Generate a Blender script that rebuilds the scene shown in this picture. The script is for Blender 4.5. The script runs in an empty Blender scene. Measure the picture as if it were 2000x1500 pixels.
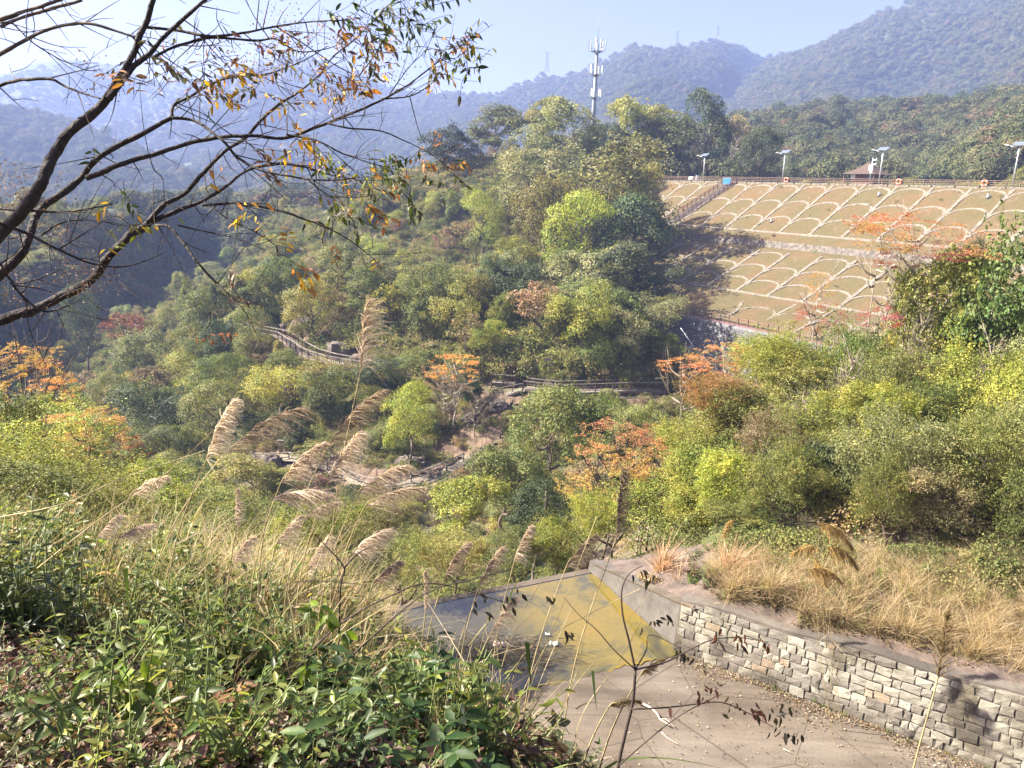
import bpy, math, random
import numpy as np
from mathutils import Vector, Matrix

rng = np.random.default_rng(7)
random.seed(7)
scene = bpy.context.scene
COL = scene.collection

# ------------------------------------------------------------------ camera
PITCH, ROLL, FPX = math.radians(14.5), math.radians(2.0), 1500.0
FWD = np.array([0, math.cos(PITCH), -math.sin(PITCH)])
_U0 = np.array([0, math.sin(PITCH), math.cos(PITCH)])
_R0 = np.array([1.0, 0, 0])
RGT = _R0 * math.cos(ROLL) + _U0 * math.sin(ROLL)
UPV = _U0 * math.cos(ROLL) - _R0 * math.sin(ROLL)
cam_d = bpy.data.cameras.new('camera')
cam_d.sensor_fit = 'HORIZONTAL'
cam_d.sensor_width = 36.0
cam_d.lens = 36.0 * FPX / 2000.0
cam_d.clip_start = 0.05
cam_d.clip_end = 20000
cam = bpy.data.objects.new('camera', cam_d)
COL.objects.link(cam)
M = Matrix.Identity(4)
for i in range(3):
    M[i][0], M[i][1], M[i][2] = RGT[i], UPV[i], -FWD[i]
cam.matrix_world = M
scene.camera = cam

# ------------------------------------------------------------------ sky, sun, exposure
SUN_AZ, SUN_EL = math.radians(-84), math.radians(40)      # azimuth from +Y, towards -X
world = bpy.data.worlds.new('World')
scene.world = world
world.use_nodes = True
wn = world.node_tree
bg = wn.nodes['Background']
sky = wn.nodes.new('ShaderNodeTexSky')
sky.sky_type = 'NISHITA'
sky.sun_disc = False
sky.sun_elevation = SUN_EL
sky.sun_rotation = SUN_AZ
sky.altitude = 100
sky.air_density = 1.0
sky.dust_density = 4.5
sky.ozone_density = 1.5
tint = wn.nodes.new('ShaderNodeMix'); tint.data_type = 'RGBA'; tint.blend_type = 'MULTIPLY'; tint.inputs[0].default_value = 1.0
tint.inputs[7].default_value = (1.08, .95, 1.02, 1)      # milky winter air
wn.links.new(sky.outputs[0], tint.inputs[6]); wn.links.new(tint.outputs[2], bg.inputs[0])
bg.inputs[1].default_value = 0.050
sun_d = bpy.data.lights.new('sun', 'SUN')
sun_d.energy = 5.0
sun_d.angle = math.radians(0.55)
sun_d.color = (1.0, 0.92, 0.78)
sun = bpy.data.objects.new('sun', sun_d)
COL.objects.link(sun)
SUNV = np.array([math.sin(SUN_AZ) * math.cos(SUN_EL), math.cos(SUN_AZ) * math.cos(SUN_EL), math.sin(SUN_EL)])
sun.rotation_euler = Vector(SUNV).to_track_quat('Z', 'Y').to_euler()
scene.view_settings.view_transform = 'Standard'
scene.view_settings.look = 'None'
scene.view_settings.exposure = 2.15
scene.view_settings.gamma = 1.0
cy = scene.cycles
cy.use_denoising = True
cy.max_bounces = 5
cy.diffuse_bounces = 2
cy.glossy_bounces = 2
cy.transmission_bounces = 3
cy.transparent_max_bounces = 6
cy.volume_bounces = 1
cy.caustics_reflective = False
cy.caustics_refractive = False
cy.sample_clamp_indirect = 6.0

# ------------------------------------------------------------------ helpers: pixels of the photograph <-> places
def ray(px, py):
    return FWD + (px - 1000.0) / FPX * RGT - (py - 750.0) / FPX * UPV
def at(px, py, Y):
    d = ray(px, py)
    return d * (Y / d[1])
def onz(px, py, z):
    d = ray(px, py)
    return d * (z / d[2])
def pix(P):
    P = np.asarray(P, float)
    d = P @ FWD
    return 1000 + FPX * (P @ RGT) / d, 750 - FPX * (P @ UPV) / d

# ------------------------------------------------------------------ helpers: noise
def _hash(ix, iy, s):
    h = (ix.astype(np.int64) * 374761393 + iy.astype(np.int64) * 668265263 + s * 974634777) & 0xffffffff
    h = ((h ^ (h >> 13)) * 1274126177) & 0xffffffff
    return ((h ^ (h >> 16)) & 0xffff) / 65535.0
def vnoise(x, y, s=0):
    x = np.asarray(x, float); y = np.asarray(y, float)
    ix = np.floor(x); iy = np.floor(y)
    fx = x - ix; fy = y - iy
    fx = fx * fx * (3 - 2 * fx); fy = fy * fy * (3 - 2 * fy)
    a = _hash(ix, iy, s); b = _hash(ix + 1, iy, s); c = _hash(ix, iy + 1, s); d = _hash(ix + 1, iy + 1, s)
    return (a + (b - a) * fx) * (1 - fy) + (c + (d - c) * fx) * fy - 0.5
def fbm(x, y, s=0, o=4):
    t = 0; amp = 1.0
    for k in range(o):
        t = t + amp * vnoise(x, y, s + k)
        x = np.asarray(x) * 2.03; y = np.asarray(y) * 2.03; amp *= 0.5
    return t

# ------------------------------------------------------------------ helpers: meshes and objects
def mesh_of(name, V, faces, mat=None, smooth=False, col=None, mats=None, midx=None):
    """V (N,3); faces one (M,k) array or a list of such arrays."""
    if not isinstance(faces, (list, tuple)):
        faces = [faces]
    faces = [np.asarray(f, np.int32) for f in faces if len(f)]
    me = bpy.data.meshes.new(name)
    V = np.asarray(V, np.float32)
    me.vertices.add(len(V))
    me.vertices.foreach_set('co', V.ravel())
    nl = sum(f.size for f in faces)
    nf = sum(len(f) for f in faces)
    me.loops.add(nl)
    me.loops.foreach_set('vertex_index', np.concatenate([f.ravel() for f in faces]))
    me.polygons.add(nf)
    tot = np.concatenate([np.full(len(f), f.shape[1], np.int32) for f in faces])
    st = np.concatenate([[0], np.cumsum(tot)[:-1]]).astype(np.int32)
    me.polygons.foreach_set('loop_start', st)
    me.polygons.foreach_set('loop_total', tot)
    if smooth:
        me.polygons.foreach_set('use_smooth', np.ones(nf, bool))
    if midx is not None:
        me.polygons.foreach_set('material_index', np.asarray(midx, np.int32))
    me.update(calc_edges=True)
    if not smooth:
        me.shade_flat()
    if col is not None:
        ca = me.color_attributes.new('Col', 'FLOAT_COLOR', 'POINT')
        c4 = np.ones((len(V), 4), np.float32)
        c4[:, :3] = col
        ca.data.foreach_set('color', c4.ravel())
    for m in (mats or ([mat] if mat else [])):
        me.materials.append(m)
    return me

def link(name, me, parent=None, loc=None, color=None):
    o = bpy.data.objects.new(name, me)
    COL.objects.link(o)
    if parent is not None:
        o.parent = parent
    if loc is not None:
        o.location = loc
    if color is not None:
        o.color = (*color, 1.0)
    return o

def tag(o, label=None, cat=None, group=None, kind=None):
    if label: o['label'] = label
    if cat: o['category'] = cat
    if group: o['group'] = group
    if kind: o['kind'] = kind
    return o

def thing(name, loc, label, cat, group=None):
    o = bpy.data.objects.new(name, None)
    COL.objects.link(o)
    o.location = Vector([float(v) for v in loc])
    o.empty_display_size = 0.2
    return tag(o, label, cat, group, 'thing')

class MB:
    """collects world-space geometry; build() makes ONE mesh object"""
    def __init__(s):
        s.V = []; s.T = []; s.Q = []; s.C = []; s.n = 0
    def add(s, V, tris=None, quads=None, col=None):
        V = np.asarray(V, float)
        s.V.append(V)
        if tris is not None and len(tris): s.T.append(np.asarray(tris) + s.n)
        if quads is not None and len(quads): s.Q.append(np.asarray(quads) + s.n)
        if col is not None: s.C.append(np.broadcast_to(np.asarray(col, float), (len(V), 3)))
        s.n += len(V)
        return s
    def box(s, c, size, rot=None, col=None):
        h = np.asarray(size, float) / 2
        V = np.array([[x, y, z] for x in (-1, 1) for y in (-1, 1) for z in (-1, 1)]) * h
        if rot is not None: V = V @ np.asarray(rot).T
        return s.add(V + np.asarray(c, float), quads=[[0, 1, 3, 2], [4, 6, 7, 5], [0, 4, 5, 1], [2, 3, 7, 6], [0, 2, 6, 4], [1, 5, 7, 3]], col=col)
    def beam(s, a, b, w, h, up=(0, 0, 1), col=None):
        a = np.asarray(a, float); b = np.asarray(b, float)
        d = b - a; L = np.linalg.norm(d); d = d / L
        sd = np.cross(d, up); nn = np.linalg.norm(sd)
        if nn < 1e-6: sd = np.cross(d, (0, 1, 0)); nn = np.linalg.norm(sd)
        sd /= nn; u = np.cross(sd, d)
        return s.box((a + b) / 2, (L, w, h), np.stack([d, sd, u], 1), col)
    def tube(s, P, R, n=6, col=None, cap=True):
        V, Q, T = tube(P, R, n, cap)
        return s.add(V, tris=T, quads=Q, col=col)
    def arrays(s):
        return np.concatenate(s.V), [np.concatenate(q) for q in (s.Q, s.T) if q]
    def build(s, name, mat, parent=None, smooth=False, color=None):
        V, F = s.arrays()
        if parent is not None and parent.type == 'EMPTY':
            V = V - np.array(parent.location)
        elif parent is not None and parent.parent is not None:
            V = V - np.array(parent.parent.location)
        return link(name, mesh_of(name, V, F, mat, smooth, np.concatenate(s.C) if s.C else None), parent, color=color)

def tube(P, R, n=6, cap=True):
    P = np.asarray(P, float); R = np.broadcast_to(np.asarray(R, float), (len(P),))
    d = np.gradient(P, axis=0); d /= np.linalg.norm(d, axis=1)[:, None] + 1e-9
    ref = np.array([0.13, 0.21, 0.97]) if abs(d[0, 2]) < 0.9 else np.array([0.97, 0.2, 0.1])
    u = np.cross(d, ref); u /= np.linalg.norm(u, axis=1)[:, None] + 1e-9
    w = np.cross(d, u)
    a = np.arange(n) * 2 * math.pi / n
    V = P[:, None] + R[:, None, None] * (np.cos(a)[None, :, None] * u[:, None] + np.sin(a)[None, :, None] * w[:, None])
    m = len(P)
    i = (np.arange(m - 1)[:, None] * n + np.arange(n)[None]).ravel()
    j = (np.arange(m - 1)[:, None] * n + (np.arange(n)[None] + 1) % n).ravel()
    Q = np.stack([i, j, j + n, i + n], 1)
    V = V.reshape(-1, 3)
    T = []
    if cap:
        V = np.concatenate([V, P[:1], P[-1:]])
        for k in range(n):
            T.append([m * n, (k + 1) % n, k]); T.append([m * n + 1, (m - 1) * n + k, (m - 1) * n + (k + 1) % n])
    return V, Q, np.array(T, int).reshape(-1, 3)

def spline(P, k=6):
    """Catmull-Rom through P (N,D), k samples per span"""
    P = np.asarray(P, float)
    if len(P) < 3:
        t = np.linspace(0, 1, k + 1)[:, None]
        return P[0] + (P[-1] - P[0]) * t
    A = np.concatenate([[2 * P[0] - P[1]], P, [2 * P[-1] - P[-2]]])
    out = []
    for i in range(1, len(A) - 2):
        t = np.linspace(0, 1, k, endpoint=False)[:, None]
        p0, p1, p2, p3 = A[i - 1], A[i], A[i + 1], A[i + 2]
        out.append(0.5 * (2 * p1 + (p2 - p0) * t + (2 * p0 - 5 * p1 + 4 * p2 - p3) * t ** 2 + (3 * p1 - p0 - 3 * p2 + p3) * t ** 3))
    out.append(P[-1:])
    return np.concatenate(out)

def unit(v):
    v = np.asarray(v, float)
    return v / (np.linalg.norm(v, axis=-1, keepdims=True) + 1e-9)
def rdir(n):
    return unit(rng.normal(size=(n, 3)))

# ------------------------------------------------------------------ helpers: leaves
def leaf_cards(C, N, L, W, D=None):
    """rhombic leaves: centres C, normals N, lengths, widths -> V, tris"""
    n = len(C)
    N = unit(N)
    if D is None: D = rdir(n)
    D = unit(D - N * (D * N).sum(1, keepdims=True))
    S = np.cross(N, D)
    L = np.broadcast_to(L, (n,))[:, None]; W = np.broadcast_to(W, (n,))[:, None]
    V = np.stack([C - D * L * .5, C + S * W * .5 - D * L * .05 + N * L * .06, C + D * L * .5, C - S * W * .5 - D * L * .05 + N * L * .06], 1).reshape(-1, 3)
    b = np.arange(n)[:, None] * 4
    return V, np.concatenate([b + [0, 1, 2], b + [0, 2, 3]], 1).reshape(-1, 3)
LEAF_UV = np.array([[0, 0, 0], [.12, .30, .05], [.12, -.30, .05], [.38, .5, .07], [.38, -.5, .07], [.72, .33, .02], [.72, -.33, .02], [1, 0, -.10], [.12, 0, 0], [.38, 0, 0], [.72, 0, -.03]])
LEAF_T = np.array([[0, 8, 1], [0, 2, 8], [8, 9, 3], [8, 3, 1], [8, 2, 4], [8, 4, 9], [9, 10, 5], [9, 5, 3], [9, 4, 6], [9, 6, 10], [10, 7, 5], [10, 6, 7]])
def leaf_shapes(B, D, N, L, W):
    """folded, pointed leaves from base points B along D"""
    n = len(B)
    D = unit(D); N = unit(N - D * (N * D).sum(1, keepdims=True)); S = np.cross(N, D)
    L = np.broadcast_to(L, (n,))[:, None, None]; W = np.broadcast_to(W, (n,))[:, None, None]
    u = LEAF_UV
    V = B[:, None] + D[:, None] * (u[:, 0][None, :, None] * L) + S[:, None] * (u[:, 1][None, :, None] * W) + N[:, None] * (u[:, 2][None, :, None] * L)
    T = (np.arange(n)[:, None, None] * 11 + LEAF_T[None]).reshape(-1, 3)
    return V.reshape(-1, 3), T
def blades(B, D, L, W, bend, seg=4, up=None):
    """grass blades: ribbons from B along D that bend over by 'bend' (vectors)"""
    n = len(B)
    D = unit(D); S = unit(np.cross(D, rdir(n)))
    t = np.linspace(0, 1, seg + 1)
    L = np.broadcast_to(L, (n,)); W = np.broadcast_to(W, (n,))
    P = B[:, None] + D[:, None] * (t[None, :, None] * L[:, None, None]) + bend[:, None] * ((t ** 2)[None, :, None])
    w = (W[:, None] * (1 - t[None] ** 1.5) * .5 + .0004)[:, :, None]
    V = np.stack([P - S[:, None] * w, P + S[:, None] * w], 2).reshape(-1, 3)
    b = (np.arange(n) * (seg + 1) * 2)[:, None] + (np.arange(seg) * 2)[None]
    b = b.reshape(-1, 1)
    return V, b + np.array([[0, 1, 3, 2]])

# ------------------------------------------------------------------ materials
def mat_new(name):
    m = bpy.data.materials.new(name)
    m.use_nodes = True
    nt = m.node_tree
    return m, nt, nt.nodes['Principled BSDF']
def nd(nt, t, **kw):
    n = nt.nodes.new(t)
    for k, v in kw.items():
        setattr(n, k, v)
    return n
def ramp(nt, src, stops):
    r = nd(nt, 'ShaderNodeValToRGB')
    e = r.color_ramp.elements
    while len(e) > 2: e.remove(e[-1])
    for i, (p, c) in enumerate(stops):
        q = e[i] if i < 2 else e.new(p)
        q.position = p; q.color = (*c, 1)
    nt.links.new(src, r.inputs[0])
    return r.outputs[0]
def noise_of(nt, scale, detail=4, rough=.6, coord='Object', dist=0.0):
    tc = nd(nt, 'ShaderNodeTexCoord')
    n = nd(nt, 'ShaderNodeTexNoise')
    n.inputs['Scale'].default_value = scale; n.inputs['Detail'].default_value = detail
    n.inputs['Roughness'].default_value = rough; n.inputs['Distortion'].default_value = dist
    nt.links.new(tc.outputs[coord], n.inputs['Vector'])
    return n.outputs[0]
def mixc(nt, fac, a, b, mode='MIX'):
    m = nd(nt, 'ShaderNodeMix', data_type='RGBA', blend_type=mode)
    for s, v in ((m.inputs[0], fac), (m.inputs[6], a), (m.inputs[7], b)):
        if isinstance(v, (int, float)): s.default_value = v
        elif isinstance(v, tuple): s.default_value = (*v, 1)
        else: nt.links.new(v, s)
    return m.outputs[2]
def bumped(nt, bsdf, src, strength=.4, dist=.05):
    b = nd(nt, 'ShaderNodeBump')
    b.inputs['Strength'].default_value = strength; b.inputs['Distance'].default_value = dist
    nt.links.new(src, b.inputs['Height']); nt.links.new(b.outputs[0], bsdf.inputs['Normal'])
def simple(name, c, rough=.8, metal=0.0, var=.25, scale=6.0, bump=0.0):
    m, nt, b = mat_new(name)
    n = noise_of(nt, scale)
    lo = tuple(max(0, v * (1 - var)) for v in c); hi = tuple(min(1, v * (1 + var)) for v in c)
    nt.links.new(ramp(nt, n, [(.3, lo), (.7, hi)]), b.inputs['Base Color'])
    b.inputs['Roughness'].default_value = rough; b.inputs['Metallic'].default_value = metal
    if bump: bumped(nt, b, n, bump)
    return m
def foliage(name, source='OBJECT', transl=.30, rough=.55, hue=.035, val=.55, stops=None, tint=(1.0, .95, .35)):
    """leaf material: colour from the object's own colour, a colour attribute or a per-instance ramp; each leaf varies"""
    m, nt, b = mat_new(name)
    if source == 'OBJECT':
        c = nd(nt, 'ShaderNodeObjectInfo').outputs['Color']
    elif source == 'ATTR':
        a = nd(nt, 'ShaderNodeAttribute'); a.attribute_name = 'Col'; c = a.outputs['Color']
    else:
        c = ramp(nt, nd(nt, 'ShaderNodeObjectInfo').outputs['Random'], stops)
    g = nd(nt, 'ShaderNodeNewGeometry')
    isl = g.outputs['Random Per Island']
    h = nd(nt, 'ShaderNodeHueSaturation')
    mh = nd(nt, 'ShaderNodeMapRange'); mh.inputs[3].default_value = .5 - hue; mh.inputs[4].default_value = .5 + hue * .7
    nt.links.new(isl, mh.inputs[0]); nt.links.new(mh.outputs[0], h.inputs['Hue'])
    mu = nd(nt, 'ShaderNodeMath', operation='MULTIPLY'); mu.inputs[1].default_value = 7.31
    fr = nd(nt, 'ShaderNodeMath', operation='FRACT')
    nt.links.new(isl, mu.inputs[0]); nt.links.new(mu.outputs[0], fr.inputs[0])
    mv = nd(nt, 'ShaderNodeMapRange'); mv.inputs[3].default_value = 1 - val; mv.inputs[4].default_value = 1 + val
    nt.links.new(fr.outputs[0], mv.inputs[0]); nt.links.new(mv.outputs[0], h.inputs['Value'])
    if source != 'ATTR' and 'plume' not in name:     # clumps of older and younger leaves
        nz = noise_of(nt, 2.1, 3, .6)
        h2 = nd(nt, 'ShaderNodeHueSaturation')
        m1 = nd(nt, 'ShaderNodeMapRange'); m1.inputs[1].default_value = .3; m1.inputs[2].default_value = .7; m1.inputs[3].default_value = .53; m1.inputs[4].default_value = .462
        m2 = nd(nt, 'ShaderNodeMapRange'); m2.inputs[1].default_value = .3; m2.inputs[2].default_value = .7; m2.inputs[3].default_value = .70; m2.inputs[4].default_value = 1.35
        nt.links.new(nz, m1.inputs[0]); nt.links.new(nz, m2.inputs[0]); nt.links.new(m1.outputs[0], h2.inputs['Hue']); nt.links.new(m2.outputs[0], h2.inputs['Value'])
        nt.links.new(c, h2.inputs['Color']); c = h2.outputs[0]
    nt.links.new(c, h.inputs['Color'])
    nt.links.new(h.outputs[0], b.inputs['Base Color'])
    b.inputs['Roughness'].default_value = rough
    b.inputs['Specular IOR Level'].default_value = .35
    t = nd(nt, 'ShaderNodeBsdfTranslucent')
    gm = mixc(nt, .5, h.outputs[0], tint, 'MULTIPLY')
    gm2 = mixc(nt, 1.0, gm, (1.7, 1.7, 1.5), 'MULTIPLY')
    nt.links.new(gm2, t.inputs['Color'])
    mx = nd(nt, 'ShaderNodeMixShader'); mx.inputs[0].default_value = transl
    nt.links.new(b.outputs[0], mx.inputs[1]); nt.links.new(t.outputs[0], mx.inputs[2])
    nt.links.new(mx.outputs[0], nt.nodes['Material Output'].inputs[0])
    return m

MAT = {}
MAT['leaf'] = foliage('leaf')
MAT['leaf_attr'] = foliage('leaf_varied', 'ATTR', .35, .45)
MAT['grass'] = foliage('dry_grass_blade', 'ATTR', .35, .6, .02, .35, tint=(1, .95, .75))
MAT['plume'] = foliage('silky_plume', 'OBJECT', .40, .6, .010, .3, tint=(1, .97, .9))
MAT['canopy'] = foliage('forest_canopy', 'RANDOM', .2, .8, .02, .28, stops=[(0, (.050, .070, .030)), (.25, (.070, .090, .034)), (.5, (.090, .105, .040)), (.75, (.112, .118, .046)), (.93, (.125, .122, .052)), (1.0, (.15, .10, .055))])
MAT['under'] = foliage('undergrowth_leaf', 'RANDOM', .25, .7, .03, .5, stops=[(0, (.10, .125, .038)), (.3, (.145, .170, .048)), (.55, (.205, .22, .056)), (.75, (.21, .19, .085)), (.9, (.28, .23, .11)), (1.0, (.33, .32, .060))])
MAT['bark'] = simple('bark_brown', (.13, .10, .075), .9, var=.5, scale=9, bump=.5)
MAT['bark_pale'] = simple('bark_pale', (.30, .26, .21), .9, var=.35, scale=9, bump=.4)
MAT['bark_dark'] = simple('bark_dark', (.040, .031, .028), .8, var=.55, scale=30, bump=.8)
MAT['twig'] = simple('twig_dark', (.045, .030, .024), .8, var=.4, scale=20)
MAT['twig_grey'] = simple('twig_grey', (.26, .22, .17), .9, var=.4, scale=10)
MAT['straw'] = simple('straw_stem', (.38, .30, .15), .7, var=.35, scale=12)
MAT['greenstem'] = simple('green_stem', (.16, .20, .06), .6, var=.3, scale=12)
MAT['galv'] = simple('galvanised_steel', (.55, .57, .60), .45, .6, .1, 3)
MAT['white'] = simple('white_paint', (.78, .78, .76), .5, 0, .05, 2)
MAT['mast'] = simple('mast_grey_paint', (.26, .29, .34), .5, .3, .08, 2)
MAT['lattice'] = simple('pylon_steel', (.30, .32, .35), .6, .4, .1, .5)
MAT['wood'] = simple('weathered_wood', (.17, .115, .085), .85, 0, .35, 5, .3)
MAT['wood_grey'] = simple('grey_weathered_wood', (.20, .175, .15), .9, 0, .4, 4, .3)
MAT['redrail'] = simple('maroon_rail_paint', (.13, .045, .055), .7, 0, .25, 3)
MAT['redpath'] = simple('red_paving', (.17, .085, .08), .9, 0, .2, 2)
MAT['tile_roof'] = simple('brown_roof', (.085, .055, .042), .85, 0, .3, 3, .3)
MAT['kioskwall'] = simple('brown_wall_boards', (.15, .095, .08), .85, 0, .2, 2)
MAT['blue'] = simple('blue_sign_panel', (.03, .16, .62), .45, 0, .08, 2)
MAT['orange'] = simple('orange_buoy', (.75, .13, .04), .5, 0, .1, 4)
MAT['panel'] = simple('solar_cells', (.16, .20, .28), .15, .2, .1, 3)
MAT['rock'] = simple('rock_grey_brown', (.105, .085, .07), .9, 0, .55, .8, .9)
MAT['rock_pale'] = simple('rock_pale', (.13, .10, .078), .9, 0, .45, .7, .9)
MAT['plastic'] = simple('pale_plastic', (.55, .62, .52), .35, 0, .15, 8)
MAT['pink'] = simple('pink_plastic', (.70, .50, .52), .35, 0, .15, 8)
MAT['deadwood'] = simple('bleached_wood', (.55, .47, .36), .85, 0, .25, 14)
MAT['pathstone'] = simple('pale_path', (.19, .16, .12), .95, 0, .25, 2, .3)

def mat_terrain():
    m, nt, b = mat_new('hill_soil')
    n1 = noise_of(nt, .10, 6, .65); n2 = noise_of(nt, 1.7, 6, .7); n3 = noise_of(nt, .018, 4)
    soil = ramp(nt, n2, [(.25, (.075, .05, .033)), (.5, (.15, .105, .068)), (.75, (.21, .16, .10))])
    green = ramp(nt, n2, [(.3, (.03, .045, .016)), (.7, (.085, .10, .035))])
    f = ramp(nt, n1, [(.42, (0, 0, 0)), (.58, (1, 1, 1))])
    c = mixc(nt, f, green, soil)
    nt.links.new(c, b.inputs['Base Color'])
    b.inputs['Roughness'].default_value = .95
    bumped(nt, b, n2, .8, .25)
    return m
MAT['terrain'] = mat_terrain()
MAT['forestfloor'] = simple('forest_floor', (.040, .052, .024), .95, 0, .5, .08)
def mat_litter():
    m, nt, b = mat_new('leaf_litter_soil')
    n = noise_of(nt, 9, 6, .7)
    nt.links.new(ramp(nt, n, [(.3, (.025, .015, .010)), (.55, (.075, .045, .030)), (.8, (.14, .09, .06))]), b.inputs['Base Color'])
    b.inputs['Roughness'].default_value = .95
    bumped(nt, b, n, .9, .05)
    return m
MAT['litter'] = mat_litter()
def mat_dam():
    m, nt, b = mat_new('dry_turf')
    n1 = noise_of(nt, .16, 5, .6); n2 = noise_of(nt, 2.2, 6, .75)
    c1 = ramp(nt, n2, [(.25, (.080, .047, .018)), (.5, (.118, .074, .029)), (.8, (.152, .104, .048))])
    c2 = ramp(nt, n2, [(.3, (.068, .055, .018)), (.7, (.108, .088, .031))])
    f = ramp(nt, n1, [(.36, (0, 0, 0)), (.58, (1, 1, 1))])
    cc = mixc(nt, f, c1, c2)
    n4 = noise_of(nt, .45, 6, .7, dist=1.0)
    cc = mixc(nt, ramp(nt, n4, [(.57, (0, 0, 0)), (.66, (1, 1, 1))]), cc, (.135, .102, .066))
    nt.links.new(cc, b.inputs['Base Color'])
    b.inputs['Roughness'].default_value = .95
    bumped(nt, b, n2, .6, .2)
    return m
MAT['dam'] = mat_dam()
def mat_ribs():
    m, nt, b = mat_new('pale_rubble_band')
    tc = nd(nt, 'ShaderNodeTexCoord'); v = nd(nt, 'ShaderNodeTexVoronoi'); v.inputs['Scale'].default_value = 2.4
    nt.links.new(tc.outputs['Object'], v.inputs['Vector'])
    n = noise_of(nt, 1.2, 4)
    c = mixc(nt, .55, ramp(nt, n, [(.3, (.125, .105, .078)), (.7, (.215, .185, .145))]), ramp(nt, v.outputs['Color'], [(.2, (.11, .095, .074)), (.8, (.245, .215, .172))]))
    nt.links.new(c, b.inputs['Base Color'])
    b.inputs['Roughness'].default_value = .95
    bumped(nt, b, v.outputs['Distance'], .7, .15)
    return m
MAT['rib'] = mat_ribs()
def mat_rubble():
    m, nt, b = mat_new('rubble_masonry')
    tc = nd(nt, 'ShaderNodeTexCoord'); v = nd(nt, 'ShaderNodeTexVoronoi'); v.inputs['Scale'].default_value = 1.7
    nt.links.new(tc.outputs['Object'], v.inputs['Vector'])
    n = noise_of(nt, .5, 5)
    c = mixc(nt, .5, ramp(nt, n, [(.35, (.08, .07, .06)), (.7, (.18, .155, .13))]), ramp(nt, v.outputs['Color'], [(.2, (.07, .065, .06)), (.8, (.23, .20, .17))]))
    nt.links.new(c, b.inputs['Base Color'])
    b.inputs['Roughness'].default_value = .95
    bumped(nt, b, v.outputs['Distance'], .8, .2)
    return m
MAT['rubble'] = mat_rubble()
def mat_darkmasonry():
    m, nt, b = mat_new('stained_block_masonry')
    tc = nd(nt, 'ShaderNodeTexCoord')
    br = nd(nt, 'ShaderNodeTexBrick')
    br.inputs['Color1'].default_value = (.06, .06, .066, 1); br.inputs['Color2'].default_value = (.11, .105, .11, 1)
    br.inputs['Mortar'].default_value = (.20, .20, .21, 1)
    br.inputs['Scale'].default_value = 1.0; br.inputs['Mortar Size'].default_value = .045
    br.inputs['Brick Width'].default_value = .9; br.inputs['Row Height'].default_value = .42
    nt.links.new(tc.outputs['UV'], br.inputs['Vector'])
    n = noise_of(nt, .45, 5, .7)
    st = ramp(nt, n, [(.56, (0, 0, 0)), (.66, (1, 1, 1))])
    nt.links.new(mixc(nt, st, br.outputs['Color'], (.42, .43, .44)), b.inputs['Base Color'])
    b.inputs['Roughness'].default_value = .9
    bumped(nt, b, br.outputs['Fac'], .6, -.06)
    return m
MAT['masonry'] = mat_darkmasonry()
def mat_concrete(name, lo, hi, stain, scale=1.2):
    m, nt, b = mat_new(name)
    n1 = noise_of(nt, scale, 7, .65); n2 = noise_of(nt, 14, 6, .75); n3 = noise_of(nt, .28, 4, .5, dist=.6)
    c = ramp(nt, n1, [(.3, lo), (.7, hi)])
    c = mixc(nt, ramp(nt, n3, [(.45, (0, 0, 0)), (.65, (1, 1, 1))]), c, stain)
    c = mixc(nt, .5, c, ramp(nt, n2, [(.3, (.5, .5, .5)), (.7, (1, 1, 1))]), 'MULTIPLY')
    if name.startswith('spillway'):
        tc = nd(nt, 'ShaderNodeTexCoord'); mp = nd(nt, 'ShaderNodeMapping'); mp.inputs['Rotation'].default_value = (0, 0, .98); mp.inputs['Scale'].default_value = (.22, 1.5, 1)
        ns = nd(nt, 'ShaderNodeTexNoise'); ns.inputs['Scale'].default_value = 1.0; ns.inputs['Detail'].default_value = 6; ns.inputs['Roughness'].default_value = .65
        nt.links.new(tc.outputs['Object'], mp.inputs[0]); nt.links.new(mp.outputs[0], ns.inputs['Vector'])
        c = mixc(nt, .8, c, ramp(nt, ns.outputs[0], [(.32, (.55, .52, .48)), (.5, (.95, .93, .9)), (.68, (1.35, 1.3, 1.25))]), 'MULTIPLY')
        vo = nd(nt, 'ShaderNodeTexVoronoi', feature='DISTANCE_TO_EDGE'); vo.inputs['Scale'].default_value = .30; nt.links.new(tc.outputs['Object'], vo.inputs['Vector'])
        c = mixc(nt, ramp(nt, vo.outputs[0], [(0.0, (1, 1, 1)), (.006, (0, 0, 0))]), c, (.05, .04, .03))
    nt.links.new(c, b.inputs['Base Color'])
    b.inputs['Roughness'].default_value = .93
    bumped(nt, b, n2, .45, .03)
    return m
MAT['floor'] = mat_concrete('spillway_concrete', (.096, .076, .057), (.142, .115, .088), (.175, .15, .122))
MAT['wing'] = mat_concrete('weathered_concrete', (.075, .068, .06), (.17, .155, .138), (.06, .054, .047), 1.8)
MAT['mortar'] = mat_concrete('dark_mortar', (.11, .095, .078), (.19, .168, .138), (.08, .07, .06), 2.5)
def mat_algae():
    m, nt, b = mat_new('algae_covered_bed')
    n1 = noise_of(nt, .55, 6, .65, dist=.8); n2 = noise_of(nt, 6, 6, .7)
    c = ramp(nt, n1, [(.34, (.045, .042, .026)), (.43, (.105, .092, .034)), (.50, (.22, .165, .020)), (.70, (.26, .175, .014))])
    c = mixc(nt, .45, c, ramp(nt, n2, [(.3, (.45, .45, .45)), (.7, (1, 1, 1))]), 'MULTIPLY')
    a = nd(nt, 'ShaderNodeAttribute'); a.attribute_name = 'Col'
    c = mixc(nt, a.outputs['Fac'], c, (.052, .047, .033))
    nt.links.new(c, b.inputs['Base Color'])
    b.inputs['Roughness'].default_value = .8
    return m
MAT['algae'] = mat_algae()
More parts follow.
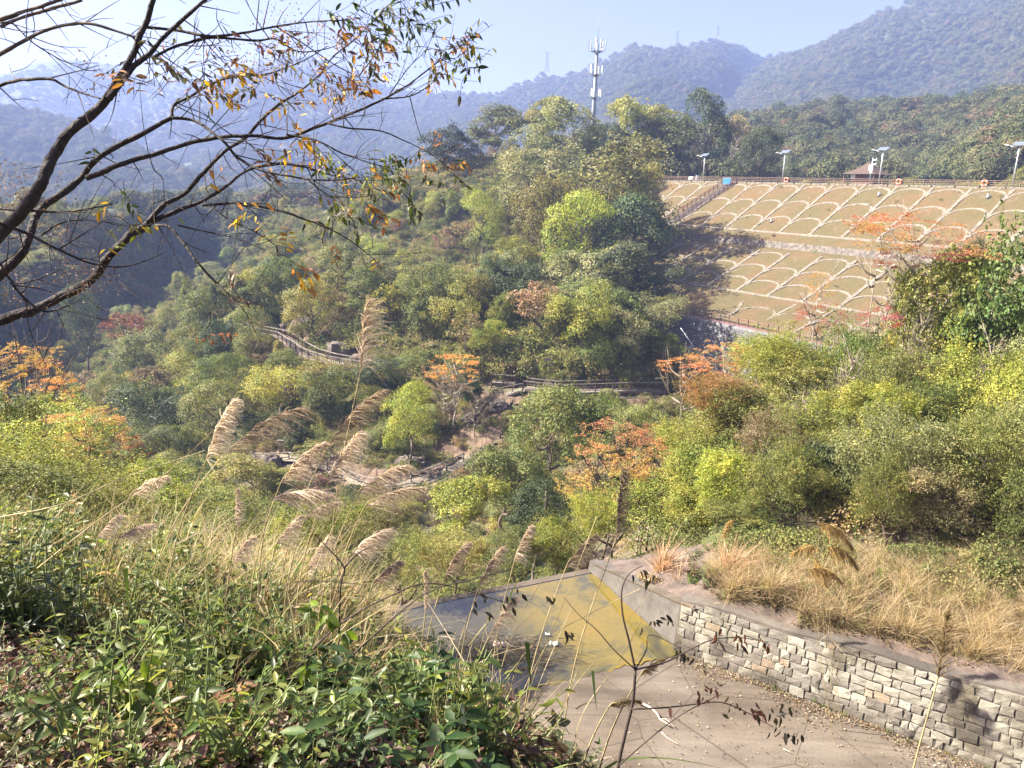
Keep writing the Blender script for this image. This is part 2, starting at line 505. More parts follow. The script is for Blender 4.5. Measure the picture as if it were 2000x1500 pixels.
def mat_water():
    m, nt, b = mat_new('shallow_water')
    lw = nd(nt, 'ShaderNodeLayerWeight'); pw = nd(nt, 'ShaderNodeMath', operation='POWER'); pw.inputs[1].default_value = 3.0
    fr = nd(nt, 'ShaderNodeMath', operation='MULTIPLY_ADD'); fr.inputs[1].default_value = 1.5; fr.inputs[2].default_value = .02
    nt.links.new(lw.outputs['Facing'], pw.inputs[0]); nt.links.new(pw.outputs[0], fr.inputs[0])
    tr = nd(nt, 'ShaderNodeBsdfTransparent'); tr.inputs[0].default_value = (.93, .92, .80, 1)
    gl = nd(nt, 'ShaderNodeBsdfGlossy'); gl.inputs['Roughness'].default_value = .04
    n = noise_of(nt, 3.0, 3, .5)
    bp = nd(nt, 'ShaderNodeBump'); bp.inputs['Strength'].default_value = .12; bp.inputs['Distance'].default_value = .03
    nt.links.new(n, bp.inputs['Height']); nt.links.new(bp.outputs[0], gl.inputs['Normal'])
    mx = nd(nt, 'ShaderNodeMixShader')
    nt.links.new(fr.outputs[0], mx.inputs[0]); nt.links.new(tr.outputs[0], mx.inputs[1]); nt.links.new(gl.outputs[0], mx.inputs[2])
    nt.links.new(mx.outputs[0], nt.nodes['Material Output'].inputs[0])
    return m
MAT['water'] = mat_water()
def mat_stone():
    m, nt, b = mat_new('dressed_field_stone')
    oi = nd(nt, 'ShaderNodeObjectInfo')
    n1 = noise_of(nt, 3.0, 6, .7); n2 = noise_of(nt, 22, 5, .7)
    base = mixc(nt, .5, oi.outputs['Color'], ramp(nt, n1, [(.25, (.45, .43, .40)), (.7, (1.0, 1.0, 1.0))]), 'MULTIPLY')
    base = mixc(nt, .35, base, ramp(nt, n2, [(.3, (.5, .5, .5)), (.65, (1, 1, 1))]), 'MULTIPLY')
    n3 = noise_of(nt, .55, 5, .6, dist=.5)
    base = mixc(nt, 1.0, base, ramp(nt, n3, [(.42, (.38, .35, .31)), (.56, (1, 1, 1))]), 'MULTIPLY')
    nt.links.new(base, b.inputs['Base Color'])
    b.inputs['Roughness'].default_value = .9
    bumped(nt, b, n2, .7, .02)
    return m
MAT['stone'] = mat_stone()

# ================================================================== TERRAIN
FLOOR_Z = -13.7
CREST_E = np.array([4.05, -6.0]); SPC = float(np.hypot(*CREST_E)); CREST_N = np.array([-.829, -.5595])
def crest(i): return np.array([56 + 4.05 * i, 190 - 6.0 * i])
def damp(i, d, z):
    p = crest(i) + CREST_N * d
    return np.array([p[0], p[1], z])

ctrl = [
    (0, 0, -1.65), (0, -6, -.8), (-7, -5, .2), (8, -5, -1.6), (0, -40, 6), (-40, -20, 8), (40, -20, 2),
    (-.8, 2.5, -2.25), (.8, 2.6, -2.6), (.8, 4.2, -4.2), (2.4, 4, -4.9), (4.5, 4, -6.4), (4.5, 7, -9.8), (9, 8, -13.4), (2.5, 8.5, -9.2), (.5, 8, -6.9), (2.3, 13, -12.8), (.2, 14.5, -11.9), (-.6, 17.5, -13.6),
    (-2, 3, -2.5), (-4, 6, -3.7), (-7, 6, -3.2), (-2.6, 8, -4.7), (-3.4, 12, -6.8), (-6, 12, -6.6), (-9, 14, -7), (-1.7, 10, -7.0), (-2.5, 15, -10.3), (-5, 18, -10.6), (-8, 22, -12.2), (-14, 26, -13), (-4.2, 22.5, -14.0), (-20, 18, -8), (-25, 30, -15),
    (6.2, 21.5, -11.7), (8, 24, -11.3), (14, 19, -10.9), (22, 18, -10.2), (20, 28, -10.2), (12, 30, -11), (20, 40, -11), (35, 40, -9), (40, 25, -8), (30, 60, -14), (50, 60, -10),
    (0, 27.5, -17), (-4, 30, -20), (6, 34, -17.5), (0, 40, -24), (11, 46, -20), (0, 50, -27), (-15, 50, -29.5), (15, 60, -25), (-10, 65, -33), (10, 72, -30), (26, 78, -27),
    (-31, 85, -31.9), (-13.5, 78, -31.1), (-8.2, 80, -31.1), (-6.5, 85, -30.7), (-20, 80, -31.6),
    (3.4, 100, -25.3), (20.8, 101, -25.4), (-10, 107, -25.4), (-26.7, 111, -25.4), (-42.5, 129.5, -25.4), (-55, 137, -26), (0, 93, -27.5), (20, 94, -28), (-28, 102, -29.5), (-45, 118, -31),
    (3.4, 105.5, -20.5), (20, 106.5, -20.5), (-10, 112, -21), (-26, 116.5, -20), (-43, 135, -21),
    (-38, 232, 3), (-18, 235, 6), (15, 226, 8), (42, 214, 2.6), (14, 150, -15), (-20, 160, -21), (30, 150, -13), (18, 115, -19.5), (-45, 180, -27), (-75, 190, -33), (-105, 200, -42), (-135, 205, -48), (-60, 262, -20), (-125, 285, -34), (-30, 280, -2), (40, 270, 4),
    (-60, 100, -42), (-90, 130, -50), (-40, 70, -37), (-28, 50, -30), (-42, 38, -24), (-20, 36, -20), (-70, 60, -36), (-140, 120, -52), (-200, 200, -56), (-200, 80, -40),
    (72, 205, 1.2), (104, 156, 1.2), (62, 232, 2), (125, 130, 1.2), (150, 100, 2), (160, 200, 4), (100, 240, 3),
]
for i, d, z in ((-3, 17, -9.5), (3, 17, -9.8), (9, 17, -9.8), (15, 17, -9.8), (0, 37, -20), (4, 37, -20), (8, 37, -20.5), (13, 37, -19), (4, 53, -31), (7, 53, -31), (11, 53, -28), (0, 2, 0), (5, 2, 0), (10, 2, 0), (15, 2, 0)):
    ctrl.append(tuple(damp(i, d, z)))
ctrl = np.array(ctrl, float)
def _rbf_fit(P):
    n = len(P); D = np.linalg.norm(P[:, None, :2] - P[None, :, :2], axis=2)
    A = np.zeros((n + 3, n + 3)); A[:n, :n] = D; A[:n, n] = 1; A[:n, n + 1:] = P[:, :2]; A[n, :n] = 1; A[n + 1:, :n] = P[:, :2].T
    return np.linalg.solve(A + np.diag([1e-9] * n + [0] * 3), np.concatenate([P[:, 2], [0, 0, 0]]))
RBF = _rbf_fit(ctrl)
def rbf(x, y):
    out = np.empty(len(x))
    for k in range(0, len(x), 20000):
        q = np.stack([x[k:k + 20000], y[k:k + 20000]], 1)
        D = np.linalg.norm(q[:, None] - ctrl[None, :, :2], axis=2)
        out[k:k + 20000] = D @ RBF[:-3] + RBF[-3] + q @ RBF[-2:]
    return out

def sil(pts):
    a = np.array([[*ray(px, py)] for px, py in pts]); az = np.arctan2(a[:, 0], a[:, 1]); e = a[:, 2] / np.hypot(a[:, 0], a[:, 1])
    return az, e
RIDGES = [  # silhouette pixels, distance, depth of the near slope, canopy height, base z
    (([-900, 60], [-400, 120], [-150, 160], [0, 140], [60, 117], [150, 106], [230, 120], [300, 150], [400, 150], [480, 120], [560, 101], [640, 108], [700, 132], [760, 162], [830, 173], [960, 200], [1100, 260], [1300, 420]), 2300, 1300, 9, -40),
    (([400, 420], [600, 280], [760, 190], [830, 176], [890, 174], [960, 175], [1010, 156], [1060, 138], [1100, 141], [1150, 128], [1200, 97], [1250, 76], [1300, 81], [1345, 79], [1400, 65], [1440, 76], [1500, 101], [1560, 92], [1620, 80], [2000, 60], [2400, 60]), 1700, 900, 9, -40),
    (([1150, 500], [1300, 300], [1400, 190], [1500, 112], [1560, 90], [1600, 78], [1660, 46], [1730, 10], [1780, -14], [1850, -45], [2000, -85], [2300, -130], [2800, -130]), 1280, 700, 9, -30),
    (([-900, 60], [-300, 150], [-100, 172], [0, 192], [100, 206], [200, 242], [300, 285], [420, 345], [520, 400], [700, 480], [900, 600]), 1050, 480, 9, -55),
    (([1000, 520], [1180, 350], [1300, 275], [1400, 212], [1480, 196], [1550, 184], [1615, 171], [1700, 176], [1800, 170], [1900, 162], [2000, 150], [2300, 130], [2800, 150]), 470, 250, 9, 0),
    (([-300, 760], [0, 540], [200, 410], [300, 378], [420, 352], [550, 352], [650, 358], [760, 330], [850, 300], [1000, 330], [1200, 480]), 430, 150, 9, -45),
]
RS = [(*sil(r[0]), r[1], r[2], r[3], r[4]) for r in RIDGES]
BWL = [[(400, 640), (430, 642), (470, 648), (505, 654), (545, 662), (572, 682), (600, 698), (640, 710), (690, 719), (745, 727), (800, 733)], [(940, 747), (1006, 752), (1022, 760), (1048, 763), (1085, 768), (1130, 767), (1180, 765), (1240, 763), (1330, 763)]]
BENCH = []
for L_, z_ in zip(BWL, (-25.0, -25.4)):
    P_ = [onz(x_, y_, z_) for x_, y_ in L_]
    BENCH += list(zip(P_[:-1], P_[1:]))
wall_a = np.array([5.61, 20.74]); wall_b = np.array([18.8, 11.9]); wing_b = np.array([3.16, 25.6])
lip_l = np.array([-3.77, 22.53]); lip_r = np.array([3.07, 25.71])

def height(x, y):
    sh = np.shape(x); x = np.ravel(x).astype(float); y = np.ravel(y).astype(float)
    r = np.hypot(x, y) + 1e-6; az = np.arctan2(x, y)
    z = np.full(len(x), -40.0)
    k = r < 420
    zz = rbf(x[k], y[k])
    rr = r[k]
    zz += fbm(x[k] / 14, y[k] / 14, 3, 4) * np.clip((rr - 22) / 40, 0, 1) * 2.6 + fbm(x[k] / 1.3, y[k] / 1.3, 9, 3) * .25
    t = np.clip((rr - 290) / 120, 0, 1); t = t * t * (3 - 2 * t)
    z[k] = zz * (1 - t) + -40 * t
    for A, E, D, W, ch, zb in RS:
        D_ = D * (1 + .10 * np.sin(az * 9 + D) + .05 * np.sin(az * 23 + 2 * D))
        zr = np.interp(az, A, E) * D_ - ch
        s = (r - (D_ - W)) / W
        up = np.clip(s, 0, 1) ** 1.15
        dn = np.clip((r - D_) / (1.3 * W), 0, 1)
        g = fbm(x / (W * .33), y / (W * .33), int(D) % 97, 4)
        rid = (1 - np.abs(g) * 2.2) - .55
        amp = (zr - zb) * .20 * np.clip(s * 2.2, 0, 1) * np.clip((1 - s) * 3.0, 0, 1)
        zb2 = zb - 90 * np.clip(1 - s / .22, 0, 1) ** 2
        h = zb2 + (zr - zb2) * up * (1 - dn ** 1.5) + amp * rid * (r < D_) - (r >= D_) * 2
        z = np.where(s > 0, np.maximum(z, h), z)
    # keep the ground under the dam body
    rel = np.stack([x, y], 1) - np.array([56.0, 190.0]); dd_ = rel @ CREST_N; iu_ = (rel @ CREST_E) / SPC / SPC
    foot = (dd_ > -10) & (dd_ < 56) & (iu_ > -5.2 + np.maximum(0, dd_ - 17) * .11) & (iu_ < 22)
    pz = np.interp(dd_, [-10, 0, 17, 19.6, 20.1, 37, 49, 51, 54], [2.0, 2.5, -7.8, -8.5, -10.7, -18.0, -21.6, -24, -34])
    z = np.where(foot, np.minimum(z, pz - 1.0), z)
    # bench cut into the hillside for the boardwalks
    kk = (r > 70) & (r < 175) & (np.abs(az) < .6)
    if kk.any():
        qx = np.stack([x[kk], y[kk]], 1); best = np.full(len(qx), 1e9); bz = np.zeros(len(qx)); sd = np.zeros(len(qx))
        for a_, b_ in BENCH:
            d_ = b_[:2] - a_[:2]; t_ = np.clip(((qx - a_[:2]) @ d_) / (d_ @ d_), 0, 1)
            pp = a_[:2] + t_[:, None] * d_; dist = np.linalg.norm(qx - pp, axis=1)
            m_ = dist < best; best = np.where(m_, dist, best); bz = np.where(m_, a_[2] + (b_[2] - a_[2]) * t_, bz)
            sd = np.where(m_, qx[:, 1] - pp[:, 1], sd)
        zk = z[kk]
        bench = bz - .45 + np.where(sd > 2.2, (sd - 2.2) * 1.1, 0) + np.where(sd < 0, sd * .35, 0)
        w_ = np.exp(-(np.maximum(best - 1.5, 0) / 5.0) ** 2)
        z[kk] = zk * (1 - w_) + bench * w_
    # channel: cut the bed, keep the banks
    q = np.stack([x, y], 1)
    def side(a, b):  # >0 on the channel side of a->b
        d = b - a
        return (d[0] * (q[:, 1] - a[1]) - d[1] * (q[:, 0] - a[0])) / np.hypot(*d)
    s1 = -side(wall_a, wall_b); s2 = -side(wing_b, wall_a); s3 = -side(lip_l, lip_r)
    inside = (((s1 > -.8) & (s2 > -1.0)) | ((s1 > -.8) & (x > 3)) | ((s2 > -1.0) & (y > 18))) & (s3 > -.1) & (r < 34) & (x > -6)
    z = np.where(inside & (z > FLOOR_Z - .6) & (x > 2.2 + (16 - y) * .9), FLOOR_Z - .6, z)
    z = np.where(inside & (y > 12) & (s2 < 4.6) & (s2 > -1.0), np.minimum(z, FLOOR_Z - .5), z)
    near = (s1 > -.8) & (s1 < 7.4) & (x > 4.5) & (y > 2) & (r < 30)
    z = np.where(near, np.minimum(z, FLOOR_Z - .5), z)
    return z.reshape(sh)

az_f = np.radians(np.arange(-56, 56.01, .25)); az_c = np.radians(np.concatenate([np.arange(-180, -56, 4.0), np.arange(60, 180, 4.0)]))
AZ = np.sort(np.concatenate([az_f, az_c])); LR = np.arange(math.log(.9), math.log(6500), .025); RR = np.exp(LR)
gx = np.sin(AZ)[:, None] * RR[None]; gy = np.cos(AZ)[:, None] * RR[None]
GZ = height(gx, gy)
def H(x, y):
    x = np.asarray(x, float); y = np.asarray(y, float)
    a = np.arctan2(x, y); l = np.log(np.hypot(x, y) + 1e-6)
    i = np.clip(np.searchsorted(AZ, a) - 1, 0, len(AZ) - 2); fa = np.clip((a - AZ[i]) / (AZ[i + 1] - AZ[i]), 0, 1)
    lj = np.clip((l - LR[0]) / .025, 0, len(LR) - 1.001); j = lj.astype(int); fl = lj - j
    return (GZ[i, j] * (1 - fa) + GZ[i + 1, j] * fa) * (1 - fl) + (GZ[i, j + 1] * (1 - fa) + GZ[i + 1, j + 1] * fa) * fl
def hit(px, py, rmin=2.0):
    """first ground point seen at a pixel -> (N,3), nan where sky"""
    px = np.atleast_1d(np.asarray(px, float)); py = np.atleast_1d(np.asarray(py, float))
    d = FWD + (px[:, None] - 1000) / FPX * RGT - (py[:, None] - 750) / FPX * UPV
    az = np.arctan2(d[:, 0], d[:, 1]); e = d[:, 2] / np.hypot(d[:, 0], d[:, 1])
    i = np.clip(np.searchsorted(AZ, az), 0, len(AZ) - 1)
    over = (GZ[i] >= e[:, None] * RR[None]) & (RR[None] > rmin)
    j = over.argmax(1); ok = over.any(1)
    j0 = np.maximum(j - 1, 0); f1 = GZ[i, j] - e * RR[j]; f0 = GZ[i, j0] - e * RR[j0]
    t = np.clip(np.where(np.abs(f1 - f0) > 1e-9, -f0 / (f1 - f0 + 1e-12), 1), 0, 1)
    r = RR[j0] + (RR[j] - RR[j0]) * t
    out = np.stack([np.sin(az) * r, np.cos(az) * r, GZ[i, j0] + (GZ[i, j] - GZ[i, j0]) * t], 1)
    out[~ok] = np.nan
    return out

na, nr = len(AZ), len(RR)
ii = (np.arange(na - 1)[:, None] * nr + np.arange(nr - 1)[None]).ravel()
quads = np.stack([ii, ii + nr, ii + nr + 1, ii + 1], 1)
wrap = (na - 1) * nr + np.arange(nr - 1)
quads = np.concatenate([quads, np.stack([wrap, np.arange(nr - 1), np.arange(nr - 1) + 1, wrap + 1], 1)])
GV = np.stack([gx, gy, GZ], 2).reshape(-1, 3)
nV = len(GV)
fan_c = np.array([[0, 0, -1.65]])
fan = np.stack([np.full(na, nV), np.roll(np.arange(na) * nr, -1), np.arange(na) * nr], 1)
rmid = np.hypot(GV[quads[:, 0], 0], GV[quads[:, 0], 1])
midx = np.concatenate([np.where(rmid < 9, 1, np.where(rmid > 265, 2, 0)), np.ones(na, int)])
ter = link('terrain', mesh_of('terrain', np.concatenate([GV, fan_c]), [quads[:, ::-1], fan[:, ::-1]], None, True, mats=[MAT['terrain'], MAT['litter'], MAT['forestfloor']], midx=midx))
tag(ter, kind='structure')

# ================================================================== DAM
dam = thing('dam_embankment', damp(5, 0, 2.5), 'tall grassed dam slope with pale stone ribs and rows of stone arches', 'dam')
PROFILE = [(0, 2.5), (17, -7.8), (19.6, -9.3), (19.9, -10.6), (21.8, -11.0), (37, -18.0), (49, -21.6)]
def prof(d):
    return np.interp(d, [p[0] for p in PROFILE], [p[1] for p in PROFILE])
def dam_sheet(name, d0, d1, mat, i0=-6, i1=20, nd_=14, dz=0.0, jit=.06):
    I = np.linspace(i0, i1, 130); D = np.linspace(d0, d1, nd_)
    V = []
    for i in I:
        for d in D:
            e = 0 if d in (D[0], D[-1]) else jit
            V.append(damp(i, d, prof(d) + dz + (rng.random() - .5) * 2 * e))
    a = (np.arange(129)[:, None] * nd_ + np.arange(nd_ - 1)[None]).ravel()
    b = MB().add(V, quads=np.stack([a, a + 1, a + nd_ + 1, a + nd_], 1))
    return b.build(name, mat, dam, smooth=True)
dam_sheet('upper_slope', 0, 17, MAT['dam'])
dam_sheet('berm', 17, 19.6, MAT['dam'], nd_=5)
dam_sheet('berm_wall', 19.6, 19.9, MAT['rubble'], nd_=4, jit=.02)
dam_sheet('berm_ledge', 19.9, 21.8, MAT['dam'], nd_=3)
dam_sheet('middle_slope', 21.8, 37, MAT['dam'])
dam_sheet('lower_slope', 37, 49, MAT['dam'], jit=.18)
# crest: fill and parapet kerb of pale blocks
b = MB()
for i in np.arange(-6, 20, 1.0):
    p0 = damp(i, 0, 2.5); p1 = damp(i + 1, 0, 2.5); q0 = damp(i, -8, 2.5); q1 = damp(i + 1, -8, 2.5)
    b.add([p0, p1, q1, q0], quads=[[0, 1, 2, 3]])
b.build('crest_road', MAT['pathstone'], dam)
k = 0
for i in np.arange(-4.6, 14.01, .62):
    b = MB(); b.beam(damp(i + .02, .05, 2.42), damp(i + .60, .05, 2.42), .5, .62 + .05 * rng.random())
    b.build('kerb_block', MAT['rib'], dam)
def strip(pts_id, w, lift, name, mat=None):
    """a raised band that follows (i, d) points on the slope"""
    P = np.array(pts_id, float)
    dd = np.gradient(P * [SPC, 1.17], axis=0); dd = unit(dd); nn = np.stack([-dd[:, 1], dd[:, 0]], 1)
    V = []
    for (i, d), (ni, nd2) in zip(P, nn):
        ww = w * (.82 + .36 * rng.random()) * .5
        for sgn, lf in ((-1, -.25), (-1, lift), (1, lift), (1, -.25)):
            a, c = i + sgn * ni * ww / SPC, d + sgn * nd2 * ww / 1.17
            V.append(damp(a, c, prof(c) + lf * (.8 + .4 * rng.random())))
    n = len(P); Q = []
    for j in range(n - 1):
        for k in range(3):
            Q.append([j * 4 + k, j * 4 + k + 1, j * 4 + 5 + k, j * 4 + 4 + k])
    return MB().add(V, quads=Q).build(name, mat or MAT['rib'], dam)
for i in range(-4, 16):
    strip([(i, d) for d in np.linspace(.4, 16.9, 26)], .64, .12, 'rib')
for row, dc in enumerate((.9, 6.3, 11.7)):
    for i in range(-4, 15):
        th = np.linspace(0, math.pi, 17)
        # semi-elliptic arch between two ribs, the crown up the slope, slightly skewed as laid
        pts = [(i + .5 - .455 * math.cos(t), dc + 2.35 * (1 - math.sin(t) ** .85) + .2 * math.cos(t)) for t in th]
        strip(pts, .44, .10, 'arch')
strip([(i, 16.9) for i in np.linspace(-4, 15, 120)], .55, .10, 'toe_band')
for i in range(-1, 17):
    strip([(i, d) for d in np.linspace(22.2, 36.9, 24)], .64, .12, 'rib')
for row, dc in enumerate((22.6, 27.4, 32.2)):
    for i in range(-1, 16):
        th = np.linspace(0, math.pi, 17)
        pts = [(i + .5 - .455 * math.cos(t), dc + 2.2 * (1 - math.sin(t) ** .85) + .2 * math.cos(t)) for t in th]
        if row == 0 and i % 3 == 1: continue
        strip(pts, .44, .10, 'arch')
strip([(i, 36.9) for i in np.linspace(-1, 16, 110)], .6, .10, 'toe_band')
strip([(4.7, 41.0), (4.9, 43.2), (5.0, 45.5), (4.9, 48.5)], .6, .1, 'rib')
for i_ in (5.0, 6.0, 7.0, 8.0, 9.0):
    strip([(i_ + .5 - .455 * math.cos(t), 41.5 + 2.4 * (1 - math.sin(t) ** .85)) for t in np.linspace(0, math.pi, 17)], .40, .10, 'arch')
    strip([(i_ + 1, d_) for d_ in np.linspace(38, 48.6, 14)], .5, .1, 'rib')
# walkway at the toe of the dam and the dark masonry wall under it
wk = MB()
for i in np.arange(1.5, 13, .5):
    a, b2, c, d2 = damp(i, 49, -21.55), damp(i + .5, 49, -21.55), damp(i + .5, 51, -21.6), damp(i, 51, -21.6)
    wk.add([a, b2, c, d2], quads=[[0, 1, 2, 3]])
wk.build('toe_walkway', MAT['redpath'], dam)
me_v = []; me_q = []; uv = []
n = 24
for j, i in enumerate(np.linspace(1.5, 13, n)):
    me_v += [damp(i, 51.05, -21.7), damp(i, 54.5, -33.5)]
    uv += [(i * SPC, 0), (i * SPC, 12.3)]
    if j < n - 1: me_q.append([2 * j, 2 * j + 1, 2 * j + 3, 2 * j + 2])
wm = mesh_of('toe_wall', np.array(me_v) - np.array(dam.location), np.array(me_q), MAT['masonry'])
ul = wm.uv_layers.new(name='UVMap')
ul.data.foreach_set('uv', np.array([uv[v] for q in me_q for v in q], np.float32).ravel())
link('toe_wall', wm, dam)
b = MB(); b.beam(damp(1.5, 51.05, -21.75), damp(13, 51.05, -21.75), .35, .45); b.build('wall_coping', MAT['masonry'], dam)

def fence_line(root, P, post_h, post_w, rails, rail_t, mat, step=None, dz=0.0, balusters=0):
    """posts at P and rails between them, each one a part"""
    P = [np.asarray(p, float) for p in P]
    for p in P:
        b = MB(); b.box(p + [0, 0, post_h / 2 - .15 + dz], (post_w, post_w, post_h + .3)); b.build('post', mat, root)
    for a, c in zip(P[:-1], P[1:]):
        for hh in rails:
            b = MB(); b.beam(a + [0, 0, hh], c + [0, 0, hh], rail_t * .8, rail_t); b.build('rail', mat, root)
        if balusters:
            b = MB()
            for k in range(1, balusters):
                t = k / balusters; q = a + (c - a) * t
                b.beam(q + [0, 0, rails[0]], q + [0, 0, rails[-1]], rail_t * .45, rail_t * .45, (1, 0, 0))
            b.build('baluster_row', mat, root)

f = thing('crest_fence', damp(5, .1, 2.7), 'brown post and rail fence running along the dam crest', 'fence')
fence_line(f, [damp(i, .05, 2.72) for i in np.arange(-4.2, 13.6, .30)], 1.15, .16, (.35, .72, 1.05), .10, MAT['wood'])
f = thing('stair_fence', damp(-1, 4, 0), 'maroon stair railing descending the left end of the dam', 'railing')
for off in (-.22, .22):
    fence_line(f, [damp(-.9 - .03 * d + off, d, prof(d) + .1) for d in np.arange(.4, 17.2, 1.15)], 1.15, .13, (.4, .75, 1.08), .10, MAT['redrail'])
st = thing('stairway', damp(-1, 0, 2.5), 'narrow concrete stairway between the maroon railings on the dam', 'stairs')
for d in np.arange(.5, 17, .34):
    b = MB(); p = damp(-.9 - .03 * d, d, prof(d) + .02); b.beam(p - np.array([*CREST_E / SPC * 1.3, 0]), p + np.array([*CREST_E / SPC * 1.3, 0]), .40, .24); b.build('step', MAT['wing'], st)
f = thing('toe_fence', damp(5, 49, -21.5), 'dark brown railing beside the red walkway at the dam toe', 'railing')
fence_line(f, [damp(i, 49.3, -21.5) for i in np.arange(1.7, 12.6, .28)], 1.15, .18, (.55, 1.02), .12, MAT['wood'])

def oriented(p, i_dir=CREST_E / SPC):
    return np.array([[i_dir[0], -i_dir[1], 0], [i_dir[1], i_dir[0], 0], [0, 0, 1]])
# solar street lamps on the crest
def solar_lamp(px, i, hgt, label):
    p = damp(i, -1.2, 2.5)
    t = thing('solar_street_lamp', p, label, 'street lamp', 'solar lamps on the dam crest')
    b = MB(); b.tube([p, p + [0, 0, hgt * .5], p + [0, 0, hgt]], [.13, .11, .08], 8); b.build('pole', MAT['galv'], t, True)
    R = oriented(p); tilt = math.radians(28)
    T = R @ np.array([[1, 0, 0], [0, math.cos(tilt), -math.sin(tilt)], [0, math.sin(tilt), math.cos(tilt)]])
    b = MB(); b.box(p + [0, 0, hgt + .15], (2.1, 1.25, .07), T); sp_ = b.build('solar_panel', MAT['panel'], t)
    b = MB(); b.box(p + [0, 0, hgt + .10], (2.16, 1.31, .05), T); b.build('panel_frame', MAT['galv'], sp_)
    tip = p + R @ np.array([-1.7, -.3, hgt - .1])
    b = MB(); b.tube([p + [0, 0, hgt - .9], p + R @ np.array([-.9, -.15, hgt - .45]), tip], [.05, .045, .04], 6); arm_ = b.build('arm', MAT['galv'], t, True)
    b = MB(); b.beam(tip, tip + R @ np.array([-.65, -.1, .05]), .26, .12); b.build('lamp_head', MAT['white'], arm_)
    b = MB(); b.box(p + [0, 0, hgt - 1.35], (.32, .36, .5), R); b.build('battery_box', MAT['galv'], t)
    b = MB(); b.box(p + [0, 0, .1], (.45, .45, .3), R); b.build('base', MAT['wing'], t)
def crest_i(px):
    r_ = ray(px, 355); q = r_[0] / r_[1]
    return (q * 190 - 56) / (4.05 + 6.0 * q)
solar_lamp(1366, crest_i(1366), 6.6, 'solar street lamp nearest the woods at the left end of the crest')
solar_lamp(1521, crest_i(1521), 7.0, 'solar street lamp beside the orange life ring on the crest')
solar_lamp(1710, crest_i(1710), 7.2, 'solar street lamp beside the loudspeaker pole on the crest')
solar_lamp(1972, crest_i(1972), 7.6, 'solar street lamp at the right edge of the picture')
# loudspeaker pole
p = damp(crest_i(1693), -1.0, 2.5); R = oriented(p)
t = thing('loudspeaker_pole', p, 'short white pole with cabinet and two horn loudspeakers on the crest', 'loudspeaker pole')
b = MB(); b.tube([p, p + [0, 0, 5.6]], [.10, .08], 8); b.build('pole', MAT['galv'], t, True)
b = MB(); b.box(p + R @ np.array([0, -.15, 3.5]), (.85, .45, 1.0), R); b.build('cabinet', MAT['white'], t)
b = MB(); b.box(p + R @ np.array([.05, -.1, 2.7]), (.45, .3, .4), R); b.build('junction_box', MAT['white'], t)
for hz, sx in ((5.1, 1), (4.2, 1)):
    c = p + [0, 0, hz]
    b = MB(); b.tube([c + R @ np.array([.1, 0, 0]), c + R @ np.array([.45, 0, 0]), c + R @ np.array([.8, 0, .02]), c + R @ np.array([.95, 0, .03])], [.07, .10, .24, .36], 10); b.build('horn', MAT['white'], t, True)
b = MB(); b.beam(p + R @ np.array([-.6, 0, 4.15]), p + R @ np.array([.1, 0, 4.15]), .08, .08); b.build('bracket', MAT['galv'], t)
# kiosk with a pyramid roof
p = damp(crest_i(1655), -7.0, 2.5); R = oriented(p)
t = thing('kiosk', p, 'small brown kiosk with a flared pyramid roof behind the crest fence', 'kiosk')
def loc(v): return p + R @ np.array(v, float)
b = MB(); b.box(loc((0, 0, 1.3)), (4.6, 4.2, 2.6), R); b.build('wall', MAT['kioskwall'], t)
b = MB(); b.box(loc((-2.05, -2.13, 1.95)), (1.1, .08, 1.1), R); b.build('white_panel', MAT['white'], t)
b = MB(); b.box(loc((1.75, -2.13, 1.95)), (.9, .08, 1.0), R); b.build('window', MAT['panel'], t)
rings = [(3.9, 3.6, 2.35), (2.7, 2.5, 2.95), (1.4, 1.3, 3.75), (.35, .32, 4.75), (.06, .06, 5.0)]
V = []; Q = []
for a, c, z in rings:
    V += [loc((-a, -c, z)), loc((a, -c, z)), loc((a, c, z)), loc((-a, c, z))]
for j in range(len(rings) - 1):
    for k in range(4): Q.append([j * 4 + k, j * 4 + (k + 1) % 4, j * 4 + 4 + (k + 1) % 4, j * 4 + 4 + k])
Q.append([3, 2, 1, 0])
roof_ = MB().add(V, quads=Q).build('roof', MAT['tile_roof'], t)
b = MB(); b.tube([loc((0, 0, 4.9)), loc((0, 0, 5.35))], [.13, .05], 6); b.build('finial', MAT['tile_roof'], roof_)
for sx in (-1, 1):
    b = MB(); b.beam(loc((sx * 3.5, -3.2, 0)), loc((sx * 3.5, -3.2, 2.4)), .2, .2, (1, 0, 0)); b.build('post', MAT['wood'], t)
# life rings
def life_ring(px, mat, label):
    p = damp(crest_i(px), .25, 3.30)
    t = thing('life_ring', p, label, 'life ring', 'life rings on the crest fence')
    R = oriented(p); th = np.linspace(0, 2 * math.pi, 25)
    P = np.array([p + R @ np.array([.48 * math.cos(a), -.05, .48 * math.sin(a)]) for a in th])
    b = MB(); b.tube(P, [.15] * 25, 8, cap=False); b.build('ring', mat, t, True)
    for k in range(4):
        a = math.pi / 4 + k * math.pi / 2
        q = np.array([p + R @ np.array([.48 * math.cos(a + s), -.05, .48 * math.sin(a + s)]) for s in (-.14, 0, .14)])
        b = MB(); b.tube(q, [.165] * 3, 8); b.build('white_band', MAT['white'], t, True)
life_ring(1537, MAT['orange'], 'orange life ring on the crest fence left of the kiosk')
life_ring(1757, MAT['orange'], 'red and white life ring right of the loudspeaker pole')
life_ring(1925, MAT['orange'], 'red and white life ring nearest the right picture edge')
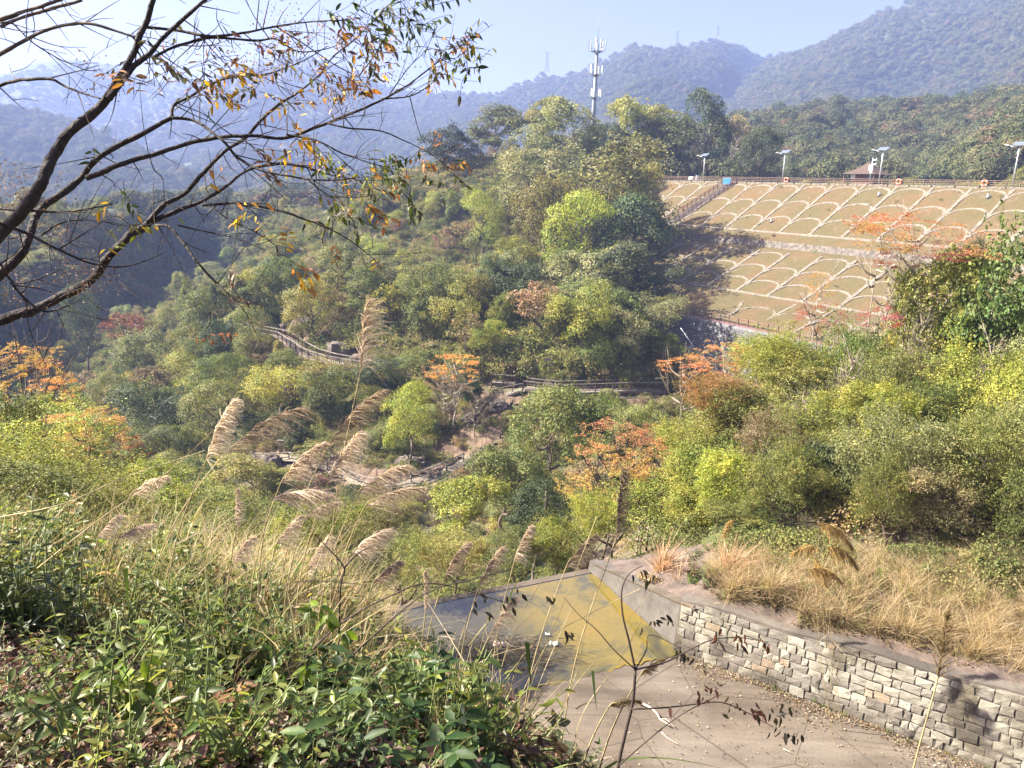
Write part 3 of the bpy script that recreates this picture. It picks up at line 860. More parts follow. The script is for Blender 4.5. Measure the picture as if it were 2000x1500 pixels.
# blue notice board
p = damp(crest_i(1428), 1.6, prof(1.6)); R = oriented(p)
t = thing('notice_board', p, 'plain blue notice board on legs at the head of the stairs', 'sign')
b = MB(); b.box(p + [0, 0, 1.25], (2.3, .08, 1.4), R); b.build('panel', MAT['blue'], t)
b = MB()
for z in (.52, 1.98): b.beam(p + R @ np.array([-1.2, -.02, z]), p + R @ np.array([1.2, -.02, z]), .1, .07)
b.build('frame', MAT['galv'], t)
for sx in (-1, 1):
    b = MB(); b.beam(p + R @ np.array([sx * 1.1, .08, -.3]), p + R @ np.array([sx * 1.1, .08, 1.9]), .09, .09, (1, 0, 0)); b.build('leg', MAT['galv'], t)
# small things at the left end of the crest
p = damp(crest_i(1322), -.8, 2.5); t = thing('stone_pillar', p, 'grey stone gate pillar at the left end of the crest', 'pillar')
b = MB(); b.box(p + [0, 0, .75], (.75, .75, 1.7)); b.build('shaft', MAT['wing'], t); b = MB(); b.box(p + [0, 0, 1.68], (.9, .9, .16)); b.build('cap', MAT['rib'], t)
p = damp(crest_i(1356), -1.0, 2.5); t = thing('utility_cabinet', p, 'white utility cabinet beside the leftmost crest lamp', 'cabinet')
b = MB(); b.box(p + [0, 0, .85], (.7, .5, 1.5)); b.build('body', MAT['white'], t); b = MB(); b.box(p + [0, 0, 1.64], (.8, .6, .08)); b.build('lid', MAT['galv'], t)
b = MB(); b.box(p + [0, 0, .05], (.6, .4, .2)); b.build('plinth', MAT['wing'], t)
p = damp(crest_i(1343), -1.4, 2.5); t = thing('storage_drum', p, 'rounded white drum lying between pillar and cabinet on the crest', 'drum')
R = oriented(p)
b = MB(); b.tube([p + R @ np.array([x, 0, .75]) for x in (-.75, -.7, .7, .75)], [.45, .55, .55, .45], 14); b.build('body', MAT['white'], t, True)
for sx in (-.45, .45):
    b = MB(); b.box(p + R @ np.array([sx, 0, .12]), (.14, .9, .35), R); b.build('foot', MAT['wing'], t)
# survey markers and weeds on the slope
for (i, d, lab) in ((4.75, 3.4, 'white survey marker high on the dam below the kiosk'), (7.6, 3.0, 'white survey marker on the dam below the right life ring'), (2.35, 13.6, 'white survey marker low on the upper dam slope')):
    p = damp(i, d, prof(d)); t = thing('survey_marker', p, lab, 'marker', 'survey markers on the dam')
    b = MB(); b.box(p + [0, 0, .35], (.32, .32, .8)); b.build('post', MAT['white'], t); b = MB(); b.box(p + [0, 0, .02], (.7, .7, .18)); b.build('footing', MAT['wing'], t)
# drain pipe at the toe wall
t = thing('drain_pipe', at(1331, 643, 112), 'thin white pipe slanting down beside the dark toe wall', 'pipe')
b = MB(); b.tube([at(1329, 640, 113), at(1350, 670, 112), at(1372, 703, 111)], [.055, .055, .055], 7); b.build('tube', MAT['galv'], t, True)
b = MB(); b.box(at(1350, 671, 112.1), (.16, .16, .16)); b.build('clamp', MAT['galv'], t)

# ================================================================== SPILLWAY CHANNEL
z0 = FLOOR_Z
def p3(q, z): return np.array([q[0], q[1], z])
Vf = []; nx = 40
poly_l = [lip_l, np.array([-2.2, 19.5]), np.array([-1.5, 17]), np.array([0, 13.5]), np.array([4, 9]), np.array([9, 4])]
poly_r = [lip_r, wing_b, np.array([4.4, 23.1]), wall_a, np.array([11.95, 16.46]), wall_b]
Lp = spline(poly_l, 8); Rp = spline(poly_r, 8); mlen = len(Lp)
Vf = []; cf = []
for j in range(mlen):
    for k in range(nx):
        t = k / (nx - 1); q = Lp[j] * (1 - t) + Rp[j] * t
        Vf.append((q[0], q[1], z0 + .02 * float(vnoise(q[0] * .7, q[1] * .7, 5))))
a = (np.arange(mlen - 1)[:, None] * nx + np.arange(nx - 1)[None]).ravel()
Qf = np.stack([a, a + nx, a + nx + 1, a + 1], 1)
fl = link('spillway_floor', mesh_of('spillway_floor', Vf, Qf, MAT['floor'], True)); tag(fl, kind='structure')
# pool: algae bed 4 mm above the floor, water above it
edge = [onz(x, y, z0) for x, y in ((1332, 1279), (1290, 1288), (1240, 1298), (1180, 1312), (1120, 1327), (1060, 1341), (1000, 1350), (940, 1352), (860, 1330))]
bank = [lip_l + np.array([.05, -.15]), lip_r + np.array([-.05, -.12]), np.array([4.4, 23.1])]
out_ = [onz(1158, 1128, z0)[:2], onz(1215, 1175, z0)[:2], onz(1275, 1228, z0)[:2], onz(1332, 1279, z0)[:2]]
far = [lip_l + np.array([.1, -.12]), (lip_l + lip_r) / 2 + np.array([0, -.12]), lip_r + np.array([-.06, -.12])] + out_
near_e = [e[:2] for e in edge]
A_ = spline(np.array([np.array([-3.0, 20.3]), lip_l + np.array([.1, -.12]), (lip_l * .66 + lip_r * .34) + np.array([0, -.1]), (lip_l * .33 + lip_r * .67) + np.array([0, -.1]), lip_r + np.array([-.03, -.12]), out_[1], out_[2], out_[3]]), 6)
B_ = spline(np.array(near_e[::-1]), 5)
def resample(P, n):
    s = np.concatenate([[0], np.cumsum(np.linalg.norm(np.diff(P, axis=0), axis=1))]); t = np.linspace(0, s[-1], n)
    return np.stack([np.interp(t, s, P[:, 0]), np.interp(t, s, P[:, 1])], 1)
A_ = resample(A_, 60); B_ = resample(B_, 60)
def pool(dz, grow=0.0):
    V = []; c = []
    for j in range(60):
        for k in range(16):
            t = k / 15; q = A_[j] * (1 - t) + B_[j] * t
            w = .05 * math.sin(j * .9) + .05 * math.sin(j * 2.3 + 1)
            q = q + (q - (A_[j] + B_[j]) / 2) * grow * (1 if k in (0, 15) else 0)
            V.append((q[0], q[1] + (w if k == 15 else 0), z0 + dz)); c.append(0)
    a = (np.arange(59)[:, None] * 16 + np.arange(15)[None]).ravel()
    return np.array(V), np.stack([a, a + 1, a + 17, a + 16], 1)
V, Q = pool(.018)
_d = unit(wall_a - wing_b); _s2 = -(_d[0] * (V[:, 1] - wing_b[1]) - _d[1] * (V[:, 0] - wing_b[0]))
tt = np.clip((_s2 - 2.7) / 2.8 + .5 * fbm(V[:, 0] * .8, V[:, 1] * .8, 4), 0, .93)
bed = link('pool_bed', mesh_of('pool_bed', V, Q, MAT['algae'], False, col=np.stack([tt] * 3, 1))); tag(bed, kind='structure')
V, Q = pool(.045, -.01)
wt = link('water', mesh_of('water', V, Q, MAT['water'])); tag(wt, kind='structure')
# lip of the fall
b = MB(); b.beam(p3(lip_l, z0 - .50), p3(lip_r, z0 - .50), .30, 1.10); lp = b.build('spillway_lip', MAT['floor']); tag(lp, 'pale concrete lip at the far edge of the shallow pool', 'kerb')
b = MB(); b.beam(p3(lip_l, z0 - 3) + [0, .2, 0], p3(lip_r, z0 - 3) + [0, .2, 0], .5, 4.2); o = b.build('drop_face', MAT['wing'], None); tag(o, kind='structure')
# concrete wing wall
t = thing('wing_wall', p3(wall_a, z0), 'smooth grey concrete wing wall sloping down beside the pool', 'wall')
def prism(base_a, base_b, ha, hb, th, z, name, mat, parent, seg=10, batter=.12):
    a3 = np.array(base_a); b3 = np.array(base_b); d = unit(b3 - a3); nrm = np.array([-d[1], d[0]])
    V = []
    for s in np.linspace(0, 1, seg + 1):
        q = a3 + (b3 - a3) * s; h = ha + (hb - ha) * s + .02 * math.sin(s * 17)
        V += [(*q, z), (*(q + nrm * batter * h), z + h), (*(q + nrm * (batter * h + th)), z + h), (*(q + nrm * (th + .3)), z)]
    Q = []
    for j in range(seg):
        for k in range(4): Q.append([j * 4 + k, j * 4 + (k + 1) % 4, j * 4 + 4 + (k + 1) % 4, j * 4 + 4 + k])
    Q += [[0, 1, 2, 3], [seg * 4 + 3, seg * 4 + 2, seg * 4 + 1, seg * 4]]
    return MB().add(V, quads=Q).build(name, mat, parent)
prism(wing_b + unit(wing_b - wall_a) * .25, wall_a - unit(wall_a - wing_b) * .12, .55, 1.60, .28, z0 - .15, 'wall_face', MAT['wing'], t)
b = MB(); dirw = unit(wall_a - wing_b); nw = np.array([-dirw[1], dirw[0]])
b.beam(p3(wing_b + nw * .19, z0 + .40), p3(wall_a + nw * .32, z0 + 1.475), .33, .05); b.build('coping', MAT['floor'], t)

# stone wall: a mortar core and every stone its own piece
SW = thing('stone_wall', p3(wall_a, z0), 'pale squared stone retaining wall along the right of the spillway', 'wall')
wd = unit(wall_b - wall_a); wn_ = np.array([wd[1], -wd[0]])     # wn_ points into the bank
if wn_[0] < 0: wn_ = -wn_
WL = float(np.linalg.norm(wall_b - wall_a))
def wall_top(s): return 1.62 + .055 * s + .05 * math.sin(s * 1.7)
def wall_pt(s, h, out=0.0):
    q = wall_a + wd * s + wn_ * (.16 * h - out)
    return np.array([q[0], q[1], z0 + h])
V = []; Q = []; sg = 60
for j in range(sg + 1):
    s = -.42 + (WL + .42) * j / sg; h = wall_top(s)
    a0 = wall_pt(s, -.15); a1 = wall_pt(s, h); a2 = wall_pt(s, h) + p3(wn_ * .55, 0); a3 = wall_pt(s, -.15) + p3(wn_ * 1.2, 0)
    V += [a0, a1, a2, a3]
for j in range(sg):
    for k in range(4): Q.append([j * 4 + k, j * 4 + (k + 1) % 4, j * 4 + 4 + (k + 1) % 4, j * 4 + 4 + k])
Q.append([0, 1, 2, 3])
MB().add(V, quads=Q).build('mortar_core', MAT['mortar'], SW)
def stone_piece(s0, s1, h0, h1, colr):
    g = .010
    j = lambda a: (rng.random() - .5) * a
    c = [(s0 + g + j(.052), h0 + g + j(.052)), (s1 - g + j(.052), h0 + g + j(.052)), (s1 - g + j(.052), h1 - g + j(.052)), (s0 + g + j(.052), h1 - g + j(.052))]
    pr = .006 + .030 * rng.random()
    mid = [((c[k][0] + c[(k + 1) % 4][0]) / 2 + j(.04), (c[k][1] + c[(k + 1) % 4][1]) / 2 + j(.04)) for k in range(4)]
    ring = [x for k in range(4) for x in (c[k], mid[k])]
    cc = np.mean(ring, axis=0)
    ch = .93 + .02 * rng.random()
    V = [wall_pt(s, h, -.06) for s, h in ring]
    V += [wall_pt(cc[0] + (s - cc[0]) * (.97 if k % 2 == 0 else 1.0), cc[1] + (h - cc[1]) * (.97 if k % 2 == 0 else 1.0), pr * .35) for k, (s, h) in enumerate(ring)]
    V += [wall_pt(cc[0] + (s - cc[0]) * ch, cc[1] + (h - cc[1]) * ch, pr + j(.026)) for s, h in ring]
    V += [wall_pt(cc[0], cc[1], pr + .01 + j(.02))]
    Q = []
    for L_ in (0, 8):
        for k in range(8): Q.append([L_ + k, L_ + (k + 1) % 8, L_ + 8 + (k + 1) % 8, L_ + 8 + k])
    T = [[16 + k, 16 + (k + 1) % 8, 24] for k in range(8)]
    MB().add(V, quads=Q, tris=T).build('stone', MAT['stone'], SW, smooth=False, color=colr)
STONE_C = [(.35, .335, .28), (.40, .38, .32), (.30, .285, .245), (.36, .34, .28), (.25, .235, .205), (.42, .40, .335), (.36, .29, .21), (.22, .20, .17)]
s = 0.08
rows = 6
for r_ in range(10):
    s = -.42 + rng.random() * .05
    hb = [.0, .24, .46, .72, .94, 1.18, 1.40, 1.65, 1.87, 2.10][r_]; hh_ = [.24, .22, .26, .22, .24, .22, .25, .22, .23, .24][r_]
    while s < WL - .3:
        w = .19 + .36 * rng.random() ** 1.2
        s1 = s + w
        top = wall_top((s + s1) / 2) - .05
        rise = .035 * math.sin(s * .8 + r_ * .4) if r_ else 0
        h0 = hb + rise; h1 = hb + hh_ + rise
        if s > 7.5:      # rougher, larger rubble towards the near end
            h1 += .03 * math.sin(s * 5 + r_ * 2)
        if h0 < top - .1:
            low = h0 < .65 and s < 6.5
            p_ = rng.random()
            cidx = 7 if (p_ < .10 or (low and p_ < .5)) else 6 if p_ > .95 else int(rng.integers(0, 6))
            cc = np.array(STONE_C[cidx]) * (.9 + .2 * rng.random())
            stone_piece(s, s1, max(h0, .0), min(h1, top), tuple(cc))
        s = s1
# soil shelf behind the two walls
def shelf(name, P, back, tops):
    V = []; nb = 7
    for (q, nrm), tz in zip(P, tops):
        e = q + nrm * back; ze = max(float(H(e[0], e[1])) + .06, tz - .25)
        for k in range(nb):
            t_ = k / (nb - 1); x_ = q + nrm * back * t_
            V.append((*x_, tz + (ze - tz) * t_ + (.10 * float(vnoise(x_[0] * 2.3, x_[1] * 2.3, 12)) if k else 0)))
    n_ = len(P); a = (np.arange(n_ - 1)[:, None] * nb + np.arange(nb - 1)[None]).ravel()
    o = link(name, mesh_of(name, V, np.stack([a, a + 1, a + nb + 1, a + nb], 1), MAT['bank_soil'], True)); tag(o, kind='structure')
MAT['bank_soil'] = simple('bank_soil', (.105, .080, .068), .95, 0, .5, 2.2, .8)
shelf('wall_top_soil', [(wall_a + wd * s_ + wn_ * (.16 * wall_top(s_) + .30), wn_) for s_ in np.linspace(-.3, WL, 50)], 2.3, [z0 + wall_top(s_) - .03 for s_ in np.linspace(-.3, WL, 50)])
_wq = [wing_b + (wall_a - wing_b) * t_ for t_ in np.linspace(-.06, 1.0, 24)]
shelf('wing_top_soil', [(q + nw * (.12 * (.55 + 1.07 * t_) + .22), nw) for q, t_ in zip(_wq, np.linspace(-.06, 1, 24))], 2.6, [z0 - .15 + .55 + 1.07 * t_ - .05 for t_ in np.linspace(-.06, 1, 24)])
# litter on the floor
t = tag(link('fallen_branch', None), None)
bpy.data.objects.remove(t)
def onfloor(pts, dz=.03): return [onz(x, y, z0 + dz) for x, y in pts]
def stick(pts, r0, label, fork=None):
    P = spline(np.array(onfloor(pts, .05 + r0)), 5)
    t = thing('fallen_branch', P[0], label, 'branch', 'dead branches on the spillway floor')
    b = MB(); b.tube(P, np.linspace(r0, r0 * .5, len(P)), 6); b.build('stem', MAT['deadwood'], t, True)
    if fork is not None:
        F_ = np.array(onfloor(fork, .05 + r0)); b = MB(); b.tube(F_, np.linspace(r0 * .6, r0 * .25, len(F_)), 5); b.build('side_twig', MAT['deadwood'], t, True)
stick([(1248, 1372), (1270, 1382), (1284, 1395), (1290, 1405), (1308, 1417)], .035, 'bleached crooked branch lying on the dry spillway floor', [(1290, 1405), (1300, 1404), (1318, 1420)])
stick([(1292, 1430), (1305, 1442), (1325, 1454)], .014, 'thin pale twig on the spillway floor below the bleached branch')
stick([(1530, 1462), (1545, 1470)], .012, 'tiny pale twig on the spillway floor far from the bleached branch')
def sheet_scrap(px, py, w, mat, name, label):
    c = onz(px, py, z0 + .06); n = 6; V = []
    for i in range(n):
        for j in range(n):
            V.append(c + [(i / (n - 1) - .5) * w, (j / (n - 1) - .5) * w * .6, .05 * rng.random() + .03 * math.sin(i * 2.0)])
    a = (np.arange(n - 1)[:, None] * n + np.arange(n - 1)[None]).ravel()
    top = np.array(V); bot = top - [0, 0, .012]
    Q = np.stack([a, a + n, a + n + 1, a + 1], 1)
    o = MB().add(np.concatenate([top, bot]), quads=np.concatenate([Q, Q[:, ::-1] + n * n])).build(name, mat)
    tag(o, label, 'litter')
sheet_scrap(1082, 1258, .32, MAT['plastic'], 'plastic_bag', 'pale green plastic scrap floating in the algae pool')
sheet_scrap(975, 1260, .38, MAT['pink'], 'plastic_wrapper', 'crumpled pinkish white wrapper on the debris in the pool')
sheet_scrap(1070, 1240, .16, MAT['white'], 'paper_scrap', 'small white scrap in the pool beside the green plastic')
# raft of twigs and reeds in the pool
cx = onz(985, 1275, z0)
n = 900
B = np.stack([cx[0] + rng.normal(0, 1.0, n), cx[1] + rng.normal(0, .42, n), np.full(n, z0 + .05) + rng.random(n) * .10], 1)
D = unit(np.stack([rng.normal(1, .7, n), rng.normal(-.1, .5, n), rng.normal(0, .08, n)], 1))
Vb, Qb = blades(B, D, rng.uniform(.2, .7, n), rng.uniform(.008, .03, n), np.zeros((n, 3)), 2)
colr = np.array([(.10, .085, .07), (.15, .125, .10), (.07, .06, .05), (.22, .185, .14)])[rng.integers(0, 4, n)]
deb = link('reed_debris', mesh_of('reed_debris', Vb, Qb, MAT['grass'], col=np.repeat(colr, 6, 0))); tag(deb, 'dark raft of dead reeds and twigs in the shallow pool', 'debris', kind='stuff')
# leaf crumbs on the floor and along the wall foot
n = 6500
s_ = rng.random(n) * WL; off = np.where(rng.random(n) < .8, np.abs(rng.normal(0, .28, n)) * (1 + .6 * np.sin(s_ * 2.1)), rng.random(n) * 6.5)
q = wall_a[None] + wd[None] * s_[:, None] - wn_[None] * (off[:, None] + .05)
keep = (q[:, 1] < 21)
q = q[keep]; n = len(q)
V, T = leaf_cards(np.concatenate([q, np.full((n, 1), z0 + .035)], 1), np.array([0, 0, 1]) + rng.normal(0, .4, (n, 3)), rng.uniform(.03, .10, n), rng.uniform(.015, .05, n))
colr = np.array([(.26, .20, .115), (.30, .25, .16), (.17, .11, .055), (.38, .33, .25), (.09, .06, .04)])[rng.integers(0, 5, n)]
cr = link('leaf_crumbs', mesh_of('leaf_crumbs', V, T, MAT['leaf_attr'], col=np.repeat(colr, 4, 0))); tag(cr, 'pale leaf crumbs strewn over the spillway floor', 'litter', kind='stuff')

# ================================================================== MAST, PYLONS
p = at(1157, 262, 265); p[2] = float(H(p[0], p[1])); top = at(1171.5, 84, 265); HT = top[2] - p[2]
t = thing('telecom_mast', p, 'tall grey telecom monopole with three antenna platforms above the woods', 'mast')
b = MB(); b.tube([p - [0, 0, .5], p + [0, 0, HT * .5], p + [0, 0, HT]], [.85, .68, .42], 16); b.build('pole', MAT['mast'], t, True)
b = MB(); b.tube([p + [0, 0, HT], p + [0, 0, HT + 8]], [.10, .05], 6); b.build('lightning_rod', MAT['mast'], t, True)
def mast_z(py, px=1168):
    d = ray(px, py); return p[1] * d[2] / d[1]
for py, rad, na_, hh in ((100, 2.3, 9, 3.0), (146, 1.9, 7, 2.4), (191, 1.7, 5, 2.2)):
    z = mast_z(py)
    pf = MB()
    th = np.linspace(0, 2 * math.pi, 19)
    for dz in (0, 1.0): pf.tube([(p[0] + rad * math.cos(a), p[1] + rad * math.sin(a), z + dz) for a in th], [.05] * 19, 5, cap=False)
    for a in th[:-1:3]:
        pf.beam((p[0], p[1], z - .8), (p[0] + rad * math.cos(a), p[1] + rad * math.sin(a), z), .12, .12)
        pf.beam((p[0] + rad * math.cos(a), p[1] + rad * math.sin(a), z), (p[0] + rad * math.cos(a), p[1] + rad * math.sin(a), z + 1), .08, .08, (1, 0, 0))
    V = [(p[0] + rr_ * math.cos(a), p[1] + rr_ * math.sin(a), z - .05) for rr_ in (.5, rad * .75) for a in th]
    pf.add(V, quads=[[k, k + 1, 19 + k + 1, 19 + k] for k in range(18)])
    pf.build('platform', MAT['mast'], t)
    for k in range(na_):
        a = 2 * math.pi * (k + .3) / na_
        c = np.array([p[0] + (rad + .45) * math.cos(a), p[1] + (rad + .45) * math.sin(a), z + .2 + hh * .5 + .3 * rng.random()])
        R = np.array([[math.cos(a), -math.sin(a), 0], [math.sin(a), math.cos(a), 0], [0, 0, 1]])
        b = MB()
        if k % 3 == 2: b.tube([c - [0, 0, hh * .6], c + [0, 0, hh * .7]], [.06, .05], 5)
        else: b.box(c, (.22, .48, hh), R)
        an_ = b.build('antenna', MAT['white'] if k % 3 != 2 else MAT['mast'], t)
        b = MB(); b.box(c - R @ np.array([.35, 0, 0]), (.5, .08, .10), R); b.build('bracket', MAT['mast'], an_)
def pylon(px, ytop, ybase, Y, label):
    b0 = at(px, ybase, Y); tp = at(px, ytop, Y); h = tp[2] - b0[2] + 3; b0 = b0 - [0, 0, 3]
    t = thing('transmission_pylon', b0, label, 'pylon', 'pylons on the far ridge')
    bw, tw = h * .13, h * .02
    def corner(z, k): w = bw + (tw - bw) * min(1, z / (h * .8)); sx, sy = [(-1, -1), (1, -1), (1, 1), (-1, 1)][k % 4]; return b0 + [sx * w, sy * w, z]
    b = MB()
    for k in range(4): b.beam(corner(0, k), corner(h * .8, k), .55, .55, (1, 0, 0)); b.beam(corner(h * .8, k), corner(h, k), .45, .45, (1, 0, 0))
    zs = np.linspace(0, h * .95, 8)
    for z1, z2 in zip(zs[:-1], zs[1:]):
        for k in range(4): b.beam(corner(z1, k), corner(z2, k + 1), .3, .3); b.beam(corner(z1, k + 1), corner(z2, k), .3, .3)
    b.build('tower', MAT['lattice'], t)
    for f_ in (.72, .83, .94):
        b = MB(); b.beam(b0 + [-h * .16, 0, h * f_], b0 + [h * .16, 0, h * f_], .4, .5); b.build('crossarm', MAT['lattice'], t)
    return b0 + [0, 0, h * .93]
pa = pylon(1068, 100, 137, 1640, 'pylon on the hazy ridge left of the telecom mast')
pb = pylon(1322, 60, 82, 1690, 'smallest pylon on the saddle right of the telecom mast')
pc = pylon(1401, 50, 67, 1690, 'pylon standing on the pointed summit at the right')
for a_, b_, lab in ((pa, pb, 'thin power line between the mast-side pylon and the saddle pylon'), (pb, pc, 'thin power line between the saddle pylon and the summit pylon'), (at(700, 60, 1500), pa, 'thin power line running out of the left sky to the first pylon')):
    P = np.array([a_ + (b_ - a_) * t_ - [0, 0, 60 * t_ * (1 - t_) * np.linalg.norm(b_ - a_) / 900] for t_ in np.linspace(0, 1, 24)])
    b = MB(); b.tube(P, [.12] * 24, 4); o = b.build('power_line', MAT['lattice'], None); tag(o, lab, 'power line', 'power lines over the ridge')

# ================================================================== BOARDWALK, PATH
def ground_pts(pxs, z): return [onz(x, y, z) for x, y in pxs]
BW_Z = -24.9
def boardwalk(pxs, label, zs, half=.9, every=2.3, balus=5):
    """pxs: pixels of the near deck edge, zs their heights"""
    E_ = np.array([onz(x, y, z) for (x, y), z in zip(pxs, zs)])
    S = np.concatenate([[0], np.cumsum(np.linalg.norm(np.diff(E_, axis=0), axis=1))])
    n = max(2, int(S[-1] / every))
    tt = np.linspace(0, S[-1], n + 1)
    P = np.stack([np.interp(tt, S, E_[:, k]) for k in range(3)], 1)
    d = unit(np.gradient(P[:, :2], axis=0)); nn = np.stack([-d[:, 1], d[:, 0]], 1)
    nn = np.where((nn[:, 1:2] > 0), nn, -nn)
    Bk = P + np.concatenate([nn * 2 * half, np.zeros((len(P), 1))], 1)
    t = thing('boardwalk', P[len(P) // 2], label, 'boardwalk')
    for k in range(n):
        b = MB(); V = [P[k], P[k + 1], Bk[k + 1], Bk[k]]; V = V + [v - np.array([0, 0, .14]) for v in V]
        b.add(V, quads=[[0, 1, 2, 3], [7, 6, 5, 4], [0, 4, 5, 1], [1, 5, 6, 2], [2, 6, 7, 3], [3, 7, 4, 0]]); b.build('deck_panel', MAT['wood_grey'], t)
        b = MB(); b.beam(P[k] - [0, 0, .3], P[k + 1] - [0, 0, .3], .14, .26); b.build('joist', MAT['wood'], t)
    for side, L_ in (('front', P), ('back', Bk)):
        for k, q in enumerate(L_):
            b = MB(); b.box(q + [0, 0, .2], (.15, .15, 2.0 if side == 'front' else 1.7)); b.build('post', MAT['wood'], t)
            if side == 'front':
                g = float(H(q[0], q[1]))
                if g < q[2] - .6:
                    b = MB(); b.beam(q - [0, 0, .4], (q[0], q[1], g - .4), .2, .2, (1, 0, 0)); b.build('pile', MAT['wood'], t)
        for k in range(n):
            for hh in (.22, 1.08):
                b = MB(); b.beam(L_[k] + [0, 0, hh], L_[k + 1] + [0, 0, hh], .11, .12 if hh > 1 else .08); b.build('rail', MAT['wood_grey'] if hh > 1 else MAT['wood'], t)
            b = MB()
            for m in range(1, balus + 1):
                q = L_[k] + (L_[k + 1] - L_[k]) * m / (balus + 1)
                b.beam(q + [0, 0, .22], q + [0, 0, 1.06], .05, .05, (1, 0, 0))
            b.build('baluster_row', MAT['wood'], t)
    return P
boardwalk([(430, 642), (470, 648), (505, 654), (545, 662), (572, 682), (600, 698), (640, 710), (690, 719), (745, 727), (775, 730)], 'long wooden boardwalk with railings curving along the left hillside bank', [-24.9, -24.9, -24.8, -24.8, -24.9, -25.1, -25.1, -25.1, -25.1, -25.1])
boardwalk([(960, 747), (985, 748), (1006, 750)], 'short lower boardwalk landing behind the orange tree', [-25.3, -25.3, -25.3])
boardwalk([(1022, 760), (1048, 763), (1085, 768), (1130, 767), (1180, 765), (1240, 763), (1300, 763)], 'shaded wooden boardwalk with railings under the dark trees', [-25.4] * 7)
# steps down from the boardwalk
t = thing('boardwalk_steps', onz(1000, 768, -26), 'short flight of wooden steps with handrail beside the orange tree', 'steps')
for k in range(7):
    q = onz(1018 - 6 * k, 762 + 2.2 * k, -25.45 - .16 * k); b = MB(); b.box(q, (1.0, 1.5, .14)); b.build('step', MAT['wood_grey'], t)
fence_line(t, [onz(1020 - 19 * k, 763 + 4 * k, -25.5 - .3 * k) for k in range(4)], 1.0, .12, (.95,), .12, MAT['wood_grey'])
# lower footpath and its log fences
path_px = [(380, 985), (420, 945), (455, 915), (480, 900), (520, 893), (560, 893), (610, 903), (660, 920), (700, 938), (740, 947), (790, 944), (840, 932), (880, 918), (905, 905), (920, 893)]
G = hit([p_[0] for p_ in path_px], [p_[1] for p_ in path_px], 40)
PC = spline(G, 8)
d = unit(np.gradient(PC[:, :2], axis=0)); nn = np.stack([-d[:, 1], d[:, 0]], 1)
V = []
for k in range(len(PC)):
    for s in (-1.0, -.33, .33, 1.0):
        w = 1.0 + .25 * math.sin(k * .8)
        q = PC[k, :2] + nn[k] * s * w
        V.append((*q, PC[k, 2] + .22 - (.25 if abs(s) == 1 else 0)))
a = (np.arange(len(PC) - 1)[:, None] * 4 + np.arange(3)[None]).ravel()
pth = link('path', mesh_of('path', V, np.stack([a, a + 1, a + 5, a + 4], 1), MAT['pathstone'], True)); tag(pth, kind='structure')
def log_fence(pxs, label, dz=.1):
    g = hit([q[0] for q in pxs], [q[1] for q in pxs], 40) + [0, 0, dz]
    t = thing('log_fence', g[0], label, 'fence', 'log fences along the lower footpath')
    for q in g:
        b = MB(); b.tube([q - [0, 0, .4], q + [0, 0, 1.15]], [.09, .08], 6); b.build('post', MAT['wood_grey'], t, True)
    for a_, c_ in zip(g[:-1], g[1:]):
        for hh, r_ in ((.55, .06), (1.08, .075)):
            m_ = (a_ + c_) / 2 + [0, 0, hh - .05]
            b = MB(); b.tube(spline(np.array([a_ + [0, 0, hh], m_, c_ + [0, 0, hh]]), 3), [r_] * 7, 6); b.build('rail', MAT['wood_grey'], t, True)
log_fence([(472, 902), (500, 905), (530, 904), (565, 903), (600, 910)], 'pale log fence beside the dark boulder on the lower path')
log_fence([(640, 922), (668, 932), (700, 948), (735, 956), (765, 955)], 'log fence at the low bend of the lower path')
log_fence([(770, 955), (803, 945), (840, 935), (872, 920), (905, 905)], 'log fence climbing right along the lower path below the bare slope')
# small post sign by the path
g = hit(549, 885, 40)[0]; t = thing('path_marker', g, 'small pale stone marker post beside the lower footpath', 'marker')
b = MB(); b.box(g + [0, 0, .45], (.35, .3, 1.1)); b.build('post', MAT['pathstone'], t); b = MB(); b.box(g + [0, 0, 1.25], (.8, .35, .7)); b.build('panel', MAT['pathstone'], t)
# signpost on the boardwalk
g = onz(1073, 757, -25.2); t = thing('signpost', g, 'dark signpost with two small boards behind the shaded boardwalk', 'sign')
g = g + [0, 2.4, 0]
b = MB(); b.beam(g - [0, 0, .4], g + [0, 0, 3.6], .14, .14, (1, 0, 0)); b.build('post', MAT['wood'], t)
for dx, z in ((-.3, 3.2), (.3, 2.5)):
    b = MB(); b.box(g + [dx, -.1, z], (.9, .06, .35)); b.build('board', MAT['wood_grey'], t)

# rocks
def rock(px, py, Y, size, label, mat, seed, flat=.75, zoff=0.0):
    import bmesh
    r2 = np.random.default_rng(seed); p = at(px, py, Y)
    q = unit(r2.normal(size=(46, 3))) * r2.uniform(.78, 1.08, (46, 1)) * np.array(size) * r2.uniform(.8, 1.2, 3)
    bm = bmesh.new()
    for v in q: bm.verts.new(p + v + [0, 0, zoff])
    bmesh.ops.convex_hull(bm, input=bm.verts)
    bmesh.ops.delete(bm, geom=[v for v in bm.verts if not v.link_faces], context='VERTS')
    bmesh.ops.subdivide_edges(bm, edges=bm.edges[:], cuts=2, use_grid_fill=True)
    for v in bm.verts: v.co += Vector(r2.normal(0, .045, 3) * np.array(size))
    me = bpy.data.meshes.new('boulder'); bm.to_mesh(me); bm.free(); me.shade_flat(); me.materials.append(mat)
    o = link('boulder', me)
    tag(o, label, 'boulder', 'boulders on the opposite slope')
def rock_g(px, py, size, label, mat, seed):
    g = hit(px, py, 40)[0]; rock(px, py, g[1], size, label, mat, seed, zoff=-size[2] * .15)
rock_g(530, 905, (1.7, 1.3, 1.3), 'dark angular boulder standing on the lower footpath edge', MAT['rock'], 3)
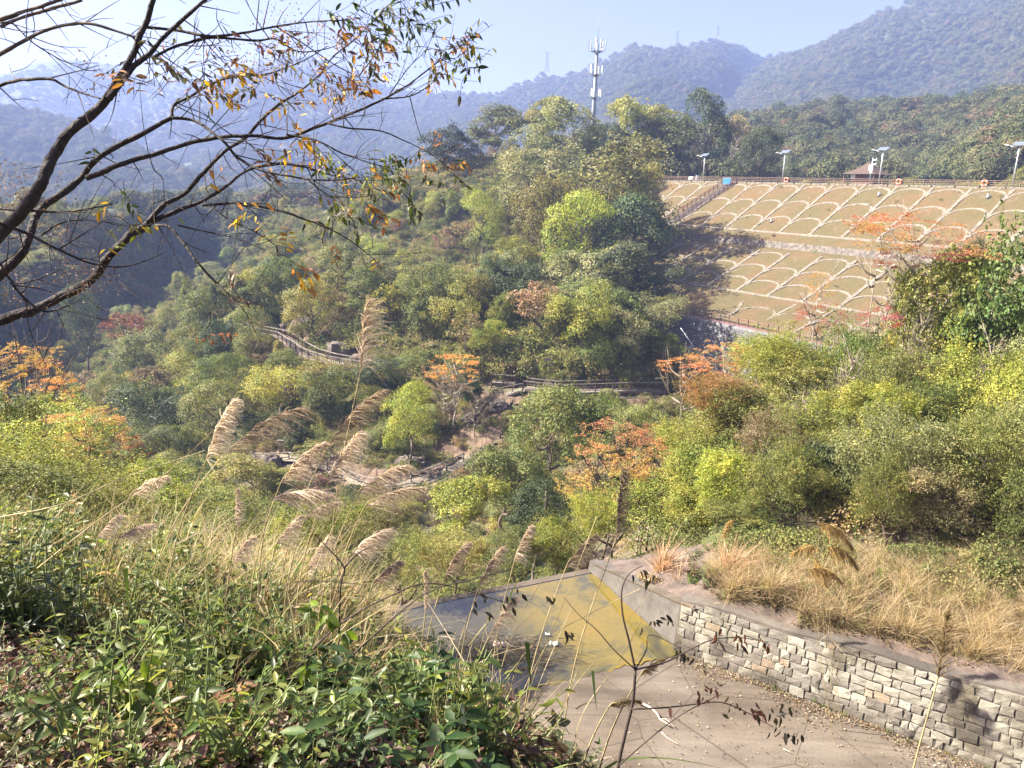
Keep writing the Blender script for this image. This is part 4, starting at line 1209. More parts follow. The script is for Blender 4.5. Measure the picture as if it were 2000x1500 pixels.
rock_g(800, 905, (2.0, 1.6, 1.9), 'large dark boulder under the bright vine bush', MAT['rock'], 5)
rock_g(922, 825, (1.3, 1.2, 2.1), 'dark oval boulder on the bare slope right of the orange tree', MAT['rock'], 8)
rock_g(972, 795, (1.5, 1.4, 1.3), 'brown rock outcrop below the boardwalk steps', MAT['rock'], 11)
rock_g(592, 655, (3.2, 2.4, 3.4), 'pale cliff rock beside the bend of the long boardwalk', MAT['rock_pale'], 21)
rock_g(628, 672, (2.4, 2.0, 1.9), 'middle pale cliff rock above the long boardwalk', MAT['rock_pale'], 22)
rock_g(665, 690, (2.8, 2.0, 2.6), 'brown cliff rock above the straight part of the long boardwalk', MAT['rock'], 23)
rock_g(705, 700, (1.6, 1.4, 1.2), 'low pale rock beside the hanging dry grass above the boardwalk', MAT['rock_pale'], 24)
rock_g(572, 635, (2.2, 2.0, 2.0), 'upper pale cliff rock left of the boardwalk bank', MAT['rock_pale'], 25)
# steel pipe in the grass on the right bank
g0, g1 = at(1842, 1152, 21.0), at(1928, 1146, 22.0)
o = MB().tube(np.array([g0, (g0 + g1) / 2 + [0, 0, .03], g1]), [.11, .11, .11], 12).build('steel_pipe', MAT['galv'], None, True); tag(o, 'grey steel pipe half hidden in the dry grass on the right bank', 'pipe')

# ================================================================== TREES: shared crown and trunk meshes
def lobes_crown(seed, nl, nleaf, leaf, flat=.85, spread=.62, lobe=(.28, .46), shell=.72, outward=.9, droop=0.0, aspect=.55, bottom=-.35, stretch=1.0, sprig=14, reach=1.55):
    global rng
    keep = rng; rng = np.random.default_rng(seed)
    C = []
    while len(C) < nl:
        v = rng.uniform(-1, 1, 3)
        if np.linalg.norm(v) < 1 and v[2] > bottom: C.append(unit(v) * (np.linalg.norm(v) ** .45))
    C = np.array(C) * [spread, spread, spread * flat]
    R_ = rng.uniform(*lobe, nl)
    w = R_ ** 2; idx = rng.choice(nl, nleaf, p=w / w.sum())
    D = rdir(nleaf); D[:, 2] = np.where(D[:, 2] < -.3, -D[:, 2] * .6, D[:, 2]); D = unit(D)
    rad = R_[idx] * (shell + (1 - shell) * rng.random(nleaf) ** .5) * (1 + .16 * rng.normal(size=nleaf))
    # sprigs that break the outline
    ns = nleaf // sprig; nq = ns // 20 + 1; sid = rng.integers(0, nq, ns); sd = rdir(nq); sd[:, 2] = np.abs(sd[:, 2]); sl = rng.integers(0, nl, nq)
    idx[:ns] = sl[sid]; D[:ns] = unit(sd[sid] + rng.normal(0, .05, (ns, 3))); rad[:ns] = R_[idx[:ns]] * rng.uniform(.9, reach, ns)
    P = C[idx] + D * rad[:, None] * [1, 1, .85]
    dd = np.linalg.norm(P[:, None] - C[None], axis=2) / R_[None]
    inner = (dd < .62).sum(1) > 0
    kp = ~inner | (rng.random(nleaf) < .25)
    P, D = P[kp], D[kp]
    N = unit(D * outward + rng.normal(0, .55, P.shape) + [0, 0, .25])
    Dl = rdir(len(P)) + [0, 0, -droop]
    P[:, 2] *= stretch
    for fq, am in ((1.9, .13), (3.7, .07)):
        ph = rng.uniform(0, 6.28, (3, 3)); kk_ = rng.normal(0, fq, (3, 3, 3))
        P = P + am * np.stack([sum(np.sin(P @ kk_[a_, b_] + ph[a_, b_]) for b_ in range(3)) / 1.7 for a_ in range(3)], 1)
    V, T = leaf_cards(P, N, leaf * rng.uniform(.7, 1.4, len(P)), leaf * aspect * rng.uniform(.7, 1.3, len(P)), Dl)
    rng = keep
    return V, T
def limbs(seed, h0=.35, n=7, top=1.0, spread=.55, r=.05, wob=.06, sub=2):
    """trunk from z=0 to about z=top with limbs; unit sizes"""
    r2 = np.random.default_rng(seed); b = MB()
    T_ = [np.array([0, 0, -.08])]
    for k in range(1, 7): T_.append(np.array([r2.normal(0, wob), r2.normal(0, wob), top * .9 * k / 6]))
    T_ = spline(np.array(T_), 3); b.tube(T_, np.linspace(r, r * .25, len(T_)), 6)
    for k in range(n):
        z = h0 + (top * .85 - h0) * (k + r2.random()) / n; base = np.array([np.interp(z, T_[:, 2], T_[:, 0]), np.interp(z, T_[:, 2], T_[:, 1]), z])
        a = k * 2.4 + r2.random(); L_ = spread * (1.1 - .6 * (z - h0) / max(.1, top - h0)) * r2.uniform(.7, 1.2)
        e = base + [math.cos(a) * L_, math.sin(a) * L_, L_ * r2.uniform(.35, .8)]
        m = (base + e) / 2 + r2.normal(0, .04, 3) - [0, 0, .04]
        P = spline(np.array([base, m, e]), 4); b.tube(P, np.linspace(r * .45, r * .10, len(P)), 4)
        for q in range(sub):
            t_ = r2.uniform(.4, .9); s0 = P[int(t_ * (len(P) - 1))]
            e2 = s0 + np.array([math.cos(a + r2.normal(0, .9)), math.sin(a + r2.normal(0, .9)), r2.uniform(.2, 1.0)]) * L_ * .5
            b.tube(spline(np.array([s0, (s0 + e2) / 2 + r2.normal(0, .02, 3), e2]), 3), np.linspace(r * .16, r * .05, 7), 3)
    return b.arrays()
CROWN = {}; TRUNK = {}
MAT['leaf_autumn'] = foliage('autumn_leaf', 'OBJECT', .35, .55, .05, .5)
def crown(name, variants):
    CROWN[name] = [mesh_of('crown_' + name, V, T, MAT['leaf_autumn' if name == 'sparse' else 'leaf']) for V, T in variants]
crown('round', [lobes_crown(s, 34, 14000, .056, 1.0, .78, (.14, .36), .78, .9, bottom=-.85, sprig=8, reach=1.9) for s in (1, 2, 3, 4, 5, 6)])
crown('mound', [lobes_crown(s, 20, 13000, .046, .95, .72, (.20, .44), .85, 1.2, .9, bottom=-.8, sprig=10, reach=1.6) for s in (11, 12, 13, 14)])
crown('open', [lobes_crown(s, 30, 3400, .080, .85, .72, (.14, .28), .4, .4) for s in (21, 22, 23)])
crown('column', [lobes_crown(s, 18, 7000, .07, 1.0, .55, (.34, .5), .85, 1.4, .6, bottom=-1, stretch=1.3) for s in (31,)])
crown('shrub', [lobes_crown(s, 40, 20000, .042, .95, .66, (.18, .36), .55, .7, .2, .5, bottom=-.9, sprig=4, reach=2.3) for s in (41, 42, 43)])
crown('broadleaf', [lobes_crown(s, 36, 12000, .052, .95, .66, (.16, .36), .6, .6, .5, .6, bottom=-.8, sprig=5, reach=2.0) for s in (51, 52)])
crown('sparse', [lobes_crown(s, 95, 6500, .044, .95, .90, (.04, .14), .2, .3, .5, .36, bottom=-.5) for s in (61, 62, 63)])
crown('airy', [lobes_crown(s, 60, 22000, .044, 1.0, .72, (.14, .28), .4, .5, .3, .42, bottom=-.9, sprig=3, reach=2.6) for s in (65, 66, 67)])
def trunk(name, variants, mat):
    TRUNK[name] = [mesh_of('trunk_' + name, V, F, mat, True) for V, F in variants]
trunk('plain', [limbs(s, .4, 7, 1.0, .5, .045) for s in (1, 2, 3)], MAT['bark'])
trunk('pale', [limbs(s, .35, 10, 1.1, .6, .036, .05, 3) for s in (4, 5)], MAT['bark_pale'])
trunk('slender', [limbs(s, .68, 9, 1.1, .38, .014, .010, 3) for s in (14, 15)], MAT['bark_pale'])
trunk('bushy', [limbs(s, .12, 12, 1.05, .75, .028, .05, 3) for s in (6, 7)], MAT['bark'])
trunk('bare', [limbs(s, .25, 22, 1.15, .5, .03, .04, 6) for s in (8, 9)], MAT['twig_grey'])

COLS = {
    'dark': (.058, .084, .031), 'green': (.125, .155, .042), 'olive': (.195, .208, .056), 'grey': (.185, .202, .082), 'yellow': (.250, .270, .052), 'lime': (.240, .275, .048),
    'brown': (.200, .160, .075), 'orange': (.42, .26, .095), 'gold': (.47, .32, .10), 'rust': (.28, .12, .055), 'red': (.32, .085, .065), 'tan': (.250, .205, .115), 'mauve': (.190, .130, .085),
}
COLWORD = {'dark': 'dark green', 'green': 'mid green', 'olive': 'olive green', 'grey': 'grey green', 'yellow': 'yellow green', 'lime': 'bright green', 'brown': 'brownish', 'orange': 'orange leaved', 'gold': 'golden orange', 'rust': 'rust red', 'red': 'crimson', 'tan': 'pale brown', 'mauve': 'dull brown'}
tree_seq = [0]
def tree(base, hgt, rad, kind, colr, label, name='tree', cat='tree', group=None, crown_frac=.62, trunk_kind='plain', squash=1.0, jitter=.14):
    """base on the ground; crown of radius rad whose top is at hgt"""
    k = tree_seq[0]; tree_seq[0] += 1
    t = thing(name, base, label, cat, group)
    ch = hgt * crown_frac / 2          # crown half height
    cz = hgt - ch
    if CROWN.get(kind):
        c = link('crown', CROWN[kind][k % len(CROWN[kind])], t)
        c.location = (0, 0, cz); c.scale = (rad * rng.uniform(.85, 1.25), rad * squash * rng.uniform(.85, 1.25), ch * 1.12); c.rotation_euler = (rng.normal(0, .12), rng.normal(0, .12), rng.random() * 6.28)
        f_ = 1 + rng.normal(0, jitter); cc = np.clip(np.array(colr) * f_ * (1 + rng.normal(0, jitter * .35, 3)), .01, .8)
        c.color = (*cc, 1)
    tr = link('trunk', TRUNK[trunk_kind][k % len(TRUNK[trunk_kind])], t)
    s_ = max(rad, hgt * .35); tr.scale = (s_, s_, cz + ch * .35); tr.rotation_euler = (0, 0, rng.random() * 6.28)
    return t
def tree_px(px, py, w, h, Y, kind, col, label, name='tree', cat='tree', trunk_kind='plain', crown_frac=None, group=None):
    """crown centre pixel, crown width and height in pixels, distance"""
    c = at(px, py, Y); sc = np.linalg.norm(c) / FPX * .985
    g = float(H(c[0], c[1])); top = c[2] + h / 2 * sc
    hgt = max(top - g, h * sc * .6)
    if top - g < h * sc * .6: print('sunk', label, round(top - g, 2), round(h * sc, 2))
    return tree((c[0], c[1], g), hgt, w / 2 * sc, kind, COLS[col], label, name, cat, group, crown_frac or min(.97, h * sc / hgt), trunk_kind)

PLACED = []   # (x, y, radius)
MANUAL = [
    # ridge under the mast
    (1062, 232, 78, 74, 240, 'round', 'olive', 'rounded olive tree standing highest left of the telecom mast'),
    (965, 258, 130, 96, 238, 'round', 'green', 'broad green tree on the ridge left of the tallest olive tree'),
    (1105, 292, 150, 150, 216, 'round', 'grey', 'large grey green tree just left of the telecom mast foot'),
    (1030, 372, 140, 130, 196, 'round', 'grey', 'pale grey green tree low in front of the mast woods'),
    (885, 318, 120, 130, 226, 'round', 'dark', 'dark leafy tree at the left end of the mast ridge'),
    (1245, 268, 170, 130, 236, 'round', 'olive', 'wide olive tree right of the telecom mast'),
    (1170, 300, 90, 110, 228, 'round', 'dark', 'dark tree directly behind the telecom mast foot'),
    (1310, 296, 130, 130, 226, 'round', 'green', 'green tree behind the stone gate pillar'),
    (1385, 275, 110, 150, 228, 'round', 'dark', 'tall dark tree behind the leftmost crest lamp'),
    (1482, 306, 66, 86, 214, 'round', 'dark', 'compact dark evergreen right of the bare crest tree'),
    (1436, 262, 100, 90, 232, 'open', 'tan', 'thin pale brown tree above the bare crest tree'),
    # mass above the shaded boardwalk
    (1190, 395, 268, 177, 172, 'round', 'grey', 'great olive grey tree left of the maroon stairs'),
    (1238, 408, 170, 170, 180, 'round', 'olive', 'olive tree touching the maroon stair railing'),
    (1212, 505, 231, 236, 156, 'round', 'dark', 'tall dark tree shading the left side of the dam'),
    (1140, 470, 158, 177, 146, 'mound', 'yellow', 'yellow green vine covered tree left of the tall dark tree'),
    (1060, 440, 134, 153, 152, 'round', 'olive', 'olive tree left of the yellow vine covered tree'),
    (1150, 560, 195, 165, 138, 'round', 'grey', 'grey topped tree above the shaded boardwalk centre'),
    (1218, 605, 231, 224, 133, 'round', 'dark', 'dark tree above the right part of the shaded boardwalk'),
    (1120, 655, 158, 153, 110, 'round', 'green', 'green tree leaning over the shaded boardwalk signpost'),
    (1258, 672, 158, 141, 108, 'mound', 'grey', 'pale crowned tree beside the thin white pipe'),
    (1195, 680, 134, 129, 109, 'round', 'dark', 'dark tree over the middle of the shaded boardwalk'),
    (1015, 635, 146, 165, 116, 'round', 'dark', 'dark green tree above the short boardwalk landing'),
    (940, 430, 90, 100, 168, 'mound', 'lime', 'small bright green vine tree in the upper hillside centre'),
    (812, 640, 100, 105, 122, 'mound', 'yellow', 'glowing yellow green dome tree right of the long boardwalk'),
    (740, 600, 120, 150, 126, 'round', 'grey', 'grey green tree above the boardwalk hanging grass'),
    (650, 590, 110, 110, 134, 'open', 'olive', 'loose olive tree above the pale cliff rocks'),
    (480, 650, 90, 95, 112, 'mound', 'olive', 'dense round bush hiding the left start of the long boardwalk'),
    (395, 605, 75, 70, 135, 'mound', 'dark', 'dark round tree left of the long boardwalk'),
    (515, 560, 90, 70, 150, 'mound', 'yellow', 'low yellow green mound above the left boardwalk end'),
    (163, 632, 55, 115, 150, 'column', 'dark', 'dark ivy column standing on the far left slope'),
    (245, 640, 90, 70, 160, 'open', 'rust', 'reddish brown tree right of the ivy column'),
    # slope between boardwalk and path
    (560, 770, 150, 120, 96, 'mound', 'lime', 'big bright green vine mound left of the hanging grass'),
    (640, 770, 110, 120, 93, 'mound', 'green', 'green vine mound in shade right of the big bright mound'),
    (440, 740, 110, 90, 100, 'mound', 'green', 'green vine mound under the long boardwalk left end'),
    (420, 800, 120, 110, 92, 'mound', 'olive', 'olive vine mound behind the pale plume grass'),
    (300, 800, 150, 110, 98, 'mound', 'dark', 'dark vine covered tree on the lower left slope'),
    (740, 740, 90, 80, 97, 'round', 'dark', 'round dark bush right of the hanging grass'),
    (800, 820, 140, 140, 80, 'mound', 'lime', 'bright vine bush draped over the large dark boulder'),
    (480, 940, 140, 80, 70, 'round', 'olive', 'low olive bush in front of the lower path boulder'),
    (1075, 850, 150, 170, 68, 'round', 'olive', 'tall olive bush below the shaded boardwalk'),
    (1180, 830, 130, 140, 66, 'round', 'green', 'green bush right of the tall olive bush'),
    (1255, 850, 100, 110, 62, 'mound', 'olive', 'yellowish draped bush left of the orange shrubs'),
    (985, 930, 180, 130, 58, 'round', 'green', 'wide green bush at the right end of the lower path'),
    (900, 990, 160, 120, 50, 'round', 'lime', 'light green bush below the lower path fence'),
    (1050, 1010, 150, 120, 44, 'round', 'dark', 'dark bush behind the pool lip'),
    (890, 1075, 150, 90, 32, 'shrub', 'olive', 'small leaved bush just left behind the pool lip'),
    (1000, 1080, 130, 100, 31, 'shrub', 'green', 'small leaved bush just behind the middle of the pool lip'),
    (1090, 1060, 120, 110, 32, 'shrub', 'lime', 'light green bush behind the right end of the pool lip'),
    (780, 1090, 130, 110, 30, 'shrub', 'olive', 'olive leaved bush left behind the pool lip'),
]
for m in MANUAL:
    px, py, w, h, Y, kind, col, lab = m
    tree_px(px, py, w, h, Y, kind, col, lab, name='bush' if 'bush' in lab else 'tree', cat='bush' if 'bush' in lab else 'tree')
    c = at(px, py, Y); PLACED.append((c[0], c[1], w / 2 * np.linalg.norm(c) / FPX * .75))
# bare trees on the crest
for px, pyt, Y, lab in ((1362, 250, 224, 'leafless pale tree behind the leftmost crest lamp'), (1432, 262, 220, 'leafless twiggy tree left of the compact dark evergreen')):
    c = at(px, 348, Y); tp = at(px, pyt, Y)[2]; g = float(H(c[0], c[1]))
    t = thing('bare_tree', (c[0], c[1], g), lab, 'tree', 'bare trees behind the crest')
    tr = link('trunk', TRUNK['bare'][px % 2], t); tr.scale = (5, 5, (tp - g) / 1.1)

# orange tree on the bare slope
t = tree_px(890, 722, 150, 66, 90, 'sparse', 'gold', 'golden orange tree with bare pale trunk on the open slope', 'orange_tree', 'tree', 'pale')
for ch in t.children:
    if ch.name.startswith('crown'): ch.color = (.60, .34, .085, 1)
c = at(890, 722, 90); PLACED.append((c[0], c[1], 4.5))
c2 = tree_px(868, 745, 110, 50, 91, 'sparse', 'tan', 'faded undergrowth tree left under the golden orange tree', 'tree', 'tree', 'bare')

# ---- bare earth banks around the orange tree and the boardwalks
MAT['soil'] = simple('bare_earth', (.115, .078, .052), .95, 0, .5, .9, .9)
BAREP = [('bare_slope', [(845, 800), (880, 768), (940, 762), (1000, 772), (1005, 800), (985, 830), (975, 870), (930, 895), (880, 905), (840, 895), (850, 850)]),
         ('boardwalk_bank', [(520, 634), (560, 612), (600, 600), (650, 622), (700, 650), (760, 680), (790, 700), (770, 722), (690, 706), (620, 690), (570, 655)]),
         ('path_bank', [(640, 880), (700, 905), (780, 925), (870, 905), (900, 880), (905, 900), (850, 930), (770, 948), (690, 940), (630, 915)]),
         ('walkway_bank', [(990, 772), (1080, 778), (1200, 776), (1330, 772), (1340, 792), (1240, 800), (1130, 800), (1060, 806), (1010, 800)])]
def in_poly(x, y, P):
    c = np.zeros(np.shape(x), bool); n = len(P)
    for k in range(n):
        (x0, y0), (x1, y1) = P[k], P[(k + 1) % n]
        c ^= ((y0 > y) != (y1 > y)) & (x < (x1 - x0) * (y - y0) / (y1 - y0 + 1e-9) + x0)
    return c
for nm, poly in BAREP:
    xs = np.arange(min(p[0] for p in poly) - 8, max(p[0] for p in poly) + 9, 4.0); ys = np.arange(min(p[1] for p in poly) - 8, max(p[1] for p in poly) + 9, 4.0)
    XX, YY = np.meshgrid(xs, ys, indexing='ij'); hh_ = hit(XX.ravel(), YY.ravel(), 60); ok = in_poly(XX + 7 * vnoise(XX / 14, YY / 14, 2) * 2, YY + 7 * vnoise(XX / 14, YY / 14, 5) * 2, poly)
    hh_[:, 2] += .12 + .5 * np.abs(vnoise(hh_[:, 0] * .9, hh_[:, 1] * .9, 8))
    ni, nj = XX.shape; a = (np.arange(ni - 1)[:, None] * nj + np.arange(nj - 1)[None]).ravel(); q = np.stack([a, a + 1, a + nj + 1, a + nj], 1)
    okf = ok.ravel(); q = q[okf[q].all(1)]; g3 = hh_[q]; sp_ = np.linalg.norm(g3.max(1) - g3.min(1), axis=1); q = q[(sp_ < 6) & ~np.isnan(sp_)]
    o = link(nm, mesh_of(nm, np.nan_to_num(hh_), q, MAT['soil'])); tag(o, kind='structure')
# ---- trees spread over the opposite hillside
PROT = []  # (px, py, Y) that must stay visible
def protect(pts, Y, k=8):
    P = spline(np.array(pts, float), k)
    for x, y in P: PROT.append((x, y, Y))
protect([(505, 638), (545, 648), (572, 668), (600, 684), (640, 697), (690, 707), (745, 716)], 108)
protect([(580, 615), (610, 645), (660, 665), (700, 680)], 116)
protect([(965, 738), (1022, 745), (1085, 752), (1180, 752), (1290, 750)], 98)
protect([(965, 730), (1090, 735), (1280, 735)], 100)
protect([(480, 890), (520, 888), (560, 888), (610, 898), (660, 915), (700, 930), (740, 938), (790, 936), (840, 924), (880, 910), (910, 895)], 79)
protect([(830, 700), (890, 690), (950, 710), (890, 740), (880, 800), (885, 860)], 90)
protect([(900, 800), (940, 840), (920, 870), (860, 880), (980, 800)], 86)
protect([(1010, 785), (1060, 790), (1090, 785)], 94)
for x in range(1335, 2000, 25):
    for y in range(375, 650, 25):
        PROT.append((x, y, 128))
for y in range(370, 660, 15): PROT.append((1345 - (20 if 400 < y < 430 else 0), y, 118))
for y in range(640, 720, 12): PROT.append((1385, y, 120)); PROT.append((1430, y, 118))
for x in range(850, 1000, 18):
    for y in range(775, 900, 18): PROT.append((x, y, 85))
for x in range(545, 720, 18): PROT.append((x, 628 + (x - 545) * .35, 116))
PROT = np.array(PROT)
DAMX = np.array([crest(i) for i in (-4.5, 16)])
def blocked(c, hgt, rad):
    if c[1] < 1: return True
    # inside the dam footprint?
    rel = np.array(c[:2]) - crest(0); dd = rel @ CREST_N; iu = (rel @ CREST_E) / SPC / SPC
    if -9 < dd < 56 and iu > -4.6 + max(0, dd - 17) * .11: return True
    Y = c[1]
    x0, y0 = pix((c[0], c[1], c[2])); x1, y1 = pix((c[0], c[1], c[2] + hgt))
    wpx = rad * FPX / np.linalg.norm(c) * .95
    m = (PROT[:, 2] > Y) & (np.abs(PROT[:, 0] - (x0 + x1) / 2) < wpx) & (PROT[:, 1] > y1 - 4) & (PROT[:, 1] < y0)
    return bool(m.any())
def region_of(px, py, Y):
    if Y > 205: return 'on the ridge line' if px > 780 else 'on the hazy far left slope'
    if px < 430: return 'on the left slope under the overhanging branches' if py < 680 else 'on the lower left slope'
    if Y > 140: return 'high on the middle hillside' if px < 900 else 'high on the hillside left of the dam'
    if Y > 98: return 'just above the boardwalks'
    if py > 900: return 'in the gully below the footpath'
    return 'between the boardwalk and the footpath'
KINDW = {'round': 'rounded tree', 'mound': 'vine draped tree', 'open': 'loose crowned tree', 'shrub': 'bush'}
LANDMARKS = [(890, 720, 'golden orange tree'), (1165, 200, 'telecom mast'), (1380, 400, 'maroon stair railing'), (575, 675, 'long boardwalk bend'), (660, 685, 'cliff rocks'), (1180, 750, 'shaded boardwalk'), (530, 895, 'lower path boulder'), (163, 632, 'dark ivy column'), (712, 650, 'hanging dry plume'), (812, 640, 'yellow green dome tree'), (1245, 500, 'tall dark tree'), (300, 800, 'dark vine covered tree'), (560, 770, 'big bright vine mound'), (800, 830, 'boulder vine bush'), (60, 760, 'left orange tree'), (290, 437, 'low branch fork'), (940, 430, 'small bright vine tree'), (720, 340, 'hanging branch tips'), (420, 800, 'broad pale plume'), (840, 930, 'climbing log fence'), (1000, 1080, 'pool lip'), (1190, 395, 'great olive grey tree'), (395, 605, 'dark round tree'), (1060, 232, 'tallest olive tree')]
def place_words(px, py):
    d = [math.hypot(px - x, py - y) for x, y, _ in LANDMARKS]; k = int(np.argmin(d)); x, y, w = LANDMARKS[k]
    a = (math.degrees(math.atan2(-(py - y), px - x)) + 360) % 360
    dr = ['right of', 'up right of', 'above', 'up left of', 'left of', 'down left of', 'below', 'down right of'][int((a + 22.5) // 45) % 8]
    return ('close ' if d[k] < 55 else 'well ' if d[k] > 110 else '') + dr + ' the ' + w
cand = np.stack([rng.uniform(-330, 1335, 9000), rng.uniform(262, 1020, 9000)], 1)
hits = hit(cand[:, 0], cand[:, 1], 27)
n_auto = 0
for (px, py), c in zip(cand, hits):
    if np.isnan(c[0]) or c[1] < 55 or c[1] > 330: continue
    if n_auto >= 300: break
    big = c[1] > 99
    hgt = rng.uniform(5.5, 10.0) if big else rng.uniform(2.6, 4.6)
    if c[1] > 190: hgt = rng.uniform(4.5, 7.5)
    rad = hgt * rng.uniform(.36, .60) if big else hgt * rng.uniform(.5, .7)
    if any((c[0] - x) ** 2 + (c[1] - y) ** 2 < (.44 * (rad + r_)) ** 2 for x, y, r_ in PLACED): continue
    if blocked(c, hgt, rad):
        hgt *= .45; rad *= .6
        if blocked(c, hgt, rad): continue
    reg = region_of(px, py, c[1])
    v = rng.random()
    if c[1] > 205: kind, col = ('round', ['green', 'olive', 'green', 'grey', 'olive'][int(v * 5)]) if v < .9 else ('open', 'brown')
    elif v < .30: kind, col = 'round', ['olive', 'grey', 'green'][int(v * 10)]
    elif v < .52: kind, col = 'mound', ['yellow', 'lime', 'olive', 'yellow'][int((v - .30) / .22 * 4)]
    elif v < .66: kind, col = 'mound', ['dark', 'green'][int((v - .52) / .14 * 2)]
    elif v < .80: kind, col = 'open', ['olive', 'yellow', 'brown', 'tan'][int((v - .66) / .14 * 4)]
    elif v < .93: kind, col = 'round', ['dark', 'green'][int((v - .80) / .13 * 2)]
    else: kind, col = 'open', ['mauve', 'tan', 'brown', 'mauve', 'brown'][int((v - .93) / .0701 * 5)]
    if px < 430 and c[1] > 120 and col in ('yellow', 'lime'): col = 'olive'
    sx_, sy_ = pix((c[0], c[1], c[2] + hgt * .55)); lab = ('small ' if hgt < 4.2 else 'large ' if hgt > 8 else '') + f'{COLWORD[col]} {KINDW[kind]} {place_words(sx_, sy_)}'
    tree(c, hgt, rad, kind, COLS[col], lab, 'tree' if big else 'bush', 'tree' if big else 'bush', f'trees and bushes {reg}', crown_frac=.98 if kind != 'open' else .85, squash=rng.uniform(.85, 1.15))
    PLACED.append((c[0], c[1], rad)); n_auto += 1
print('auto trees', n_auto)

